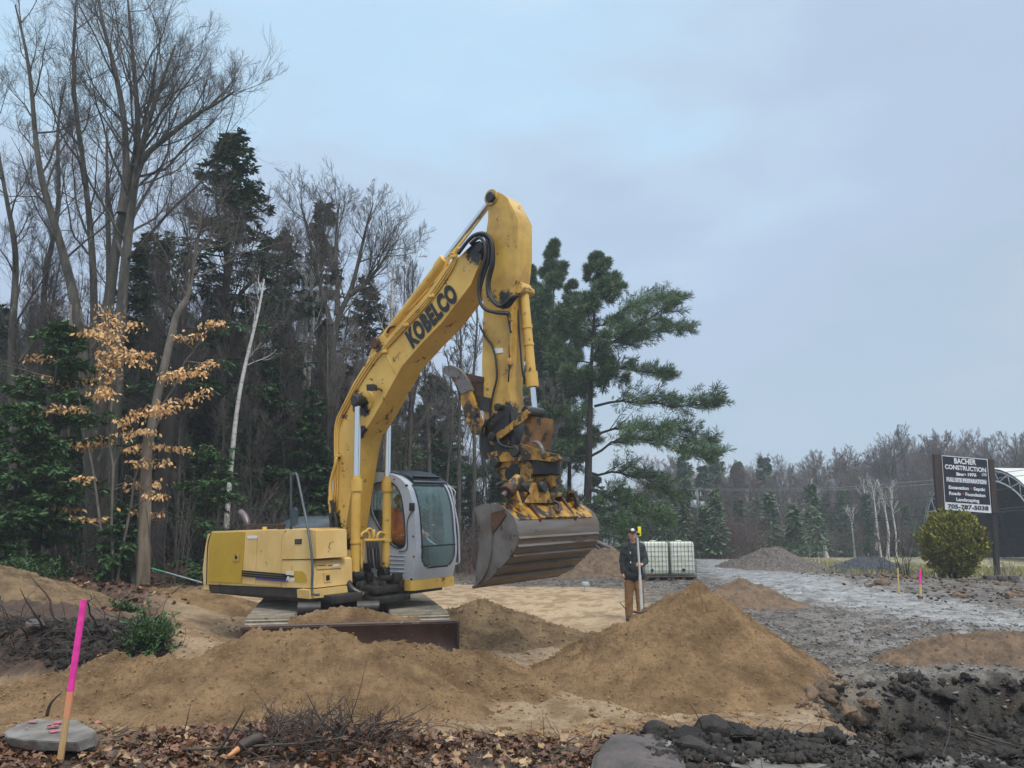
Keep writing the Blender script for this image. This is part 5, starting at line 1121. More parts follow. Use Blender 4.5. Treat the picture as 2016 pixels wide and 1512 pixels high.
# birches
ptree('birch_tree', 'slim white birch standing left of the excavator cab, behind the counterweight', [(441, 1120), (446, 1020), (458, 880), (468, 790), (482, 720), (500, 650), (512, 600), (520, 550)], 20, .055, 117, 6, 1.2, .5, 'birch', 'twig_pale', .08, .8, (5, 5, 3))
ptree('birch_tree', 'white birch trunk standing right behind the boom above the cab', [(757, 1110), (760, 900), (765, 800), (775, 720), (770, 600), (775, 520)], 26, .14, 118, 12, 2.2, .5, 'birch', 'twig_pale', .08, .7, (6, 5, 3))
for k, (px, sd) in enumerate((([(600, 1100), (600, 900), (606, 780), (612, 690), (618, 620), (612, 560), (616, 500)], 119), ([(588, 1100), (592, 850), (600, 740), (604, 650), (598, 580), (606, 540)], 120))):
    ptree('birch_tree', ['forked white birch behind the dark trees left of the boom, right stem', 'thin white birch just left of the forked one, left of the boom'][k], px, 25, .07, sd, 12, 1.9, .5, 'birch', 'twig_pale', .1, .6, (6, 5, 3))
# wide bare tree between the spire and the boom
rng = np.random.default_rng(130)
def fan(label, forks, D, seed, r, L1, n1, mat='bark', tm='twig', dens=(8, 6, 4)):
    b = W(*forks[0][0], D); gg = gz(b.x, b.y)-.1; t = thing('bare_tree', label, 'tree', (b.x, b.y, gg)); o = np.array([b.x, b.y, gg])
    for i, px in enumerate(forks):
        P = path(px, D); 
        if i == 0: P[0, 2] = gg
        wd, tw = bare_tree_np(np.random.default_rng(seed+i), P-o, r*(1 if i == 0 else .6), .015, n1, L1, .35 if i == 0 else .15, .10, .66, dens, .004)
        s = npmesh('stem', *wd, M[mat], t, smooth=True); npmesh('twigs', *tw, M[tm], s)
fan('wide fan shaped bare tree against the sky left of the boom', [[(655, 1100), (650, 850), (652, 700), (664, 620), (690, 580), (705, 520), (720, 450), (735, 400)], [(652, 640), (640, 600), (625, 540), (612, 480), (600, 430), (590, 400)], [(664, 620), (665, 560), (660, 500), (664, 430), (668, 400)], [(690, 580), (720, 560), (750, 520), (775, 480)]], 24, 131, .12, 2.5, 12)
fan('bare tree with arching twigs over the dark hemlock, right of the maple clump', [[(420, 1100), (425, 900), (430, 760), (438, 640), (450, 540), (470, 460), (500, 400)], [(438, 640), (470, 580), (510, 540), (550, 520), (590, 505)], [(450, 540), (440, 470), (425, 400), (430, 330)]], 22, 141, .10, 2.6, 10)
for k, (px, D, r, lab) in enumerate((([(905, 1100), (903, 900), (905, 780), (908, 680), (905, 600)], 30, .07, 'slender bare tree seen in the gap between the boom and the arm'),
        ([(850, 1100), (845, 900), (842, 800), (835, 720), (838, 660)], 31, .07, 'thin bare tree just right of the cab roof, leftmost in the gap under the boom'),
        ([(800, 1100), (805, 900), (812, 800), (826, 720), (835, 680)], 29, .06, 'thin leaning bare tree directly above the cab roof'),
        ([(875, 1100), (878, 960), (890, 850), (892, 780), (880, 700)], 33, .06, 'bare tree behind the thumb claw of the excavator'),
        ([(930, 1100), (935, 900), (930, 760), (940, 640), (938, 560)], 34, .08, 'bare tree whose twigs show just left of the arm'),
        ([(1060, 1090), (1075, 950), (1080, 850), (1090, 760)], 31, .06, 'thin bare tree right of the coupler, in front of the pines'))):
    ptree('bare_tree', lab, px, D, r, 150+k, 12, 2.0, .3, 'bark', 'twig_pale' if k % 2 else 'twig', .13, .6, (6, 6, 4), rmin=.009)
# --- conifers at the left
def con(name, label, px, py_top, D, wid, seed, mat, kind='hemlock', shape=1, nb=70, nl=22, ls=.16, r0=None, bend=(0, 0), gaps=.15, t0=.12, group=None, cat='tree', droop=-.03, lw=.34, bark='bark_dark'):
    b = W(px, 1100, D); g = gz(b.x, b.y)-.1; H = W(px, py_top, D).z-g
    wd, fo = conifer_np(np.random.default_rng(seed), H, r0 or H*.014, wid, nb, t0, kind, shape, nl, ls, droop, bend, gaps, lw=lw)
    return tree(name, label, cat, wd, fo, M[bark], M[mat], (b.x, b.y, g), group)
con('hemlock_tree', 'large dark hemlock with ragged limbs right of the maple clump', 405, 262, 22, 3.3, 201, 'needle_dark', 'hemlock', 2, 150, 26, .17, r0=.17, gaps=.35, t0=.1)
con('spruce_tree', 'tall narrow pointed spruce spire against the sky left of the boom', 607, 402, 27, 1.75, 202, 'needle_brown', 'spruce', 1, 120, 24, .17, gaps=.05)
con('hemlock_tree', 'dark hemlock behind the maple stems', 250, 470, 24, 2.8, 203, 'needle_dark', 'hemlock', 3, 80, 26, .19, gaps=.2)
con('hemlock_tree', 'dark hemlock between the ragged hemlock and the spire', 515, 460, 25, 2.5, 204, 'needle_dark', 'hemlock', 3, 80, 24, .18, gaps=.25)
con('cedar_tree', 'brownish cedar right of the spire, under the fan shaped tree', 700, 560, 27, 2.3, 205, 'needle_brown', 'cedar', 3, 80, 24, .17, gaps=.25)
con('fir_tree', 'bright green young fir at the left edge of the wood', 70, 640, 16, 1.9, 206, 'needle_mid', 'hemlock', 3, 70, 34, .13, gaps=.25, t0=.15)
con('fir_tree', 'small green fir beneath the young fir at the left edge', 15, 800, 15, 1.5, 207, 'needle_mid', 'hemlock', 3, 60, 34, .12, gaps=.2, t0=.1)
con('fir_tree', 'green hemlock sapling between the snag and the white birch', 398, 880, 17.5, 1.2, 208, 'needle_mid', 'hemlock', 3, 50, 30, .11, gaps=.3, t0=.05)
con('fir_tree', 'low green sapling at the foot of the maple clump', 235, 1000, 16.5, .9, 209, 'needle_mid', 'hemlock', 3, 34, 26, .11, gaps=.3, t0=.05)
# background wood: shared meshes, copied
protoC = []
rngp = random.Random(77)
for k, (kind, shape, mat, wd_) in enumerate((('hemlock', 3, 'needle_dark', 2.7), ('spruce', 1, 'needle_dark', 2.2), ('cedar', 3, 'needle_brown', 2.2), ('hemlock', 2, 'needle_dark', 2.4))):
    w0_, f0_ = conifer_np(np.random.default_rng(300+k), 10, .14, wd_, 80, .06, kind, shape, 22, .24, -.03, (rngp.uniform(-.4, .4), 0), .12, lw=.42)
    protoC.append((w0_, f0_, mat))
protoB = []
for k in range(4):
    rng = np.random.default_rng(320+k); P = np.array([(0, 0, 0), (rng.normal(0, .15), 0, 3), (rng.normal(0, .35), rng.normal(0, .3), 6.5), (rng.normal(0, .6), rng.normal(0, .5), 10)])
    protoB.append(bare_tree_np(rng, P, .075, .015, 18, 2.8, .25, .10, .72, (8, 7, 5), .0048)+(('bark_dark', 'twig') if k % 2 else ('bark', 'twig_pale'),))
prC, prB = [], []
def inst(kind, k, loc, rz, sc, label, group, name, wood=None):
    lst, src = (prC, protoC) if kind == 'c' else (prB, protoB)
    while len(lst) < len(src): lst.append(None)
    if lst[k] is None:
        w_, f_, m_ = src[k]
        mats = ('bark_dark', m_) if kind == 'c' else m_
        t = tree(name, label, 'tree', w_, f_, M[mats[0]], M[mats[1]], loc, group, 'trunk', 'crown' if kind == 'c' else 'twigs'); t.rotation_euler = (0, 0, rz); t.scale = (sc, sc, sc); lst[k] = t; return t
    return dup(lst[k], loc, rz, sc, label, group)
CL = ['dark hemlock in the dense wood at the left', 'dark spruce in the dense wood at the left', 'brownish cedar in the dense wood at the left', 'broad dark conifer in the dense wood at the left']
BL = ['grey bare tree in the dense wood at the left', 'dark bare tree in the dense wood at the left', 'pale bare tree in the dense wood at the left', 'crooked dark bare tree in the dense wood at the left']
for row_, (D, x0, x1, n, hs) in enumerate(((26, -80, 760, 13, .74), (30, -120, 800, 14, .84), (36, -150, 860, 14, .95), (23, 330, 720, 7, .55), (44, -200, 900, 16, 1.0))):
    for i in range(n):
        px = x0+(x1-x0)*(i+rngp.uniform(.1, .9))/n; D2 = D+rngp.uniform(-1.5, 1.5); b = W(px, 1100, D2); k = rngp.choice([0, 0, 1, 2, 3])
        s = hs*rngp.uniform(.8, 1.15)
        if 560 < px: s *= .85
        inst('c', k, (b.x, b.y, gz(b.x, b.y)-.1), rngp.uniform(0, 6), s, CL[k], 'conifers massed in the wood: '+['hemlocks', 'spruces', 'cedars', 'broad conifers'][k], ['hemlock_tree', 'spruce_tree', 'cedar_tree', 'conifer_tree'][k])
    for i in range(int(n*.9)):
        px = x0+(x1-x0)*(i+rngp.uniform(0, 1))/(n*.9); D2 = D+rngp.uniform(-1.8, 1.8); b = W(px, 1100, D2); k = rngp.randrange(4)
        s = (hs+.15)*rngp.uniform(.75, 1.2)
        inst('b', k, (b.x, b.y, gz(b.x, b.y)-.1), rngp.uniform(0, 6), s, BL[k], 'bare trees massed in the wood: '+['grey', 'dark', 'pale', 'crooked'][k], 'bare_tree')
# slim young trunks along the edge of the wood
for i in range(34):
    px = 20+i*23+rngp.uniform(-10, 10); D2 = rngp.uniform(19.5, 25); b = W(px, 1100, D2); k = rngp.randrange(4); s = rngp.uniform(.55, .95)
    o_ = inst('b', k, (b.x, b.y, gz(b.x, b.y)-.1), rngp.uniform(0, 6), s, 'slim '+BL[k].replace('in the dense wood at the left', 'along the edge of the left wood'), 'slim trees at the wood edge: '+['grey', 'dark', 'pale', 'crooked'][k], 'bare_tree'); o_.scale = (s*.6, s*.6, s)
# thin wood behind the cab and the arm
for i in range(16):
    px = 800+i*20+rngp.uniform(-9, 9); D2 = rngp.uniform(38, 50); b = W(px, 1100, D2); k = rngp.randrange(4)
    s = rngp.uniform(.55, .85) if px < 1000 else rngp.uniform(.8, 1.1)
    inst('b', k, (b.x, b.y, gz(b.x, b.y)-.1), rngp.uniform(0, 6), s, BL[k].replace('dense wood at the left', 'thin wood behind the cab and arm'), 'bare trees behind the cab: '+['grey', 'dark', 'pale', 'crooked'][k], 'bare_tree')
for i, (px, D2, s) in enumerate(((835, 38, .42), (880, 42, .38), (925, 38, .42), (985, 41, .45), (1035, 40, .38), (1265, 50, .42), (1240, 44, .36), (1300, 58, .42), (1330, 66, .48), (1180, 46, .5), (775, 36, .5), (1100, 48, .5))):
    b = W(px, 1100, D2); k = (0, 3, 1)[i % 3]
    inst('c', k, (b.x, b.y, gz(b.x, b.y)-.1), i, s, CL[k].replace('dense wood at the left', 'low belt behind the cab and the pines'), 'conifers behind the cab: '+['hemlocks', 'spruces', 'cedars', 'broad conifers'][k], 'conifer_tree')
# --- white pines right of the arm
def pine(label, px, top, D, seed, limbs, lean=0, nb=30, wid=2.3, t0=.5, ls=.26, r0=.2):
    b = W(px, 1095, D); g = gz(b.x, b.y)-.1; o = np.array([b.x, b.y, g]); H = W(px, top, D).z-g; rng = np.random.default_rng(seed)
    tp = np.array([(0, 0, 0), (lean*.3, 0, H*.35), (lean*.55, 0, H*.65), (lean, 0, H)])
    wd, fo = conifer_np(rng, H, r0, wid, nb, t0, 'pine', 2, 8, ls, .01, gaps=.05, trunkpath=tp, lw=.28)
    wood = Acc(); wood.add(*wd); fol = Acc(); fol.add(*fo)
    # drawn limbs with flat shelves of needles
    for (pts, dD, w_) in limbs:
        P = np.array([W(x, y, D+dD*i/(len(pts)-1))[:] for i, (x, y) in enumerate(pts)])-o; k = 10; q = np.linspace(0, len(P)-1, k); P = np.stack([np.interp(q, range(len(P)), P[:, j]) for j in range(3)], -1)[None]
        P[0, 1:-1] += rng.normal(0, .05, (k-2, 3)); Rr = np.linspace(.06, .012, k)[None]; wood.add(*tubes_np(P, Rr, 5)); Ln = np.array([np.linalg.norm(P[0, -1]-P[0, 0])])
        S, D2, L2, r = children(P, Rr, int(Ln[0]*7+6), .15, 1, .8, .2, .30*w_, .6, rng, Ln, .55); D2[:, 2] = D2[:, 2]*.35+.05; P2, R2 = polyl(S, D2, np.maximum(L2, .35), 4, rng, .1, .06, np.maximum(r, .01), np.full(len(r), .006)); wood.add(*tubes_np(P2, R2, 3))
        S, D3, L3, r = children(P2, R2, 8, .1, 1, .6, .2, .45, .6, rng, np.maximum(L2, .35), .3); D3[:, 2] = D3[:, 2]*.5+.1; P3, _ = polyl(S, D3, np.maximum(L3, .22), 2, rng, .08, .08, np.full(len(r), .005), np.full(len(r), .005))
        for qq in (.3, .65, 1.0):
            base = P3[:, 0]*(1-qq)+P3[:, 2]*qq; T = nrm_(P3[:, 2]-P3[:, 0]); kp = rng.random(len(base)) > .12; base, T = base[kp], T[kp]; m = 7; bb = np.repeat(base, m, 0); Tt = np.repeat(T, m, 0); a = rng.uniform(.25, 1.2, len(bb)); Dn = Tt*np.cos(a)[:, None]+perp_rand(Tt, rng)*np.sin(a)[:, None]
            N2 = nrm_(np.cross(Dn, rng.normal(size=Dn.shape))); L_ = ls*rng.uniform(.7, 1.2, len(bb)); fol.add(*leafquads(bb, Dn, N2, L_, L_*.09))
    return tree('pine_tree', label, 'tree', wood.out(), fol.out(), M['bark_dark'], M['needle_pine'], tuple(o))
pine('tall white pine with long limbs reaching right, rightmost of the pines', 1152, 505, 32, 401, [
    ([(1182, 690), (1215, 668), (1260, 640), (1300, 610), (1330, 588)], -2, 1.1), ([(1185, 680), (1230, 665), (1290, 655), (1350, 650)], 1, 1.0),
    ([(1188, 640), (1225, 610), (1270, 590), (1310, 585)], 2, 1.0), ([(1178, 730), (1230, 725), (1280, 735), (1318, 750)], -1, .9),
    ([(1170, 800), (1230, 790), (1310, 800), (1370, 802), (1405, 790)], -1, .85), ([(1165, 860), (1220, 840), (1290, 845), (1350, 860), (1400, 890)], 0, 1.0),
    ([(1160, 900), (1210, 870), (1260, 860), (1330, 880), (1385, 900)], -3, .9), ([(1160, 930), (1220, 930), (1290, 950), (1330, 985)], 1, 1.0), ([(1155, 960), (1210, 985), (1270, 1010), (1310, 1030)], -2, 1.0),
    ([(1155, 900), (1110, 890), (1070, 880)], -1, 1.2), ([(1165, 830), (1120, 820), (1080, 810)], -1, 1.2), ([(1150, 980), (1190, 1020), (1240, 1050)], -2, 1.2), ([(1148, 980), (1110, 985), (1075, 1000)], 0, 1.2), ([(1185, 760), (1150, 745), (1110, 735)], -1, 1.2)], lean=.75, nb=26, wid=2.3, t0=.58)
pine('full crowned white pine just right of the arm, left of the tallest limbs', 1085, 485, 36, 402, [([(1090, 830), (1060, 820), (1030, 815)], 0, 1.3), ([(1090, 900), (1130, 880), (1150, 870)], 0, 1.2), ([(1090, 960), (1050, 950), (1010, 950)], 0, 1.2), ([(1088, 780), (1120, 760), (1150, 750)], -1, 1.2)], lean=.3, nb=64, wid=2.8, t0=.14)
pine('dark white pine partly hidden behind the arm', 1055, 530, 38, 403, [([(1055, 880), (1020, 870), (985, 870)], 0, 1.2), ([(1055, 930), (1010, 925), (960, 930), (915, 925)], 0, 1.1)], lean=-.2, nb=52, wid=2.5, t0=.12)
pine('slim white pine between the two tallest pines', 1120, 560, 38, 404, [], lean=.3, nb=34, wid=1.9, t0=.35, r0=.13)
# --- far tree line beyond the highway
protoF = []
for k in range(5):
    rng = np.random.default_rng(500+k); P = np.array([(0, 0, 0), (rng.normal(0, .2), 0, 3.5), (rng.normal(0, .6), rng.normal(0, .3), 7.5), (rng.normal(0, 1.1), rng.normal(0, .5), 10.5)])
    protoF.append(bare_tree_np(rng, P, .15, .02, 20, 4.2, .25, .07, .75, (8, 7, 5), .010))
farS = [conifer_np(np.random.default_rng(510+k), 12, .14, w_, 70, .04, 'spruce', 1, 14, .38, -.02, (0, 0), .05, lw=.5) for k, w_ in enumerate((2.3, 1.9, 2.8))]
prF = {}
def far(key, data, wm, cm, name, label, group, loc, rz, sc, cn):
    if key not in prF: t = tree(name, label, 'tree', data[0], data[1], M[wm], M[cm], loc, group, 'trunk', cn); t.rotation_euler = (0, 0, rz); t.scale = (sc,)*3; prF[key] = t; return t
    return dup(prF[key], loc, rz, sc, label, group)
rf = random.Random(9)
for row_, (D, n, s0) in enumerate(((78, 24, .80), (84, 26, .92), (91, 26, 1.02), (99, 26, 1.12))):
    for i in range(n):
        px = 1270+(2150-1270)*(i+rf.uniform(.05, .95))/n; D2 = D+rf.uniform(-2.5, 2.5); b = W(px, 1100, D2); k = rf.randrange(5); s = s0*rf.uniform(.72, 1.03)*(.90+.24*min(1, max(0, (px-1560)/300)))
        red = (k+row_) % 2
        far(('b', k, red), protoF[k], 'bark', 'twig_red' if red else 'twig_pale', 'bare_tree', ['pale grey', 'reddish'][red]+' bare tree in the far wood beyond the highway, crown form '+['spreading', 'upright', 'leaning', 'rounded', 'forked'][k], 'far bare trees, '+['pale grey ', 'reddish '][red]+['spreading', 'upright', 'leaning', 'rounded', 'forked'][k], (b.x, b.y, gz(b.x, b.y)), rf.uniform(0, 6), s, 'twigs')
for i in range(26):
    px = 1290+i*31+rf.uniform(-14, 14); D2 = rf.uniform(70, 80); b = W(px, 1100, D2); k = rf.randrange(3); s = rf.uniform(.3, .62)
    far(('c', k), farS[k], 'bark_dark', 'needle_pine' if k != 1 else 'needle_dark', 'spruce_tree', 'small '+['green', 'slim dark', 'broad green'][k]+' spruce at the front of the far wood beyond the highway', 'small far spruces: '+['green', 'slim dark', 'broad green'][k], (b.x, b.y, gz(b.x, b.y)), rf.uniform(0, 6), s, 'crown')
for px, top, D2, k, lab in ((1418, 893, 84, 2, 'spruce topping the far wood, left of the three tall ones'), (1460, 912, 84, 1, 'spruce topping the far wood, shortest of the three tall ones'), (1515, 903, 84, 0, 'spruce topping the far wood, rightmost of the three tall ones'), (1390, 920, 80, 1, 'slim spruce spire in the far wood beside the pine boughs'), (1665, 965, 74, 2, 'broad dark spruce standing before the reddish far trees'), (1355, 900, 76, 2, 'pale spruce behind the tips of the pine boughs')):
    b = W(px, 1100, D2); g = gz(b.x, b.y); s = (W(px, top, D2).z-g)/12
    far(('c', k), farS[k], 'bark_dark', 'needle_pine', 'spruce_tree', lab, None, (b.x, b.y, g), px, s, 'crown')
    bpy.context.view_layer.objects.active = None
for o in list(bpy.data.objects):
    if o.parent is None and o.get('label', '').endswith(('tall ones', 'pine boughs', 'reddish far trees')) and 'group' in o: del o['group']
# white birches among them
for k, (px, top, D2, r, lab) in enumerate((([(1540, 1090), (1545, 1050), (1532, 1000)], 0, 72, .1, 'white birch clump, left stem, before the far wood'), ([(1543, 1090), (1548, 1040), (1552, 1000)], 0, 72, .1, 'white birch clump, middle stem, before the far wood'), ([(1545, 1090), (1555, 1040), (1566, 1005)], 0, 72, .1, 'white birch clump, right stem, before the far wood'),
        ([(1628, 1100), (1618, 1050), (1604, 1000), (1598, 960)], 0, 72, .16, 'leaning grey birch in the middle of the far wood'), ([(1728, 1105), (1722, 1050), (1710, 1000), (1700, 960)], 0, 72, .11, 'white birch, leftmost of the four before the far wood left of the sign'), ([(1735, 1105), (1728, 1050), (1722, 990), (1716, 950)], 0, 72, .1, 'white birch, second of the four before the far wood left of the sign'),
        ([(1748, 1105), (1750, 1050), (1742, 1000), (1730, 950)], 0, 72, .12, 'white birch, third of the four before the far wood left of the sign'), ([(1765, 1105), (1764, 1050), (1756, 1000), (1752, 960)], 0, 72, .08, 'white birch, rightmost of the four before the far wood left of the sign'), ([(1490, 1095), (1495, 1030), (1482, 990)], 0, 74, .09, 'small white birch left of the gravel heap, before the far wood'), ([(1682, 1080), (1678, 1040), (1674, 1010)], 0, 72, .07, 'short white birch between the leaning one and the group of four'))):
    ptree('birch_tree', lab, px, D2, r, 600+k, 7, 2.0, .5, 'birch', 'twig_pale', .12, .5, (5, 4, 0), rmin=.02)
for k, (px, py, D2, Lw) in enumerate(((1850, 870, 80, 5), (1760, 865, 80, 5), (2000, 870, 76, 5))):
    ptree('bare_tree', ['tall open crowned bare tree behind the left edge of the sign', 'tall bare tree rising left of the sign above the far wood', 'tall bare tree over the shed at the right edge'][k], [(px, 1100), (px+3, 1000), (px-4, 930), (px+4, py)], D2, .22, 640+k, 16, 4.0, .35, 'bark', 'twig_pale', .12, .6, (8, 6, 4), rmin=.016)
# --- shrubs
def shrub(name, label, px, py, D, h, wd_, n, seed, mat, L2=.35, lean=.35, r=.012, cat='shrub', dens=(6, 4)):
    rng = np.random.default_rng(seed); b = W(px, py, D); g = gz(b.x, b.y)-.03
    S = np.stack([rng.normal(0, wd_*.3, n), rng.normal(0, wd_*.3, n), np.zeros(n)], -1); Dd = nrm_(np.stack([S[:, 0]*lean/wd_*2+rng.normal(0, .15, n), S[:, 1]*lean/wd_*2+rng.normal(0, .15, n), np.ones(n)], -1))
    P, Rr = polyl(S, Dd, h*rng.uniform(.5, 1.05, n), 6, rng, .07, .05, np.full(n, r), np.full(n, r*.4)); a = Acc(); a.add(*tubes_np(P, Rr, 4))
    if dens[0]:
        S, D2, L_, rr = children(P, Rr, dens[0], .25, 1, .5, .15, L2, .7, rng, np.full(n, h), .5); P2, R2 = polyl(S, D2, L_, 4, rng, .1, .08, np.maximum(rr, r*.4), np.full(len(rr), r*.35)); a.add(*tubes_np(P2, R2, 3))
        if dens[1]:
            S, D3, L_, rr = children(P2, R2, dens[1], .2, 1, .5, .15, .5, .7, rng, L_, .5); P3, R3 = polyl(S, D3, L_, 3, rng, .1, .08, np.full(len(rr), r*.35), np.full(len(rr), r*.3)); a.add(*tubes_np(P3, R3, 3))
    t = thing(name, label, cat, (b.x, b.y, g)); npmesh('branches', *a.out(), M[mat], t); return t
for k, (px, D2) in enumerate(((1395, 55), (1430, 54), (1465, 55))): shrub('shrub', ['dark reddish leafless thicket by the utility pole', 'dark reddish leafless thicket, middle of three left of the gravel heap', 'dark reddish leafless thicket just left of the gravel heap'][k], px, 1100, D2, 3.0, 1.6, 60, 700+k, 'twig_red', r=.018)
shrub('shrub', 'bare upright shrub left of the yellow green bush', 1782, 1140, 27, 2.3, .6, 9, 710, 'stick', dens=(5, 2))
shrub('shrub', 'sparse bare shrub behind the wooden stakes', 1745, 1135, 29, 1.9, .4, 4, 711, 'stick', dens=(4, 2))
shrub('shrub', 'bare twiggy shrub at the foot of the right sign post', 1980, 1140, 25.5, .9, .6, 14, 712, 'twig_pale', dens=(4, 0), r=.008)
for k, (px, D2) in enumerate(((930, 31), (985, 30), (1060, 30), (1100, 30))): shrub('shrub', ['tangled brown brush right of the cab', 'tangled brown brush behind the bucket', 'tangled brown brush under the pines, behind the bucket back', 'tangled brown brush beside the fallen logs'][k], px, 1120, D2, 1.9, 1.8, 50, 720+k, 'twig_red', r=.012)
for k, (px, D2) in enumerate(((330, 17), (420, 19), (500, 20), (560, 21), (150, 17), (60, 17))): shrub('shrub', ['thin bare brush right of the snag', 'thin bare brush at the foot of the white birch', 'bare brush behind the engine hood', 'bare brush behind the handrail mirror', 'bare brush left of the maple clump', 'bare brush at the left end of the leaf bank'][k], px, 1130, D2, 2.4, 1.4, 22, 730+k, 'twig', r=.010, dens=(6, 3))
# thuja bush in front of the sign
def thuja():
    rng = np.random.default_rng(800); b = W(1882, 1142, 26.3); g = gz(b.x, b.y); t = thing('cedar_bush', 'rounded yellow green cedar bush in front of the sign', 'bush', (b.x, b.y, g))
    n = 2600; u = rng.normal(size=(n, 3)); u = nrm_(u); rad = np.array([.97, .95, 1.0])*np.power(rng.uniform(.35, 1, n), .4)[:, None]
    lump = .95+.2*np.sin(u[:, 0]*9+1)*np.sin(u[:, 2]*8+2)+.14*np.sin(u[:, 1]*11+u[:, 0]*6)+rng.normal(0, .09, n)
    Cc = u*rad*lump[:, None]; Cc[:, 2] = Cc[:, 2]*1.0+1.28; Cc[:, 0] *= np.interp(Cc[:, 2], [.2, 1.0, 2.4], [.72, 1.05, .8]); Cc[:, 2] *= .93; Cc[:, :2] *= .92
    m = 16; c = np.repeat(Cc, m, 0); out_ = np.repeat(u, m, 0); Dn = nrm_(out_*.6+np.array([0, 0, .8])+rng.normal(size=c.shape)*.45); N2 = nrm_(np.cross(Dn, rng.normal(size=c.shape))); L_ = rng.uniform(.07, .16, len(c))
    npmesh('crown', *leafquads(c+rng.normal(0, .05, c.shape), Dn, N2, L_, L_*.5), M['thuja'], t)
    S = np.zeros((7, 3)); S[:, :2] = rng.normal(0, .08, (7, 2)); P, Rr = polyl(S, np.array([0, 0, 1.])+rng.normal(0, .3, (7, 3)), np.full(7, 1.5), 6, rng, .06, 0, np.full(7, .045), np.full(7, .01)); npmesh('trunk', *tubes_np(P, Rr, 6), M['bark_dark'], t)
thuja()
# dry beech sapling leaves hanging in tiers around the stems
def beech():
    rng = np.random.default_rng(820)
    tiers = [([(250, 690), (215, 700), (195, 720)], .35, 14), ([(160, 712), (110, 705), (60, 700)], .2, 11), ([(190, 740), (120, 750), (55, 745)], .25, 14), ([(200, 760), (215, 775), (180, 770)], .25, 12), ([(170, 800), (110, 800), (50, 803)], .22, 13), ([(200, 600), (215, 640), (205, 680)], .5, 18), ([(235, 620), (232, 660), (225, 700)], .35, 10), ([(200, 690), (225, 720), (215, 740)], .35, 12), ([(250, 690), (270, 695), (310, 695)], .18, 7), ([(255, 710), (285, 712)], .15, 5), ([(320, 745), (355, 728), (400, 725)], .22, 14), ([(300, 810), (350, 790), (412, 765)], .2, 16), ([(235, 830), (270, 810), (320, 800)], .22, 13), ([(400, 640), (420, 635), (440, 632)], .08, 6), ([(350, 665), (375, 662), (395, 655)], .08, 5), ([(400, 715), (420, 710)], .12, 4), ([(235, 860), (270, 848), (300, 845)], .14, 9), ([(240, 885), (300, 872), (372, 885)], .14, 17), ([(150, 875), (185, 872), (212, 860)], .2, 12), ([(265, 910), (300, 905), (330, 905)], .2, 7), ([(250, 955), (285, 950), (315, 945)], .2, 9), ([(300, 975), (310, 970)], .12, 4), ([(150, 945), (172, 935)], .1, 4), ([(120, 998), (158, 1000)], .06, 5), ([(135, 1015), (180, 1022), (215, 1018)], .08, 6), ([(245, 1000), (290, 1010), (318, 1008)], .12, 7), ([(160, 655), (180, 650), (200, 650)], .25, 7), ([(255, 640), (275, 635)], .1, 3)]
    t0_ = W(225, 1120, 16.0); g = gz(t0_.x, t0_.y)-.1; o = np.array([t0_.x, t0_.y, g]); t = thing('beech_sapling', 'young beech holding tiers of dry orange leaves among the grey trunks', 'tree', tuple(o)); fol = []; fn = 0; FF = []; wood = Acc()
    st = []
    for px in ([(225, 1120), (222, 950), (218, 800), (214, 690), (205, 600)], [(232, 1120), (262, 960), (300, 850), (335, 770), (370, 700), (420, 640)], [(215, 1120), (190, 960), (170, 830), (150, 760), (130, 710)]):
        P = path(px, 16.2)-o; P[0, 2] = 0; k = 14; q = np.linspace(0, len(P)-1, k); P = np.stack([np.interp(q, range(len(P)), P[:, j]) for j in range(3)], -1)[None]; P[0, 1:-1] += rng.normal(0, .03, (k-2, 3)); wood.add(*tubes_np(P, np.linspace(.035, .008, k)[None], 6)); st.append(P[0])
    st = np.concatenate(st)
    for pts, sp, n in tiers:
        P = path(pts, 16.0+rng.uniform(-.5, .5))-o; k = 8; q = np.linspace(0, len(P)-1, k); P = np.stack([np.interp(q, range(len(P)), P[:, j]) for j in range(3)], -1)
        j = np.argmin(((st-P[0])**2).sum(-1)+np.maximum(0, st[:, 2]-P[0, 2])*3); PP = np.concatenate([st[j][None], P])[None]; wood.add(*tubes_np(PP, np.linspace(.014, .004, k+1)[None], 4))
        m = n*11; f = rng.uniform(0, k-1.001, m); i = f.astype(int); fr = (f-i)[:, None]; c = P[i]*(1-fr)+P[i+1]*fr+np.stack([rng.normal(0, .08, m), rng.normal(0, .15, m), rng.uniform(-sp*.9, sp*.5, m)*.6], -1)
        Dn = nrm_(np.stack([rng.normal(0, .5, m), rng.normal(0, .5, m), rng.uniform(-1.1, -.1, m)], -1)); N2 = nrm_(np.cross(Dn, rng.normal(size=Dn.shape))); L_ = rng.uniform(.07, .13, m); V, F = leafquads(c, Dn, N2, L_, L_*.5); fol.append(V); FF.append(F+fn); fn += len(V)
    npmesh('leaves', np.concatenate(fol), np.concatenate(FF), M['beech_leaf'], t); npmesh('trunk', *wood.out(), M['bark_beech'], t, smooth=True)
beech()
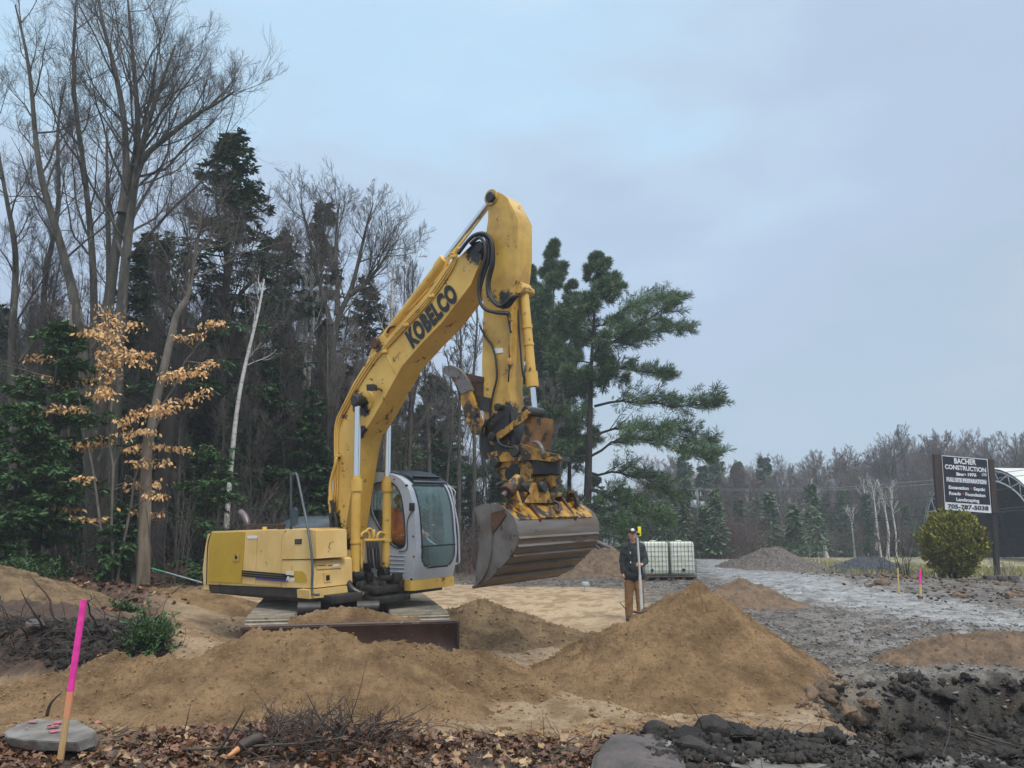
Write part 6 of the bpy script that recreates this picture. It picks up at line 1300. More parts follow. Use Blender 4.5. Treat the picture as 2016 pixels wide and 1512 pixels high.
# green cedar sprig on the root bank at the left
def sprig(label, px, py, D, h, wd_, seed, n=110):
    rng = np.random.default_rng(seed); b = W(px, py, D); o = np.array([b.x, b.y, gz(b.x, b.y)-.1]); t = thing('fir_sapling', label, 'sapling', tuple(o))
    S = np.zeros((n, 3)); S[:, 2] = rng.uniform(0, h*.4, n); Dd = nrm_(np.stack([rng.normal(0, wd_, n), rng.normal(0, wd_, n), rng.uniform(.2, 1, n)], -1)); P, Rr = polyl(S, Dd, h*rng.uniform(.3, .8, n), 5, rng, .1, -.08, np.full(n, .006), np.full(n, .003)); npmesh('branches', *tubes_np(P, Rr, 3), M['stick'], t)
    m = 34; f = rng.uniform(1, 4.99, (n, m)); i = f.astype(int); fr = (f-i)[..., None]; bi = np.arange(n)[:, None]; c = (P[bi, i]*(1-fr)+P[bi, i+1]*fr).reshape(-1, 3); T = np.repeat(nrm_(P[:, -1]-P[:, 0]), m, 0); Dn = nrm_(T+rng.normal(size=T.shape)*.6); N2 = nrm_(np.cross(Dn, np.array([0, 0, 1.])+rng.normal(size=T.shape)*.4)); L_ = rng.uniform(.03, .08, len(c)); npmesh('foliage', *leafquads(c, Dn, N2, L_, L_*.35), M['needle_mid'], t)
sprig('bright green cedar sprig on the edge of the root bank', 298, 1222, 9.4, .6, .55, 830, 160)
sprig('low green sprig on the leaf bank left of the bright one', 245, 1195, 12.0, .4, .9, 831, 60)
sprig('green fir seedling at the left end of the leaf bank', 60, 1120, 14, .8, .7, 832, 90)
sprig('green fir seedling under the beech leaves', 110, 1085, 16, .8, .7, 833, 90)
# ---------------------------------------------------------------- far backing wood (one mass nobody could count)
def mass(name, X, Y, h, mat, seed, r=.02, L2=.4, dens=7):
    rng = np.random.default_rng(seed); n = len(X); S = np.stack([X, Y, ground_h(X, Y)-.1], -1)
    Dd = nrm_(np.stack([rng.normal(0, .12, n), rng.normal(0, .12, n), np.ones(n)], -1)); P, Rr = polyl(S, Dd, h*rng.uniform(.6, 1.1, n), 6, rng, .05, .05, np.full(n, r), np.full(n, r*.3)); a = Acc(); a.add(*tubes_np(P, Rr, 3))
    S, D2, L_, rr = children(P, Rr, dens, .2, 1, .55, .15, L2, .6, rng, h*np.ones(n), .5); P2, R2 = polyl(S, D2, L_, 4, rng, .1, .06, np.maximum(rr, r*.4), np.full(len(rr), r*.3)); a.add(*tubes_np(P2, R2, 3))
    S, D3, L_, rr = children(P2, R2, 5, .2, 1, .55, .15, .5, .6, rng, L_, .5); P3, R3 = polyl(S, D3, L_, 3, rng, .1, .06, np.full(len(rr), r*.35), np.full(len(rr), r*.25)); a.add(*tubes_np(P3, R3, 3))
    return meta(npmesh(name, *a.out(), M[mat]), kind='stuff')
rg_ = np.random.default_rng(900)
Xm = rg_.uniform(18, 95, 700); mass('far_undergrowth', Xm, rg_.uniform(100, 118, 700), 9.0, 'twig_red', 901, .05)
Xm = rg_.uniform(-46, 2, 420); mass('undergrowth', Xm, rg_.uniform(40, 60, 420), 5.5, 'bark_dark', 902, .03)
Xm = rg_.uniform(-2, 24, 420); mass('undergrowth', Xm, rg_.uniform(56, 92, 420), 5.5, 'twig', 903, .04)
Xm = rg_.uniform(18, 62, 320); mass('far_undergrowth', Xm, rg_.uniform(69, 80, 320), 3.2, 'twig_red', 904, .025)
def conifer_mass(name, n, x0, x1, y0, y1, hmax, seed, mat, ls=.5):
    rng = np.random.default_rng(seed); X = rng.uniform(x0, x1, n); Y = rng.uniform(y0, y1, n); g = ground_h(X, Y); H = hmax*rng.uniform(.5, 1, n); m = 700
    t = rng.random((n, m))**.8; a = rng.uniform(0, 6.283, (n, m)); rad = (1-t)*H[:, None]*.24*rng.uniform(.3, 1, (n, m)); c = np.stack([X[:, None]+np.cos(a)*rad, Y[:, None]+np.sin(a)*rad, g[:, None]+.4+t*H[:, None]], -1).reshape(-1, 3)
    Dn = nrm_(np.stack([np.cos(a), np.sin(a), -.25+0*a], -1).reshape(-1, 3)+rng.normal(size=c.shape)*.25); N2 = nrm_(np.cross(Dn, np.array([0, 0, 1.])+rng.normal(size=c.shape)*.3)); L_ = rng.uniform(.5, 1.2, len(c))*ls
    return meta(npmesh(name, *leafquads(c, Dn, N2, L_, L_*.45), M[mat]), kind='stuff')
conifer_mass('far_conifers', 60, 20, 90, 100, 116, 8.5, 910, 'needle_pine', .7)
conifer_mass('conifer_undergrowth', 90, -48, 4, 38, 58, 6.0, 911, 'needle_dark', .45)
conifer_mass('conifer_undergrowth', 40, -2, 22, 52, 85, 5.0, 912, 'needle_pine', .45)
conifer_mass('conifer_undergrowth', 70, -17, -4, 21, 30, 3.4, 913, 'needle_dark', .22)
conifer_mass('conifer_undergrowth', 34, -15, -3, 24, 31, 7.5, 914, 'needle_mid', .24)
# ---------------------------------------------------------------- sign
def sp(cx, cy, d=0): return W(1800+cx/5.04, 860+cy/5.04, 27.0+d)
def slab(name, pts, t, mat, parent, o, bevel=.008):
    bm = bmesh.new(); a = [sp(*p)-o for p in pts]; prism(bm, a, [q+Vector((0, t, 0)) for q in a]); return bmobj(name, bm, mat, parent, 35, bevel)
M['board'] = mk('dark_brown_boards', (.03, .018, .014), (.05, .03, .024), 3, .7, stretch=(4, 4, .5), bump=.3)
M['post'] = mk('black_stained_post', (.014, .012, .013), (.03, .025, .025), 3, .7, stretch=(4, 4, .5), bump=.3)
M['sign_black'] = mk('navy_black_panel', (.006, .009, .02), (.009, .012, .024), 1, .35)
M['sign_white'] = mk('white_panel', (.78, .78, .80), (.70, .70, .72), 1, .45)
M['sign_red'] = mk('red_dot', (.45, .02, .03), rough=.5); M['sign_grey'] = mk('grey_band', (.22, .23, .26), rough=.5)
so_ = sp(303, 1400); so_.z = gz(so_.x, so_.y)-.1
sg = thing('sign', 'tall black and white company sign with white lettering on two dark posts at the right', 'sign', so_); O_ = so_.copy()
pn = slab('panel', [(270, 183), (727, 222), (767, 757), (303, 722)], .05, M['sign_white'], sg, O_)
def sl2(name, pts, d, t, mat, parent): 
    bm = bmesh.new(); a = [sp(*p, d)-O_ for p in pts]; prism(bm, a, [q+Vector((0, t, 0)) for q in a]); return bmobj(name, bm, mat, parent)
sl2('black_field', [(278, 190), (720, 228), (755, 676), (309, 645)], -.008, .012, M['sign_black'], pn)
slab('side_board', [(190, 175), (264, 181), (298, 722), (225, 716)], .14, M['board'], sg, O_ - Vector((0, -.05, 0)))
slab('side_board', [(733, 222), (782, 226), (823, 757), (773, 757)], .14, M['board'], sg, O_ - Vector((0, -.05, 0)))
slab('post', [(228, 714), (272, 718), (318, 1400), (286, 1400)], .14, M['post'], sg, O_)
slab('post', [(778, 757), (820, 760), (860, 1425), (818, 1425)], .14, M['post'], sg, O_)
def stext(body, p0, pu, pv, mat='sign_white', bold=.02, height=None):
    text_on('lettering', body, sp(*p0, -.012)-O_, sp(*pu, -.012)-O_, sp(*pv, -.012)-O_, M[mat], pn, bold, 0, .002, 1.0, height)
stext('BACHER', (397, 262), (614, 278), (393, 209), bold=.03); stext('CONSTRUCTION', (305, 315), (714, 352), (301, 271), bold=.03)
stext('Since 1976', (415, 382), (617, 394), (414, 352), bold=.05); stext('LTD', (671, 386), (718, 389), (670, 362), bold=.04)
sl2('band', [(316, 396), (717, 426), (719, 474), (320, 444)], -.0105, .004, M['sign_grey'], pn)
stext('FULL SITE PREPARATION', (322, 439), (714, 469), (320, 401), bold=.03)
stext('Excavation', (342, 514), (540, 527), (341, 481), bold=.035); stext('Septic', (588, 530), (703, 538), (587, 498), bold=.035)
stext('Roads', (346, 573), (461, 580), (345, 541), bold=.035); stext('Foundation', (508, 584), (706, 598), (507, 551), bold=.035)
stext('Landscaping', (418, 635), (646, 650), (416, 602), bold=.035); stext('705-787-5038', (333, 706), (738, 730), (332, 665), 'sign_black', .03)
for c_ in ((568, 513), (487, 566)):
    bm = bmesh.new(); a = sp(*c_, -.012)-O_; cyl(bm, a, a+Vector((0, .004, 0)), .033, n=12); bmobj('dot', bm, M['sign_red'], pn)
# timber block at its foot, grey post behind the bush
M['plastic_grey'] = mk('grey_green_plastic', (.33, .40, .40), (.27, .32, .32), 4, .5)
b = W(1972, 1148, 25.2); b.z = gz(b.x, b.y)
for k in range(3):
    bm = bmesh.new(); bx(bm, (0, 0, .08), (.34, .22, .17), Matrix.Rotation(.1*k, 3, 'Z')); o = bmobj('concrete_block', bm, M['boulder'], None, 35, .02); o.location = b+Vector((-.36+k*.37, .02*k, 0)); meta(o, ['left dark block in the row at the foot of the right sign post', 'middle dark block in the row at the foot of the right sign post', 'right dark block in the row at the foot of the right sign post'][k], 'block')
b = W(1851, 1136, 27.6); b.z = gz(b.x, b.y)-.05; t = thing('cable_pedestal', 'short grey utility pedestal with rounded cap left of the bush', 'pedestal', b)
bm = bmesh.new(); bx(bm, (0, 0, .25), (.14, .14, .5)); bmobj('post', bm, M['slab'], t, 35, .01); bm = bmesh.new(); bx(bm, (-.05, 0, .5), (.26, .16, .13)); bmobj('cap', bm, M['plastic_grey'], t, 35, .04)
b = W(1152, 1150, 21); b.z = gz(b.x, b.y); t = thing('vent_cap', 'small pale blue vent cap on a white stem in the rubble behind the bucket', 'vent', b)
bm = bmesh.new(); cyl(bm, (0, 0, 0), (0, 0, .16), .025, n=10); bmobj('stem', bm, M['sign_white'], t, 40); bm = bmesh.new(); cyl(bm, (0, 0, .14), (0, 0, .24), .12, .10, n=18); bmobj('cap', bm, M['plastic_grey'], t, 40, .015)
# ---------------------------------------------------------------- stakes
M['stake_wood'] = mk('stake_wood', (.50, .32, .14), (.40, .24, .10), 6, .7, stretch=(8, 8, 1)); M['stake_pale'] = mk('stake_pale_wood', (.55, .42, .18), (.45, .32, .12), 6, .7)
M['pink'] = mk('fluorescent_pink_paint', (.90, .05, .38), (.70, .03, .28), 14, .5); M['orange_fade'] = mk('orange_fading_paint', (.75, .22, .13), (.62, .28, .13), 8, .6)
def stake(name, label, a, c_, D, w_, t_, split, mat, D2=None):
    p0 = W(*a, D); p1 = W(*c_, D2 or D); d = p1-p0; base = Vector((p0.x, p0.y, p0.z-.12)); t = thing(name, label, 'stake', base)
    def seg(nm, f0, f1, m, ws=1):
        bm = bmesh.new(); q0 = p0-base+d*f0; q1 = p0-base+d*f1; ax = Vector((1, 0, 0)); ay = Vector((0, 1, 0))
        P0 = [q0-ax*w_/2, q0+ax*w_/2, q1+ax*w_/2, q1-ax*w_/2]; prism(bm, P0, [q+ay*t_ for q in P0]); bmobj(nm, bm, m, t)
    if split: seg('shaft', -.12, split[0], M[mat])
    if split and len(split) > 1: seg('faded_paint', split[0], split[1], M['orange_fade']); seg('painted_top', split[1], 1, M['pink'])
    elif split: seg('painted_top', split[0], 1, M['pink'])
    else: seg('shaft', -.12, 1, M[mat])
stake('survey_stake', 'long wooden lath with bright pink top leaning in the left foreground', (117, 1500), (164, 1181), 5.0, .036, .014, (.27, .42), 'stake_wood', 5.05)
stake('survey_stake', 'wooden stake with pink top before the sign', (1813, 1175), (1812, 1121), 19, .05, .03, (.45,), 'stake_pale')
stake('survey_stake', 'plain yellow wooden stake left of the pink topped one', (1770, 1166), (1768, 1118), 20, .035, .03, None, 'stake_pale')
# ---------------------------------------------------------------- caged tanks on a pallet
M['ibc'] = mk('milky_white_plastic', (.72, .74, .66), (.60, .62, .50), 3, .5, c3=(.40, .36, .20), s3=3, t3=.64); M['cage'] = mk('cage_tube', (.14, .15, .14), (.09, .08, .07), 9, .5, metal=.4); M['pallet'] = mk('grey_pallet_wood', (.13, .10, .08), (.08, .06, .05), 6, .8)
for k, (px, dD, rz) in enumerate(((1290, 0, .12), (1330, .05, .12))):
    b = W(1287, 1141, 25.3); b.z = gz(b.x, b.y)+.02; off = Vector((math.cos(rz), math.sin(rz), 0))*(.86*k)
    t = thing('caged_tank', ['left white caged water tank on the pallet behind the man', 'right white caged water tank on the pallet behind the man'][k], 'water tank', b+off, (0, 0, rz))
    t.scale = (.92, .92, 1.0); bm = bmesh.new(); bx(bm, (0, 0, .70), (.86, .86, 1.02)); tk = bmobj('tank', bm, M['ibc'], t, 40, .09, 4)
    bm = bmesh.new(); cyl(bm, (0, 0, 1.2), (0, 0, 1.25), .1, n=20); bmobj('lid', bm, M['ibc'], tk, 40)
    bm = bmesh.new(); cyl(bm, (-.18 if k == 0 else 0, -.48, .33), (-.18 if k == 0 else 0, -.40, .33), .05, n=12); bmobj('valve', bm, M['steel_black'], tk, 40)
    bm = bmesh.new(); r_ = .006; q = .455
    for i in range(8):
        z = .16+i*(1.06/7)
        for a, c_ in (((-q, -q), (q, -q)), ((q, -q), (q, q)), ((q, q), (-q, q)), ((-q, q), (-q, -q))): cyl(bm, (*a, z), (*c_, z), r_, n=6)
    for i in range(8):
        u = -q+i*2*q/7
        for a in ((u, -q), (u, q), (-q, u), (q, u)): cyl(bm, (*a, .12), (*a, 1.23), r_*1.3 if i in (2, 5) else r_, n=6)
    bmobj('cage', bm, M['cage'], t)
    bm = bmesh.new()
    for i in range(4): bx(bm, (0, -.42+i*.28, .125), (.92, .14, .022))
    for i in (-.4, 0, .4): bx(bm, (i, 0, .06), (.1, .92, .1))
    bmobj('pallet', bm, M['pallet'], t, 35, .004)
# ---------------------------------------------------------------- utility pole and wires
M['pole'] = mk('grey_pole', (.30, .29, .28), (.2, .19, .18), 3, .8, stretch=(1, 1, .2)); M['galv'] = mk('pale_metal', (.55, .58, .6), rough=.5, metal=.3); M['wire'] = mk('wire', (.03, .032, .035), rough=.6); M['wire_l'] = mk('light_wire', (.22, .23, .25), rough=.6)
D = 62; b = W(1380, 1100, D); g = gz(b.x, b.y); zt = W(1378, 962, D).z-g; t = thing('utility_pole', 'utility pole with pale transformer left of the gravel heaps', 'utility pole', (b.x, b.y, g-.2))
bm = bmesh.new(); cyl(bm, (0, 0, 0), (-.1, 0, zt+.2), .15, .11, 12); bmobj('pole', bm, M['pole'], t, 40)
bm = bmesh.new(); bx(bm, (-.1, -.05, zt-.35), (.9, .1, .1)); bmobj('crossarm', bm, M['pole'], t)
bm = bmesh.new(); cyl(bm, (-.45, -.2, zt-1.3), (-.45, -.2, zt-.72), .24, n=14); bmobj('transformer', bm, M['galv'], t, 40, .03)
bm = bmesh.new(); bx(bm, (.25, -.2, zt-1.05), (.35, .3, .45)); bmobj('switch_box', bm, M['galv'], t, 35, .03)
for x_ in (-.5, -.2, .2):
    bm = bmesh.new(); cyl(bm, (x_, -.05, zt-.3), (x_, -.05, zt-.05), .05, .03, 8); bmobj('insulator', bm, M['galv'], t, 40)
for k, (pts, m_) in enumerate((([(1330, 968, 66), (1378, 963, 62), (1600, 962, 55), (1850, 944, 47), (2100, 915, 38)], 'wire_l'), ([(1378, 965, 62), (1600, 966, 55), (1850, 952, 47), (2100, 927, 38)], 'wire_l'), ([(1378, 996, 62), (1560, 996, 55), (1800, 980, 47), (2100, 950, 38)], 'wire'), ([(1378, 1014, 62), (1560, 1022, 52), (1720, 1021, 46), (1850, 1013, 40), (2100, 990, 30)], 'wire'), ([(1378, 1018, 62), (1560, 1026, 52), (1720, 1025, 46), (1850, 1018, 40), (2100, 996, 30)], 'wire'), ([(1250, 1012, 60), (1300, 1005, 61), (1378, 990, 62)], 'wire_l'), ([(1250, 1000, 60), (1300, 985, 61), (1378, 972, 62)], 'wire_l'))):
    o = tb('power_line', [W(x, y, d) for x, y, d in pts], .017, M[m_], None, 5, 5); meta(o, ['topmost power line running from the utility pole toward the right', 'second power line from the top, from the pole toward the right', 'third power line from the top, from the pole toward the right', 'upper of the two lowest dark cables crossing before the far wood', 'lowest dark cable crossing before the far wood', 'lower power line running left from the pole behind the pines', 'upper power line running left from the pole behind the pines'][k], 'power line')
# fallen logs at the end of the pines
for k, (a, c_, D, r) in enumerate((((1110, 1045), (1215, 1085), 29, .10), ((1165, 1095), (1235, 1088), 28, .14), ((1150, 1060), (1200, 1100), 29.5, .07))):
    p0, p1 = W(*a, D), W(*c_, D+.8); bm = bmesh.new(); tube(bm, [p0, (p0+p1)/2+Vector((0, 0, .06)), p1], [r, r*.9, r*.7], 8); o = bmobj('fallen_log', bm, M['twig_pale'] if k != 1 else M['bark_dark']); meta(o, ['long pale fallen log leaning under the pines', 'thick dark log end beside the fallen pale one', 'short pale branch lying against the dark log end'][k], 'log')
x, y, h = heap_at(1190, 1078, 28); heap('earth_heap', 'dark brush covered earth heap behind the man', 'earth heap', x-.4, y, 2.6, 1.2, h, M['sand_dark'], seed=21, ridge=.3, res=90, rough=2)
# long green and white measuring rod on the leaf bank
p0, p1 = W(299, 1119, 15.5), W(398, 1147, 14.6); t = thing('measuring_rod', 'long green and white rod lying on the leaves behind the counterweight', 'measuring rod', p0); d = p1-p0
M['green'] = mk('green_paint', (.05, .38, .20), rough=.5); bm = bmesh.new(); cyl(bm, (0, 0, 0), d*.3, .014, n=8); bmobj('green_end', bm, M['green'], t); bm = bmesh.new(); cyl(bm, d*.3, d, .013, n=8); bmobj('shaft', bm, M['plastic_grey'], t)
# ---------------------------------------------------------------- shed
M['cover'] = mk('white_fabric_cover', (.62, .61, .56), (.52, .51, .47), .5, .6); M['net'] = mk('dark_inner_fabric_and_trusses', (.028, .036, .048), (.02, .026, .036), .6, .8); M['truss'] = mk('truss_tube', (.42, .46, .50), rough=.5, metal=.3); M['brick_brown'] = mk('brown_blocks', (.05, .028, .03), (.035, .02, .022), 3, .8)
eL = W(1822, 1122, 58); eR = W(2078, 1122, 47); eL.z = gz(eL.x, eL.y); eR.z = eL.z; mid = (eL+eR)/2; half = (eR-eL)/2; top_z = W(1950, 921, (58+47)/2-.5).z-eL.z
ax = Vector((half.y*-1, half.x, 0)).normalized(); ax = ax if ax.x > 0 else -ax
sh = thing('fabric_shed', 'arched fabric covered storage shed with white roof and dark inside behind the sign', 'shed', (mid.x, mid.y, eL.z)); NA = 30
def arch(t, s=1.0): # t 0..1 left to right
    a = math.pi*(1-t); return half*(math.copysign(abs(math.cos(a))**.75, math.cos(a)))*s+Vector((0, 0, top_z*math.sin(a)**.85*s))
Ls = 26
def shell(nm, s, mat, off=0):
    bm = bmesh.new(); rr_ = []
    for j in range(7): rr_.append([bm.verts.new(arch(i/NA, s)+ax*(off+Ls*j/6)) for i in range(NA+1)])
    for j in range(6):
        for i in range(NA): bm.faces.new((rr_[j][i], rr_[j][i+1], rr_[j+1][i+1], rr_[j+1][i])).smooth = True
    return bmobj(nm, bm, mat, sh)
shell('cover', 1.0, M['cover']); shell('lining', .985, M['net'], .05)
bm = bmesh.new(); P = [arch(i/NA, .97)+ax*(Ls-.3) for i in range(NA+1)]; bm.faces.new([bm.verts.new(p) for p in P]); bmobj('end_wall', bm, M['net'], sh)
for kk in range(4):
    bm = bmesh.new(); o1 = [arch(i/NA, .975)+ax*(.1+kk*6) for i in range(NA+1)]; o2 = [arch(i/NA, .87)+ax*(.1+kk*6) for i in range(NA+1)]
    tube(bm, o1, .06, 5, 0, 0); tube(bm, o2, .06, 5, 0, 0)
    for i in range(NA): tube(bm, [o1[i], o2[i+1]] if i % 2 else [o2[i], o1[i+1]], .035, 4, 0, 0)
    bmobj('truss', bm, M['truss'] if kk == 0 else M['net'], sh)  # inner trusses darkened: shade of the inside put into their colour
for s_ in (-1, 1):
    for j in range(12):
        for r_ in range(3):
            pass
    bm = bmesh.new()
    for r_ in range(3):
        for j in range(14): bx(bm, half*s_*.9+ax*(.6+j*1.75+(.4 if r_ % 2 else 0))+Vector((0, 0, .4+r_*.72)), (.6, 1.7, .7), Matrix.Rotation(math.atan2(ax.y, ax.x)-math.pi/2, 3, 'Z'))
    bmobj('block_wall', bm, M['brick_brown'], sh, 35, .03)
bm = bmesh.new()
for r_ in range(4):
    for j in range(7): bx(bm, half*(-.85+.27*j+(.1 if r_ % 2 else 0))+ax*10+Vector((0, 0, .4+r_*.75)), (1.6, .6, .7), Matrix.Rotation(math.atan2(half.y, half.x), 3, 'Z'))
bmobj('block_wall', bm, M['brick_brown'], sh, 35, .03)
# ---------------------------------------------------------------- rocks and root bank
def hull(name, label, pts, mat, cat, bevel=.02, seed=0, disp=.012, parent=None):
    bm = bmesh.new(); o = sum((Vector(p) for p in pts), Vector())/len(pts)
    for p in pts: bm.verts.new(Vector(p)-o)
    r = bmesh.ops.convex_hull(bm, input=bm.verts); bmesh.ops.delete(bm, geom=[g for g in r['geom_interior'] if isinstance(g, bmesh.types.BMVert)], context='VERTS')
    bmesh.ops.dissolve_limit(bm, angle_limit=.12, verts=bm.verts, edges=bm.edges)
    bmesh.ops.bevel(bm, geom=list(bm.edges), offset=bevel, segments=2, affect='EDGES', clamp_overlap=True)
    bmesh.ops.triangulate(bm, faces=bm.faces); bmesh.ops.subdivide_edges(bm, edges=[e for e in bm.edges if e.calc_length() > .05], cuts=2, use_grid_fill=True); bmesh.ops.triangulate(bm, faces=bm.faces); bmesh.ops.subdivide_edges(bm, edges=[e for e in bm.edges if e.calc_length() > .04], cuts=1)
    co = np.array([v.co[:] for v in bm.verts]); q = fbm(co[:, 0]*1.0+co[:, 2]*.7+seed, co[:, 1]+co[:, 2]*.6, 6, 4, seed)
    bm.normal_update()
    for v, k in zip(bm.verts, q): v.co += v.normal*float(k)*disp
    ob = bmobj(name, bm, mat, parent, 40); ob.location = o; return meta(ob, label, cat) if label else ob
def Wl(x, y, D, dz=0): v = W(x, y, D); v.z += dz; return v
pts = []
for (x, y, D) in ((4, 1443, 5.2), (35, 1425, 5.75), (75, 1414, 6.0), (152, 1418, 5.9), (189, 1438, 5.55), (180, 1452, 5.3), (150, 1462, 5.15), (60, 1458, 5.1), (15, 1452, 5.1)):
    v = W(x, y, D); r0v = Vector((0, 0, CAMZ)); v = r0v+(v-r0v)*((.79-CAMZ)/(v.z-CAMZ)); pts += [v, v+Vector((.02, .02, -.06))]
sl_ = hull('slab_rock', 'flat grey rock slab with faded pink paint behind the pink stake', pts, M['slab'], 'rock', .006, 1, .012)
rq = random.Random(2)
for k in range(9):
    a_ = rq.uniform(0, 6.28); r_ = abs(rq.gauss(0, .12)); c = W(95, 1432, 5.35); p = Vector((c.x+math.cos(a_)*r_*1.5, c.y+math.sin(a_)*r_*.8, .803)); R0_ = rq.uniform(.012, .05); bm = bmesh.new()
    lp_ = [p+Vector((math.cos(q)*R0_*rq.uniform(.4, 1.4), math.sin(q)*R0_*rq.uniform(.3, 1.0), 0))-sl_.location for q in [i*.5236 for i in range(12)]]
    prism(bm, lp_, [q-Vector((0, 0, .004)) for q in lp_]); bmobj('paint_mark', bm, M['pinkspray'], sl_)
hull('boulder', 'large dark angular boulder at the bottom edge, left of the mud clods', [Wl(*p) for p in ((1155, 1530, 4.4), (1172, 1480, 4.55), (1192, 1446, 4.9), (1225, 1440, 5.1), (1290, 1448, 5.2), (1300, 1475, 4.7), (1350, 1500, 4.45), (1360, 1540, 4.2), (1240, 1600, 4.2), (1150, 1580, 4.3), (1340, 1470, 5.2), (1230, 1500, 5.3))], M['boulder'], 'boulder', .025, 4, .03)
hull('slab_rock', 'wet pale slab edge showing between the mud clods at the bottom', [W(*p)+Vector((0, 0, z_)) for p, z_ in (((1230, 1446, 5.2), 0), ((1290, 1446, 5.4), 0), ((1420, 1470, 5.1), 0), ((1640, 1505, 4.6), 0), ((1560, 1530, 4.4), 0), ((1330, 1490, 4.7), 0), ((1300, 1480, 5.2), -.2), ((1600, 1520, 4.6), -.2), ((1450, 1540, 4.6), -.2))], M['slab'], 'rock', .015, 5, .012)
# big clods lying on it, each one a clod
rq = random.Random(12)
rgc = np.random.default_rng(12); n = 700; PX = rgc.uniform(1260, 1620, n); PY = rgc.uniform(1448, 1500, n); P = np.array([W(a, b, 5.3-(b-1448)/52*.7)[:] for a, b in zip(PX, PY)]); S = (.02+.07*rgc.random(n)**2)*np.where(PX < 1420, 1.15, .9); P[:, 2] += S*.15
V, F = rocks_np(P, S, rgc, 1.0); meta(npmesh('mud_clods', V, F, M['clod']), kind='stuff')
for k, (x, y, D, s_) in enumerate(((1290, 1442, 5.35, .085), (1405, 1440, 5.3, .13), (1355, 1456, 5.1, .10), (1455, 1452, 5.15, .12), (1370, 1480, 4.85, .11))):
    c = W(x, y, D); rng = np.random.default_rng(50+k); pts = [c+Vector(v*s_*(1+.2*rng.normal())) for v in nrm_(rng.normal(size=(40, 3)))*np.array([1, 1, .7])]
    hull('mud_clod', ['black mud clod at the left end of the pile on the boulder', 'biggest black mud clod on the crest of the clod pile', 'black mud clod between the leftmost and the biggest one', 'black mud clod just right of the biggest one', 'black mud clod nearest the camera below the biggest one'][k], pts, M['clod'], 'clod', .008, 60+k, .035)
# root mat hanging over the cut at the left
rngr = np.random.default_rng(31); a = Acc(); n = 620
S = np.array([W(x, y, 9.15+(1325-y)*.0055+rngr.uniform(-.15, .15))[:] for x, y in zip(rngr.uniform(-60, 325, n), rngr.uniform(1222, 1312, n))])
D_ = nrm_(np.stack([rngr.normal(0, 1, n), -np.abs(rngr.normal(0, .5, n)), rngr.normal(-.15, .5, n)], -1)); P, Rr = polyl(S, D_, rngr.uniform(.15, .8, n), 7, rngr, .25, -.06, np.where(rngr.random(n) < .12, .018, .006), np.full(n, .002)); a.add(*tubes_np(P, Rr, 5))
meta(npmesh('root_mat', *a.out(), M['stick']), kind='stuff')
S = np.array([W(x, y, 9.15+(1325-y)*.0058)[:] for x, y in zip(rngr.uniform(-60, 320, 1600), 1222+rngr.random(1600)*95)]); Vr, Fr = rocks_np(S, rngr.uniform(.05, .2, 1600), rngr, .9); meta(npmesh('dark_soil', Vr, Fr, M['clod']), kind='stuff')
nl = 420; xs_ = rngr.uniform(-60, 325, nl); ys_ = 1228+rngr.random(nl)*90; lumps('soil_lumps', np.array([W(x, y, 9.1+(1325-y)*.0058)[:] for x, y in zip(xs_, ys_)]), .04+.16*rngr.random(nl)**2.5, M['clod'], 9)
hull('boulder', 'small pinkish stone lodged in the root bank under the left sand heap', [W(*p) for p in ((48, 1222, 9.4), (60, 1218, 9.5), (82, 1218, 9.5), (90, 1226, 9.4), (86, 1236, 9.35), (52, 1236, 9.35), (70, 1226, 9.7))], M['boulder'], 'stone', .02, 8, .02)
# brush pile in front
rngb = np.random.default_rng(41); a = Acc(); n = 420; c0_ = W(625, 1440, 5.35)
S = np.stack([c0_.x+rngb.normal(0, .26, n), c0_.y+rngb.normal(0, .2, n), .68+np.abs(rngb.normal(0, .05, n))], -1); D_ = nrm_(np.stack([rngb.normal(0, 1, n), rngb.normal(0, .6, n), rngb.normal(.08, .2, n)], -1)); P, Rr = polyl(S, D_, rngb.uniform(.08, .34, n), 6, rngb, .16, 0, np.where(rngb.random(n) < .1, .009, .004), np.full(n, .0015)); a.add(*tubes_np(P, Rr, 5))
S2, D2, L2, r2 = children(P, Rr, 3, .3, 1, .7, .2, .5, .6, rngb, np.full(n, .3), .3); P2, R2 = polyl(S2, D2, L2, 4, rngb, .15, 0, np.full(len(r2), .0025), np.full(len(r2), .0012)); a.add(*tubes_np(P2, R2, 3))
rngl = np.random.default_rng(5); nl_ = 500; Pl = np.stack([c0_.x+rngl.normal(0, .4, nl_), c0_.y-.1+rngl.normal(0, .22, nl_), .70+np.abs(rngl.normal(0, .05, nl_))], -1); meta(npmesh('leaf_litter', *leaves_np(Pl, rngl.uniform(.03, .085, nl_), rngl, .7), M['deadleaf']), kind='stuff')
meta(npmesh('brush_pile', *a.out(), M['stick']), 'low tangle of dark twigs on the leaves in the centre foreground', 'brush pile')
n = 500; X = rngb.uniform(-3.6, 1.4, n); Y = rngb.uniform(4.3, 5.9, n); S = np.stack([X, Y, ground_h(X, Y)+.015], -1); D_ = nrm_(np.stack([rngb.normal(0, 1, n), rngb.normal(0, 1, n), rngb.normal(.05, .15, n)], -1)); P, Rr = polyl(S, D_, rngb.uniform(.08, .4, n), 5, rngb, .12, 0, rngb.uniform(.002, .006, n), np.full(n, .001)); meta(npmesh('twig_litter', *tubes_np(P, Rr, 4), M['stick']), kind='stuff')
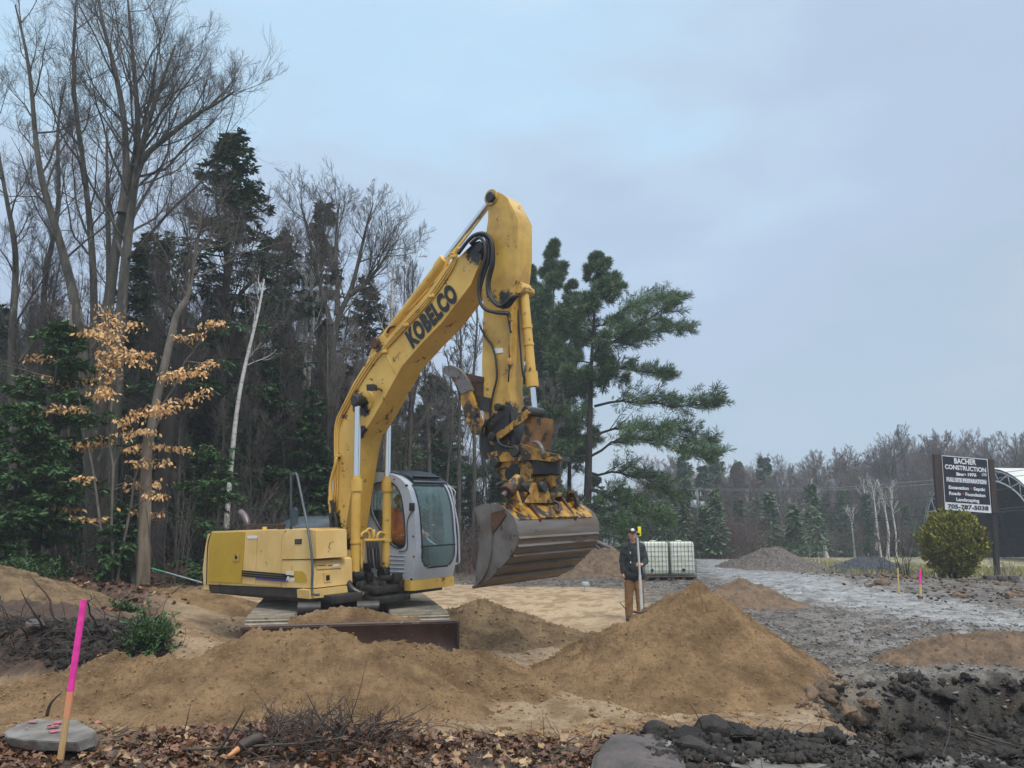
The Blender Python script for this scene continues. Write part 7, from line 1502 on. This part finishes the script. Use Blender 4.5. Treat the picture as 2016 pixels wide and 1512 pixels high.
n = 260; X = rngb.uniform(.8, 5, n); Y = rngb.uniform(4.4, 5.9, n); S = np.stack([X, Y, ground_h(X, Y)+.02], -1); D_ = nrm_(np.stack([rngb.normal(0, 1, n), rngb.normal(0, .7, n), rngb.normal(.1, .25, n)], -1)); P, Rr = polyl(S, D_, rngb.uniform(.08, .4, n), 5, rngb, .2, 0, rngb.uniform(.002, .005, n), np.full(n, .001)); meta(npmesh('twig_litter', *tubes_np(P, Rr, 4), M['stick']), kind='stuff')
def stick(label, pts, D, r, mat='stick', cat='stick', Ds=0):
    P = [W(x, y, D+Ds*i/(len(pts)-1)) for i, (x, y) in enumerate(pts)]; bm = bmesh.new(); tube(bm, P, [r, r*.8, r*.35], 7); o = bmobj('stick', bm, M[mat]); return meta(o, label, cat)
stick('upright forked dark twig standing in the brush pile', [(640, 1432), (618, 1392), (603, 1362)], 5.3, .007)
stick('leaning dark stick rising left of the brush pile', [(430, 1480), (462, 1430), (482, 1395)], 5.0, .009)
stick('thin upright twig between the leaning stick and the sand heap', [(358, 1462), (370, 1410), (376, 1385)], 5.4, .004)
stick('thin reddish twig standing against the front sand heap', [(690, 1415), (708, 1360), (722, 1298)], 5.6, .0035, 'rust')
stick('long thin twig slanting up to the right out of the brush pile', [(745, 1428), (800, 1412), (858, 1380)], 5.3, .005)
stick('dark curved branch stub standing behind the slab rock', [(92, 1410), (100, 1385), (122, 1362)], 6.0, .013)
stick('long dark branch lying on the mud clods', [(1430, 1420), (1520, 1448), (1610, 1462), (1720, 1470)], 5.3, .010)
stick('small brown stick lying on the face of the largest sand cone', [(1247, 1204), (1260, 1206), (1274, 1203)], 8.15, .014)
stick('thin bent wire like stick left of the largest sand cone', [(1232, 1199), (1222, 1188), (1220, 1184)], 9.2, .006)
stick('pair of long dark sticks at the right edge, upper one', [(1900, 1440), (1960, 1458), (2030, 1475)], 5.4, .008)
stick('pair of long dark sticks at the right edge, lower one', [(1905, 1446), (1965, 1468), (2030, 1490)], 5.3, .007)
stick('horizontal grey green stick running out of the brush pile', [(360, 1476), (480, 1470), (600, 1462), (690, 1450)], 5.0, .008, 'bark')
stick('curved pale root by the leaf bank behind the dozer blade', [(338, 1168), (348, 1160), (356, 1152)], 11.5, .02, 'bark_snag')
P = [W(448, 1490, 4.75), W(470, 1474, 4.8), W(492, 1460, 4.85), W(515, 1452, 4.9)]; t = thing('broken_branch', 'broken branch with fresh orange split wood in the leaf litter', 'branch', P[0])
bm = bmesh.new(); tube(bm, [p-P[0] for p in P[1:]], [.026, .032, .028], 9); bmobj('bark', bm, M['stick'], t); bm = bmesh.new(); tube(bm, [Vector((0, 0, 0)), P[1]-P[0], P[2]-P[0]], [.009, .02, .018], 7); bmobj('split_wood', bm, M['wood_fresh'], t)
# ---------------------------------------------------------------- people
M['skin'] = mk('skin', (.55, .31, .22), (.47, .25, .18), 9, .5, spec=.3); M['coat'] = mk('charcoal_jacket', (.055, .06, .058), (.025, .03, .032), 7, .9, bump=1, bscale=9, bdist=.05, spec=.2); M['trousers'] = mk('brown_work_trousers', (.34, .20, .10), (.23, .13, .06), 6, .9, bump=1, bscale=9, bdist=.05, spec=.2); M['cap_black'] = mk('black_cap', (.012, .012, .014), rough=.8); M['boots'] = mk('dark_boots', (.05, .03, .02), rough=.7); M['hivis'] = mk('orange_hoodie', (.95, .19, .045), (.80, .14, .03), 6, .8, bump=.4, bscale=20, spec=.2); M['beard'] = mk('grey_beard', (.16, .14, .13), (.10, .09, .085), 20, .9); M['glove'] = mk('grey_gloves', (.12, .13, .11), (.06, .06, .05), 9, .8); M['eye'] = mk('eye', (.03, .025, .02), rough=.3); M['lip'] = mk('lips', (.30, .12, .10), rough=.5); M['staff'] = mk('pale_grey_rod', (.55, .57, .56), (.46, .48, .47), 4, .5); M['laser_yellow'] = mk('yellow_case', (.85, .72, .02), rough=.4)
def body(name, prims, voxel, mat, parent, sm=4):
    bm = bmesh.new()
    for p in prims:
        if p[0] == 'c':
            _, a, b, r0, r1 = p; a, b = Vector(a), Vector(b)
            if (b-a).length > 1e-4: cyl(bm, a, b, r0, r1, 16)
            for c, r in ((a, r0), (b, r1)):
                q = bmesh.ops.create_icosphere(bm, subdivisions=2, radius=r); bmesh.ops.translate(bm, verts=q['verts'], vec=c)
        else:
            q = bmesh.ops.create_icosphere(bm, subdivisions=3, radius=1); Mx = Matrix.Translation(Vector(p[1])) @ (Matrix.Rotation(p[3][1], 4, p[3][0]) if len(p) > 3 else Matrix()) @ Matrix.Diagonal((*p[2], 1)); bmesh.ops.transform(bm, matrix=Mx, verts=q['verts'])
    me = bpy.data.meshes.new('tmp'); bm.to_mesh(me); bm.free(); o = bpy.data.objects.new('tmp', me); C.objects.link(o)
    m = o.modifiers.new('r', 'REMESH'); m.mode = 'VOXEL'; m.voxel_size = voxel; s_ = o.modifiers.new('s', 'SMOOTH'); s_.iterations = sm; s_.factor = .5
    dg = bpy.context.evaluated_depsgraph_get(); dg.update(); me2 = bpy.data.meshes.new_from_object(o.evaluated_get(dg)); bpy.data.objects.remove(o); me2.name = name; me2.materials.clear(); me2.materials.append(mat)
    for p in me2.polygons: p.use_smooth = True
    ob = bpy.data.objects.new(name, me2); C.objects.link(ob); ob.parent = parent; return ob
def hand(wrist, fdir, pn_, curl, side):
    """palm and five fingers: fdir finger direction, pn_ palm normal (curl side), side = +1/-1 thumb side"""
    w_, f, n_ = Vector(wrist), Vector(fdir).normalized(), Vector(pn_).normalized(); s = f.cross(n_).normalized()*side; out_ = []
    out_.append(('c', w_, w_+f*.05, .024, .026))
    for k, (o_, ln) in enumerate(((.030, .070), (.011, .080), (-.009, .075), (-.028, .060))):
        b0 = w_+f*.085+s*o_; out_.append(('c', w_+f*.03+s*o_*.8, b0, .015, .011)); d1 = (f*math.cos(curl)+n_*math.sin(curl)); m_ = b0+d1*ln*.5; d2 = (f*math.cos(curl*2)+n_*math.sin(curl*2)); e_ = m_+d2*ln*.35; d3 = (f*math.cos(curl*2.7)+n_*math.sin(curl*2.7)); out_ += [('c', b0, m_, .0105, .0095), ('c', m_, e_, .0095, .0085), ('c', e_, e_+d3*ln*.25, .0085, .0075)]
    tb_ = w_+f*.02+s*.03; t1 = tb_+(f*.6+s*.7+n_*.3).normalized()*.04; out_ += [('c', tb_, t1, .014, .011), ('c', t1, t1+(f*.8+n_*.5+s*.1).normalized()*.032, .011, .009)]
    return out_
def head(c, r=1.0):
    x, y, z = c; return [('e', (x, y, z+.02), (.074*r, .094*r, .105*r)), ('e', (x, y-.02, z-.045), (.058*r, .068*r, .068*r)), ('c', (x, y-.088, z+.012), (x, y-.108, z-.022), .010, .014), ('e', (x, y-.085, z-.058), (.026, .016, .010)), ('e', (x, y-.075, z-.09), (.025, .02, .02)), ('e', (x-.077, y+.01, z-.005), (.012, .02, .032)), ('e', (x+.077, y+.01, z-.005), (.012, .02, .032)), ('c', (x-.045, y-.078, z+.035), (x+.045, y-.078, z+.035), .012, .012)]
# the surveyor
pw_ = W(1250, 1215, 15.4); gw = gz(pw_.x, pw_.y); HS = W(1250, 1038, 15.4).z-gw
pr = thing('person', 'man in charcoal hooded jacket, brown work trousers and black cap holding an upright staff', 'person', (pw_.x, pw_.y, gw), (0, 0, -.12)); k_ = HS/1.83; pr.scale = (k_, k_, k_)
rodx = .055
LW = (.15, -.33, 1.10)
P = head((0, -.02, 1.68), 1.08)+[('c', (0, 0, 1.50), (0, -.01, 1.62), .056, .052), ('c', (-.13, 0, 1.45), (.13, 0, 1.45), .07, .07), ('e', (0, 0, 1.28), (.14, .10, .22)), ('e', (0, 0, 1.02), (.15, .10, .16)),
    ('c', (-.165, 0, 1.43), (-.22, .01, 1.17), .05, .042), ('c', (-.22, .01, 1.17), (-.21, -.06, .92), .040, .028), ('c', (.165, 0, 1.43), (.23, -.02, 1.16), .05, .042), ('c', (.23, -.02, 1.16), LW, .040, .028),
    ('c', (-.09, 0, .95), (-.11, -.01, .52), .085, .06), ('c', (-.11, -.01, .52), (-.12, .02, .08), .055, .038), ('c', (.09, 0, .95), (.11, -.01, .52), .085, .06), ('c', (.11, -.01, .52), (.12, .02, .08), .055, .038), ('c', (-.12, .03, .05), (-.14, -.13, .03), .045, .035), ('c', (.12, .03, .05), (.14, -.13, .03), .045, .035)]
P += hand((-.21, -.07, .90), (.02, -.1, -1), (.9, 0, -.1), .3, 1) + hand(LW, (-.9, -.25, .05), (-.1, -.9, 0), 1.0, -1)
bd = body('body', P, .0075, M['skin'], pr)
body('jacket', [('e', (0, .0, 1.28), (.185, .14, .25)), ('c', (-.14, .0, 1.445), (.14, .0, 1.445), .088, .088), ('e', (0, .0, 1.03), (.18, .14, .24)), ('c', (-.07, 0, .90), (.07, 0, .90), .135, .135), ('c', (-.165, 0, 1.435), (-.225, .01, 1.16), .084, .066), ('c', (-.225, .01, 1.16), (-.215, -.055, .94), .063, .048), ('c', (.165, 0, 1.435), (.24, -.02, 1.16), .084, .070), ('c', (.24, -.02, 1.16), (.17, -.27, 1.10), .066, .05),
    ('c', (-.09, .06, 1.53), (0, .11, 1.57), .055, .06), ('c', (0, .11, 1.57), (.09, .06, 1.53), .06, .055), ('c', (-.09, .06, 1.53), (-.06, -.07, 1.49), .05, .035), ('c', (.09, .06, 1.53), (.06, -.07, 1.49), .05, .035)], .012, M['coat'], bd, 3)
body('hem', [('c', (-.09, .0, .86), (.09, .0, .86), .132, .132), ('e', (0, 0, .85), (.21, .145, .05))], .014, M['cap_black'], bd, 3)
body('trousers', [('c', (-.085, 0, .88), (-.105, -.01, .52), .112, .09), ('c', (-.105, -.01, .52), (-.115, .01, .10), .088, .078), ('c', (.085, 0, .88), (.11, -.01, .52), .112, .09), ('c', (.11, -.01, .52), (.12, .01, .10), .088, .078), ('c', (-.08, 0, .86), (.08, 0, .86), .12, .12)], .012, M['trousers'], bd, 3)
for s_ in (-1, 1): body('boot', [('c', (s_*.12, .04, .06), (s_*.14, -.14, .045), .058, .048), ('c', (s_*.12, .03, .07), (s_*.118, .02, .16), .058, .062)], .012, M['boots'], bd, 2)
body('cap', [('e', (0, -.015, 1.735), (.088, .106, .072)), ('e', (0, -.12, 1.725), (.062, .07, .012))], .008, M['cap_black'], bd, 2)
body('cap_front', [('e', (0, -.085, 1.765), (.042, .035, .035))], .008, M['sign_white'], bd, 2)
for s_ in (-1, 1):
    bm = bmesh.new(); q = bmesh.ops.create_uvsphere(bm, u_segments=10, v_segments=8, radius=.011); bmesh.ops.translate(bm, verts=bm.verts, vec=(s_*.032, -.098, 1.695)); bmobj('eye', bm, M['eye'], bd)
bm = bmesh.new(); bx(bm, (0, -.123, 1.622), (.045, .01, .010)); bmobj('mouth', bm, M['lip'], bd, 35, .004)
for (x_, z_) in ((-.06, 1.33), (-.06, 1.14)):
    bm = bmesh.new(); bx(bm, (x_, -.158, z_), (.02, .01, .04)); bmobj('jacket_tag', bm, M['decal_white'], bd)
# the staff with the yellow receiver
a = W(1254.5, 1042, 15.02); zb = gz(a.x, 15.05); st_ = thing('survey_staff', 'pale upright survey staff held by the man, yellow receiver clamped on top', 'survey staff', (a.x+.02, 15.05, zb)); hh = a.z-zb
bm = bmesh.new(); cyl(bm, (.03, 0, 0), (.01, 0, hh*.5), .030, .028, 12); bmobj('lower_tube', bm, M['staff'], st_, 40); bm = bmesh.new(); cyl(bm, (.01, 0, hh*.5), (-.02, 0, hh-.03), .021, .019, 12); bmobj('upper_tube', bm, M['staff'], st_, 40)
bm = bmesh.new(); bx(bm, (.02, -.02, hh-.04), (.065, .035, .18)); rc = bmobj('receiver', bm, M['laser_yellow'], st_, 35, .006); bm = bmesh.new(); bx(bm, (-.022, -.02, hh+.0), (.025, .036, .07)); bmobj('receiver_face', bm, M['cap_black'], rc); bm = bmesh.new(); bx(bm, (-.005, -.03, hh-.09), (.06, .05, .045)); bmobj('clamp', bm, M['cap_black'], rc, 35, .008)
# the operator on the seat
hc = my(781, 990, .62); op = thing('person', 'bearded operator in orange hooded sweatshirt seated at the levers in the cab', 'person', MM @ Vector((hc.x, .64, zbot+.05)), (R(1.5), 0, R(-38)+math.pi/2)); hz = hc.z-zbot-.05
# local: faces -y (= machine forward), x to his left
sh_z = hz-.24
P = head((0, -.03, hz))+[('c', (0, 0, sh_z+.05), (0, -.02, hz-.06), .055, .05), ('c', (-.17, .02, sh_z), (.17, .02, sh_z), .07, .07), ('e', (0, .04, sh_z-.22), (.16, .11, .26)), ('c', (-.2, .02, sh_z), (-.26, -.06, sh_z-.25), .05, .042), ('c', (-.26, -.06, sh_z-.25), (-.27, -.34, sh_z-.27), .04, .028), ('c', (.2, .02, sh_z), (.25, -.08, sh_z-.24), .05, .042), ('c', (.25, -.08, sh_z-.24), (.12, -.42, sh_z-.24), .04, .028),
    ('c', (-.1, 0, sh_z-.5), (-.14, -.42, sh_z-.5), .09, .065), ('c', (-.14, -.42, sh_z-.5), (-.14, -.5, .12), .06, .04), ('c', (.1, 0, sh_z-.5), (.14, -.42, sh_z-.5), .09, .065), ('c', (.14, -.42, sh_z-.5), (.14, -.5, .12), .06, .04), ('c', (-.14, -.5, .09), (-.14, -.62, .07), .04, .035), ('c', (.14, -.5, .09), (.14, -.62, .07), .04, .035)]
P += hand((-.27, -.35, sh_z-.27), (0, -1, .1), (0, -.1, -1), .8, 1)+hand((.12, -.43, sh_z-.24), (-.1, -1, .1), (0, -.1, -1), .8, -1)
ob_ = body('body', P, .009, M['skin'], op)
body('hoodie', [('e', (0, .04, sh_z-.22), (.205, .155, .30)), ('c', (-.17, .02, sh_z), (.17, .02, sh_z), .095, .095), ('c', (-.2, .02, sh_z), (-.265, -.06, sh_z-.25), .085, .075), ('c', (-.265, -.06, sh_z-.25), (-.27, -.30, sh_z-.27), .072, .05), ('c', (.2, .02, sh_z), (.255, -.08, sh_z-.24), .085, .075), ('c', (.255, -.08, sh_z-.24), (.14, -.37, sh_z-.24), .072, .05), ('c', (-.08, .06, sh_z+.1), (.08, .06, sh_z+.1), .06, .06), ('c', (-.09, .05, sh_z+.09), (-.03, -.1, sh_z+.03), .05, .035), ('c', (.09, .05, sh_z+.09), (.03, -.1, sh_z+.03), .05, .035)], .013, M['hivis'], ob_, 3)
body('trousers', [('c', (-.1, 0, sh_z-.5), (-.14, -.42, sh_z-.49), .11, .085), ('c', (-.14, -.42, sh_z-.49), (-.14, -.5, .16), .08, .065), ('c', (.1, 0, sh_z-.5), (.14, -.42, sh_z-.49), .11, .085), ('c', (.14, -.42, sh_z-.49), (.14, -.5, .16), .08, .065)], .014, M['cap_black'], ob_, 2)
body('hair', [('e', (0, .01, hz+.05), (.084, .098, .09))], .01, M['beard'], ob_, 2); body('beard', [('e', (0, -.065, hz-.09), (.055, .05, .06)), ('c', (-.06, -.03, hz-.05), (.06, -.03, hz-.05), .03, .03)], .009, M['beard'], ob_, 2)
for s_ in (-1, 1):
    bm = bmesh.new(); bmesh.ops.create_uvsphere(bm, u_segments=10, v_segments=8, radius=.011); bmesh.ops.translate(bm, verts=bm.verts, vec=(s_*.032, -.105, hz+.012)); bmobj('eye', bm, M['eye'], ob_)
# ---------------------------------------------------------------- grass tufts between the track and the highway
rngg = np.random.default_rng(71); n = 26000; X = rngg.uniform(8, 40, n); Y = rngg.uniform(25, 41, n); kk = rngg.random(n) < zones(X, Y)[5]*.9; X, Y = X[kk], Y[kk]; n = len(X)
c = np.stack([X, Y, ground_h(X, Y)-.02], -1); Dn = nrm_(np.stack([rngg.normal(0, .3, n), rngg.normal(0, .3, n), np.ones(n)], -1)); N2 = nrm_(np.cross(Dn, rngg.normal(size=Dn.shape))); L_ = rngg.uniform(.08, .32, n); meta(npmesh('dry_grass', *leafquads(c, Dn, N2, L_, np.full(n, .04)), M['grass']), kind='stuff')
# ---------------------------------------------------------------- air
def haze():
    bm = bmesh.new(); x0, x1, y0_, y1_, z0, z1 = -152, 152, -8, 142, -4, 26; bx(bm, ((x0+x1)/2, (y0_+y1_)/2, (z0+z1)/2), (x1-x0, y1_-y0_, z1-z0))
    m = bpy.data.materials.new('haze'); m.use_nodes = True; N, L = m.node_tree.nodes, m.node_tree.links; N.clear(); o = N.new('ShaderNodeOutputMaterial'); v = N.new('ShaderNodeVolumePrincipled')
    v.inputs['Color'].default_value = (.86, .91, .97, 1); v.inputs['Density'].default_value = HAZE; v.inputs['Anisotropy'].default_value = 0; L.new(v.outputs[0], o.inputs['Volume']); ob = bmobj('haze', bm, m); meta(ob, kind='stuff')
HAZE = .0016
haze()
# extra lumps spilled at the foot of the heaps near the camera
_r = np.random.default_rng(77); n = 260; X = _r.uniform(-4.2, 1.2, n); Y = _r.uniform(5.85, 6.7, n); S = .015+.06*_r.random(n)**2.5; lumps('sand_lumps', np.stack([X, Y, ground_h(X, Y)+S*.1], -1), S, M['sandclod'], 15)
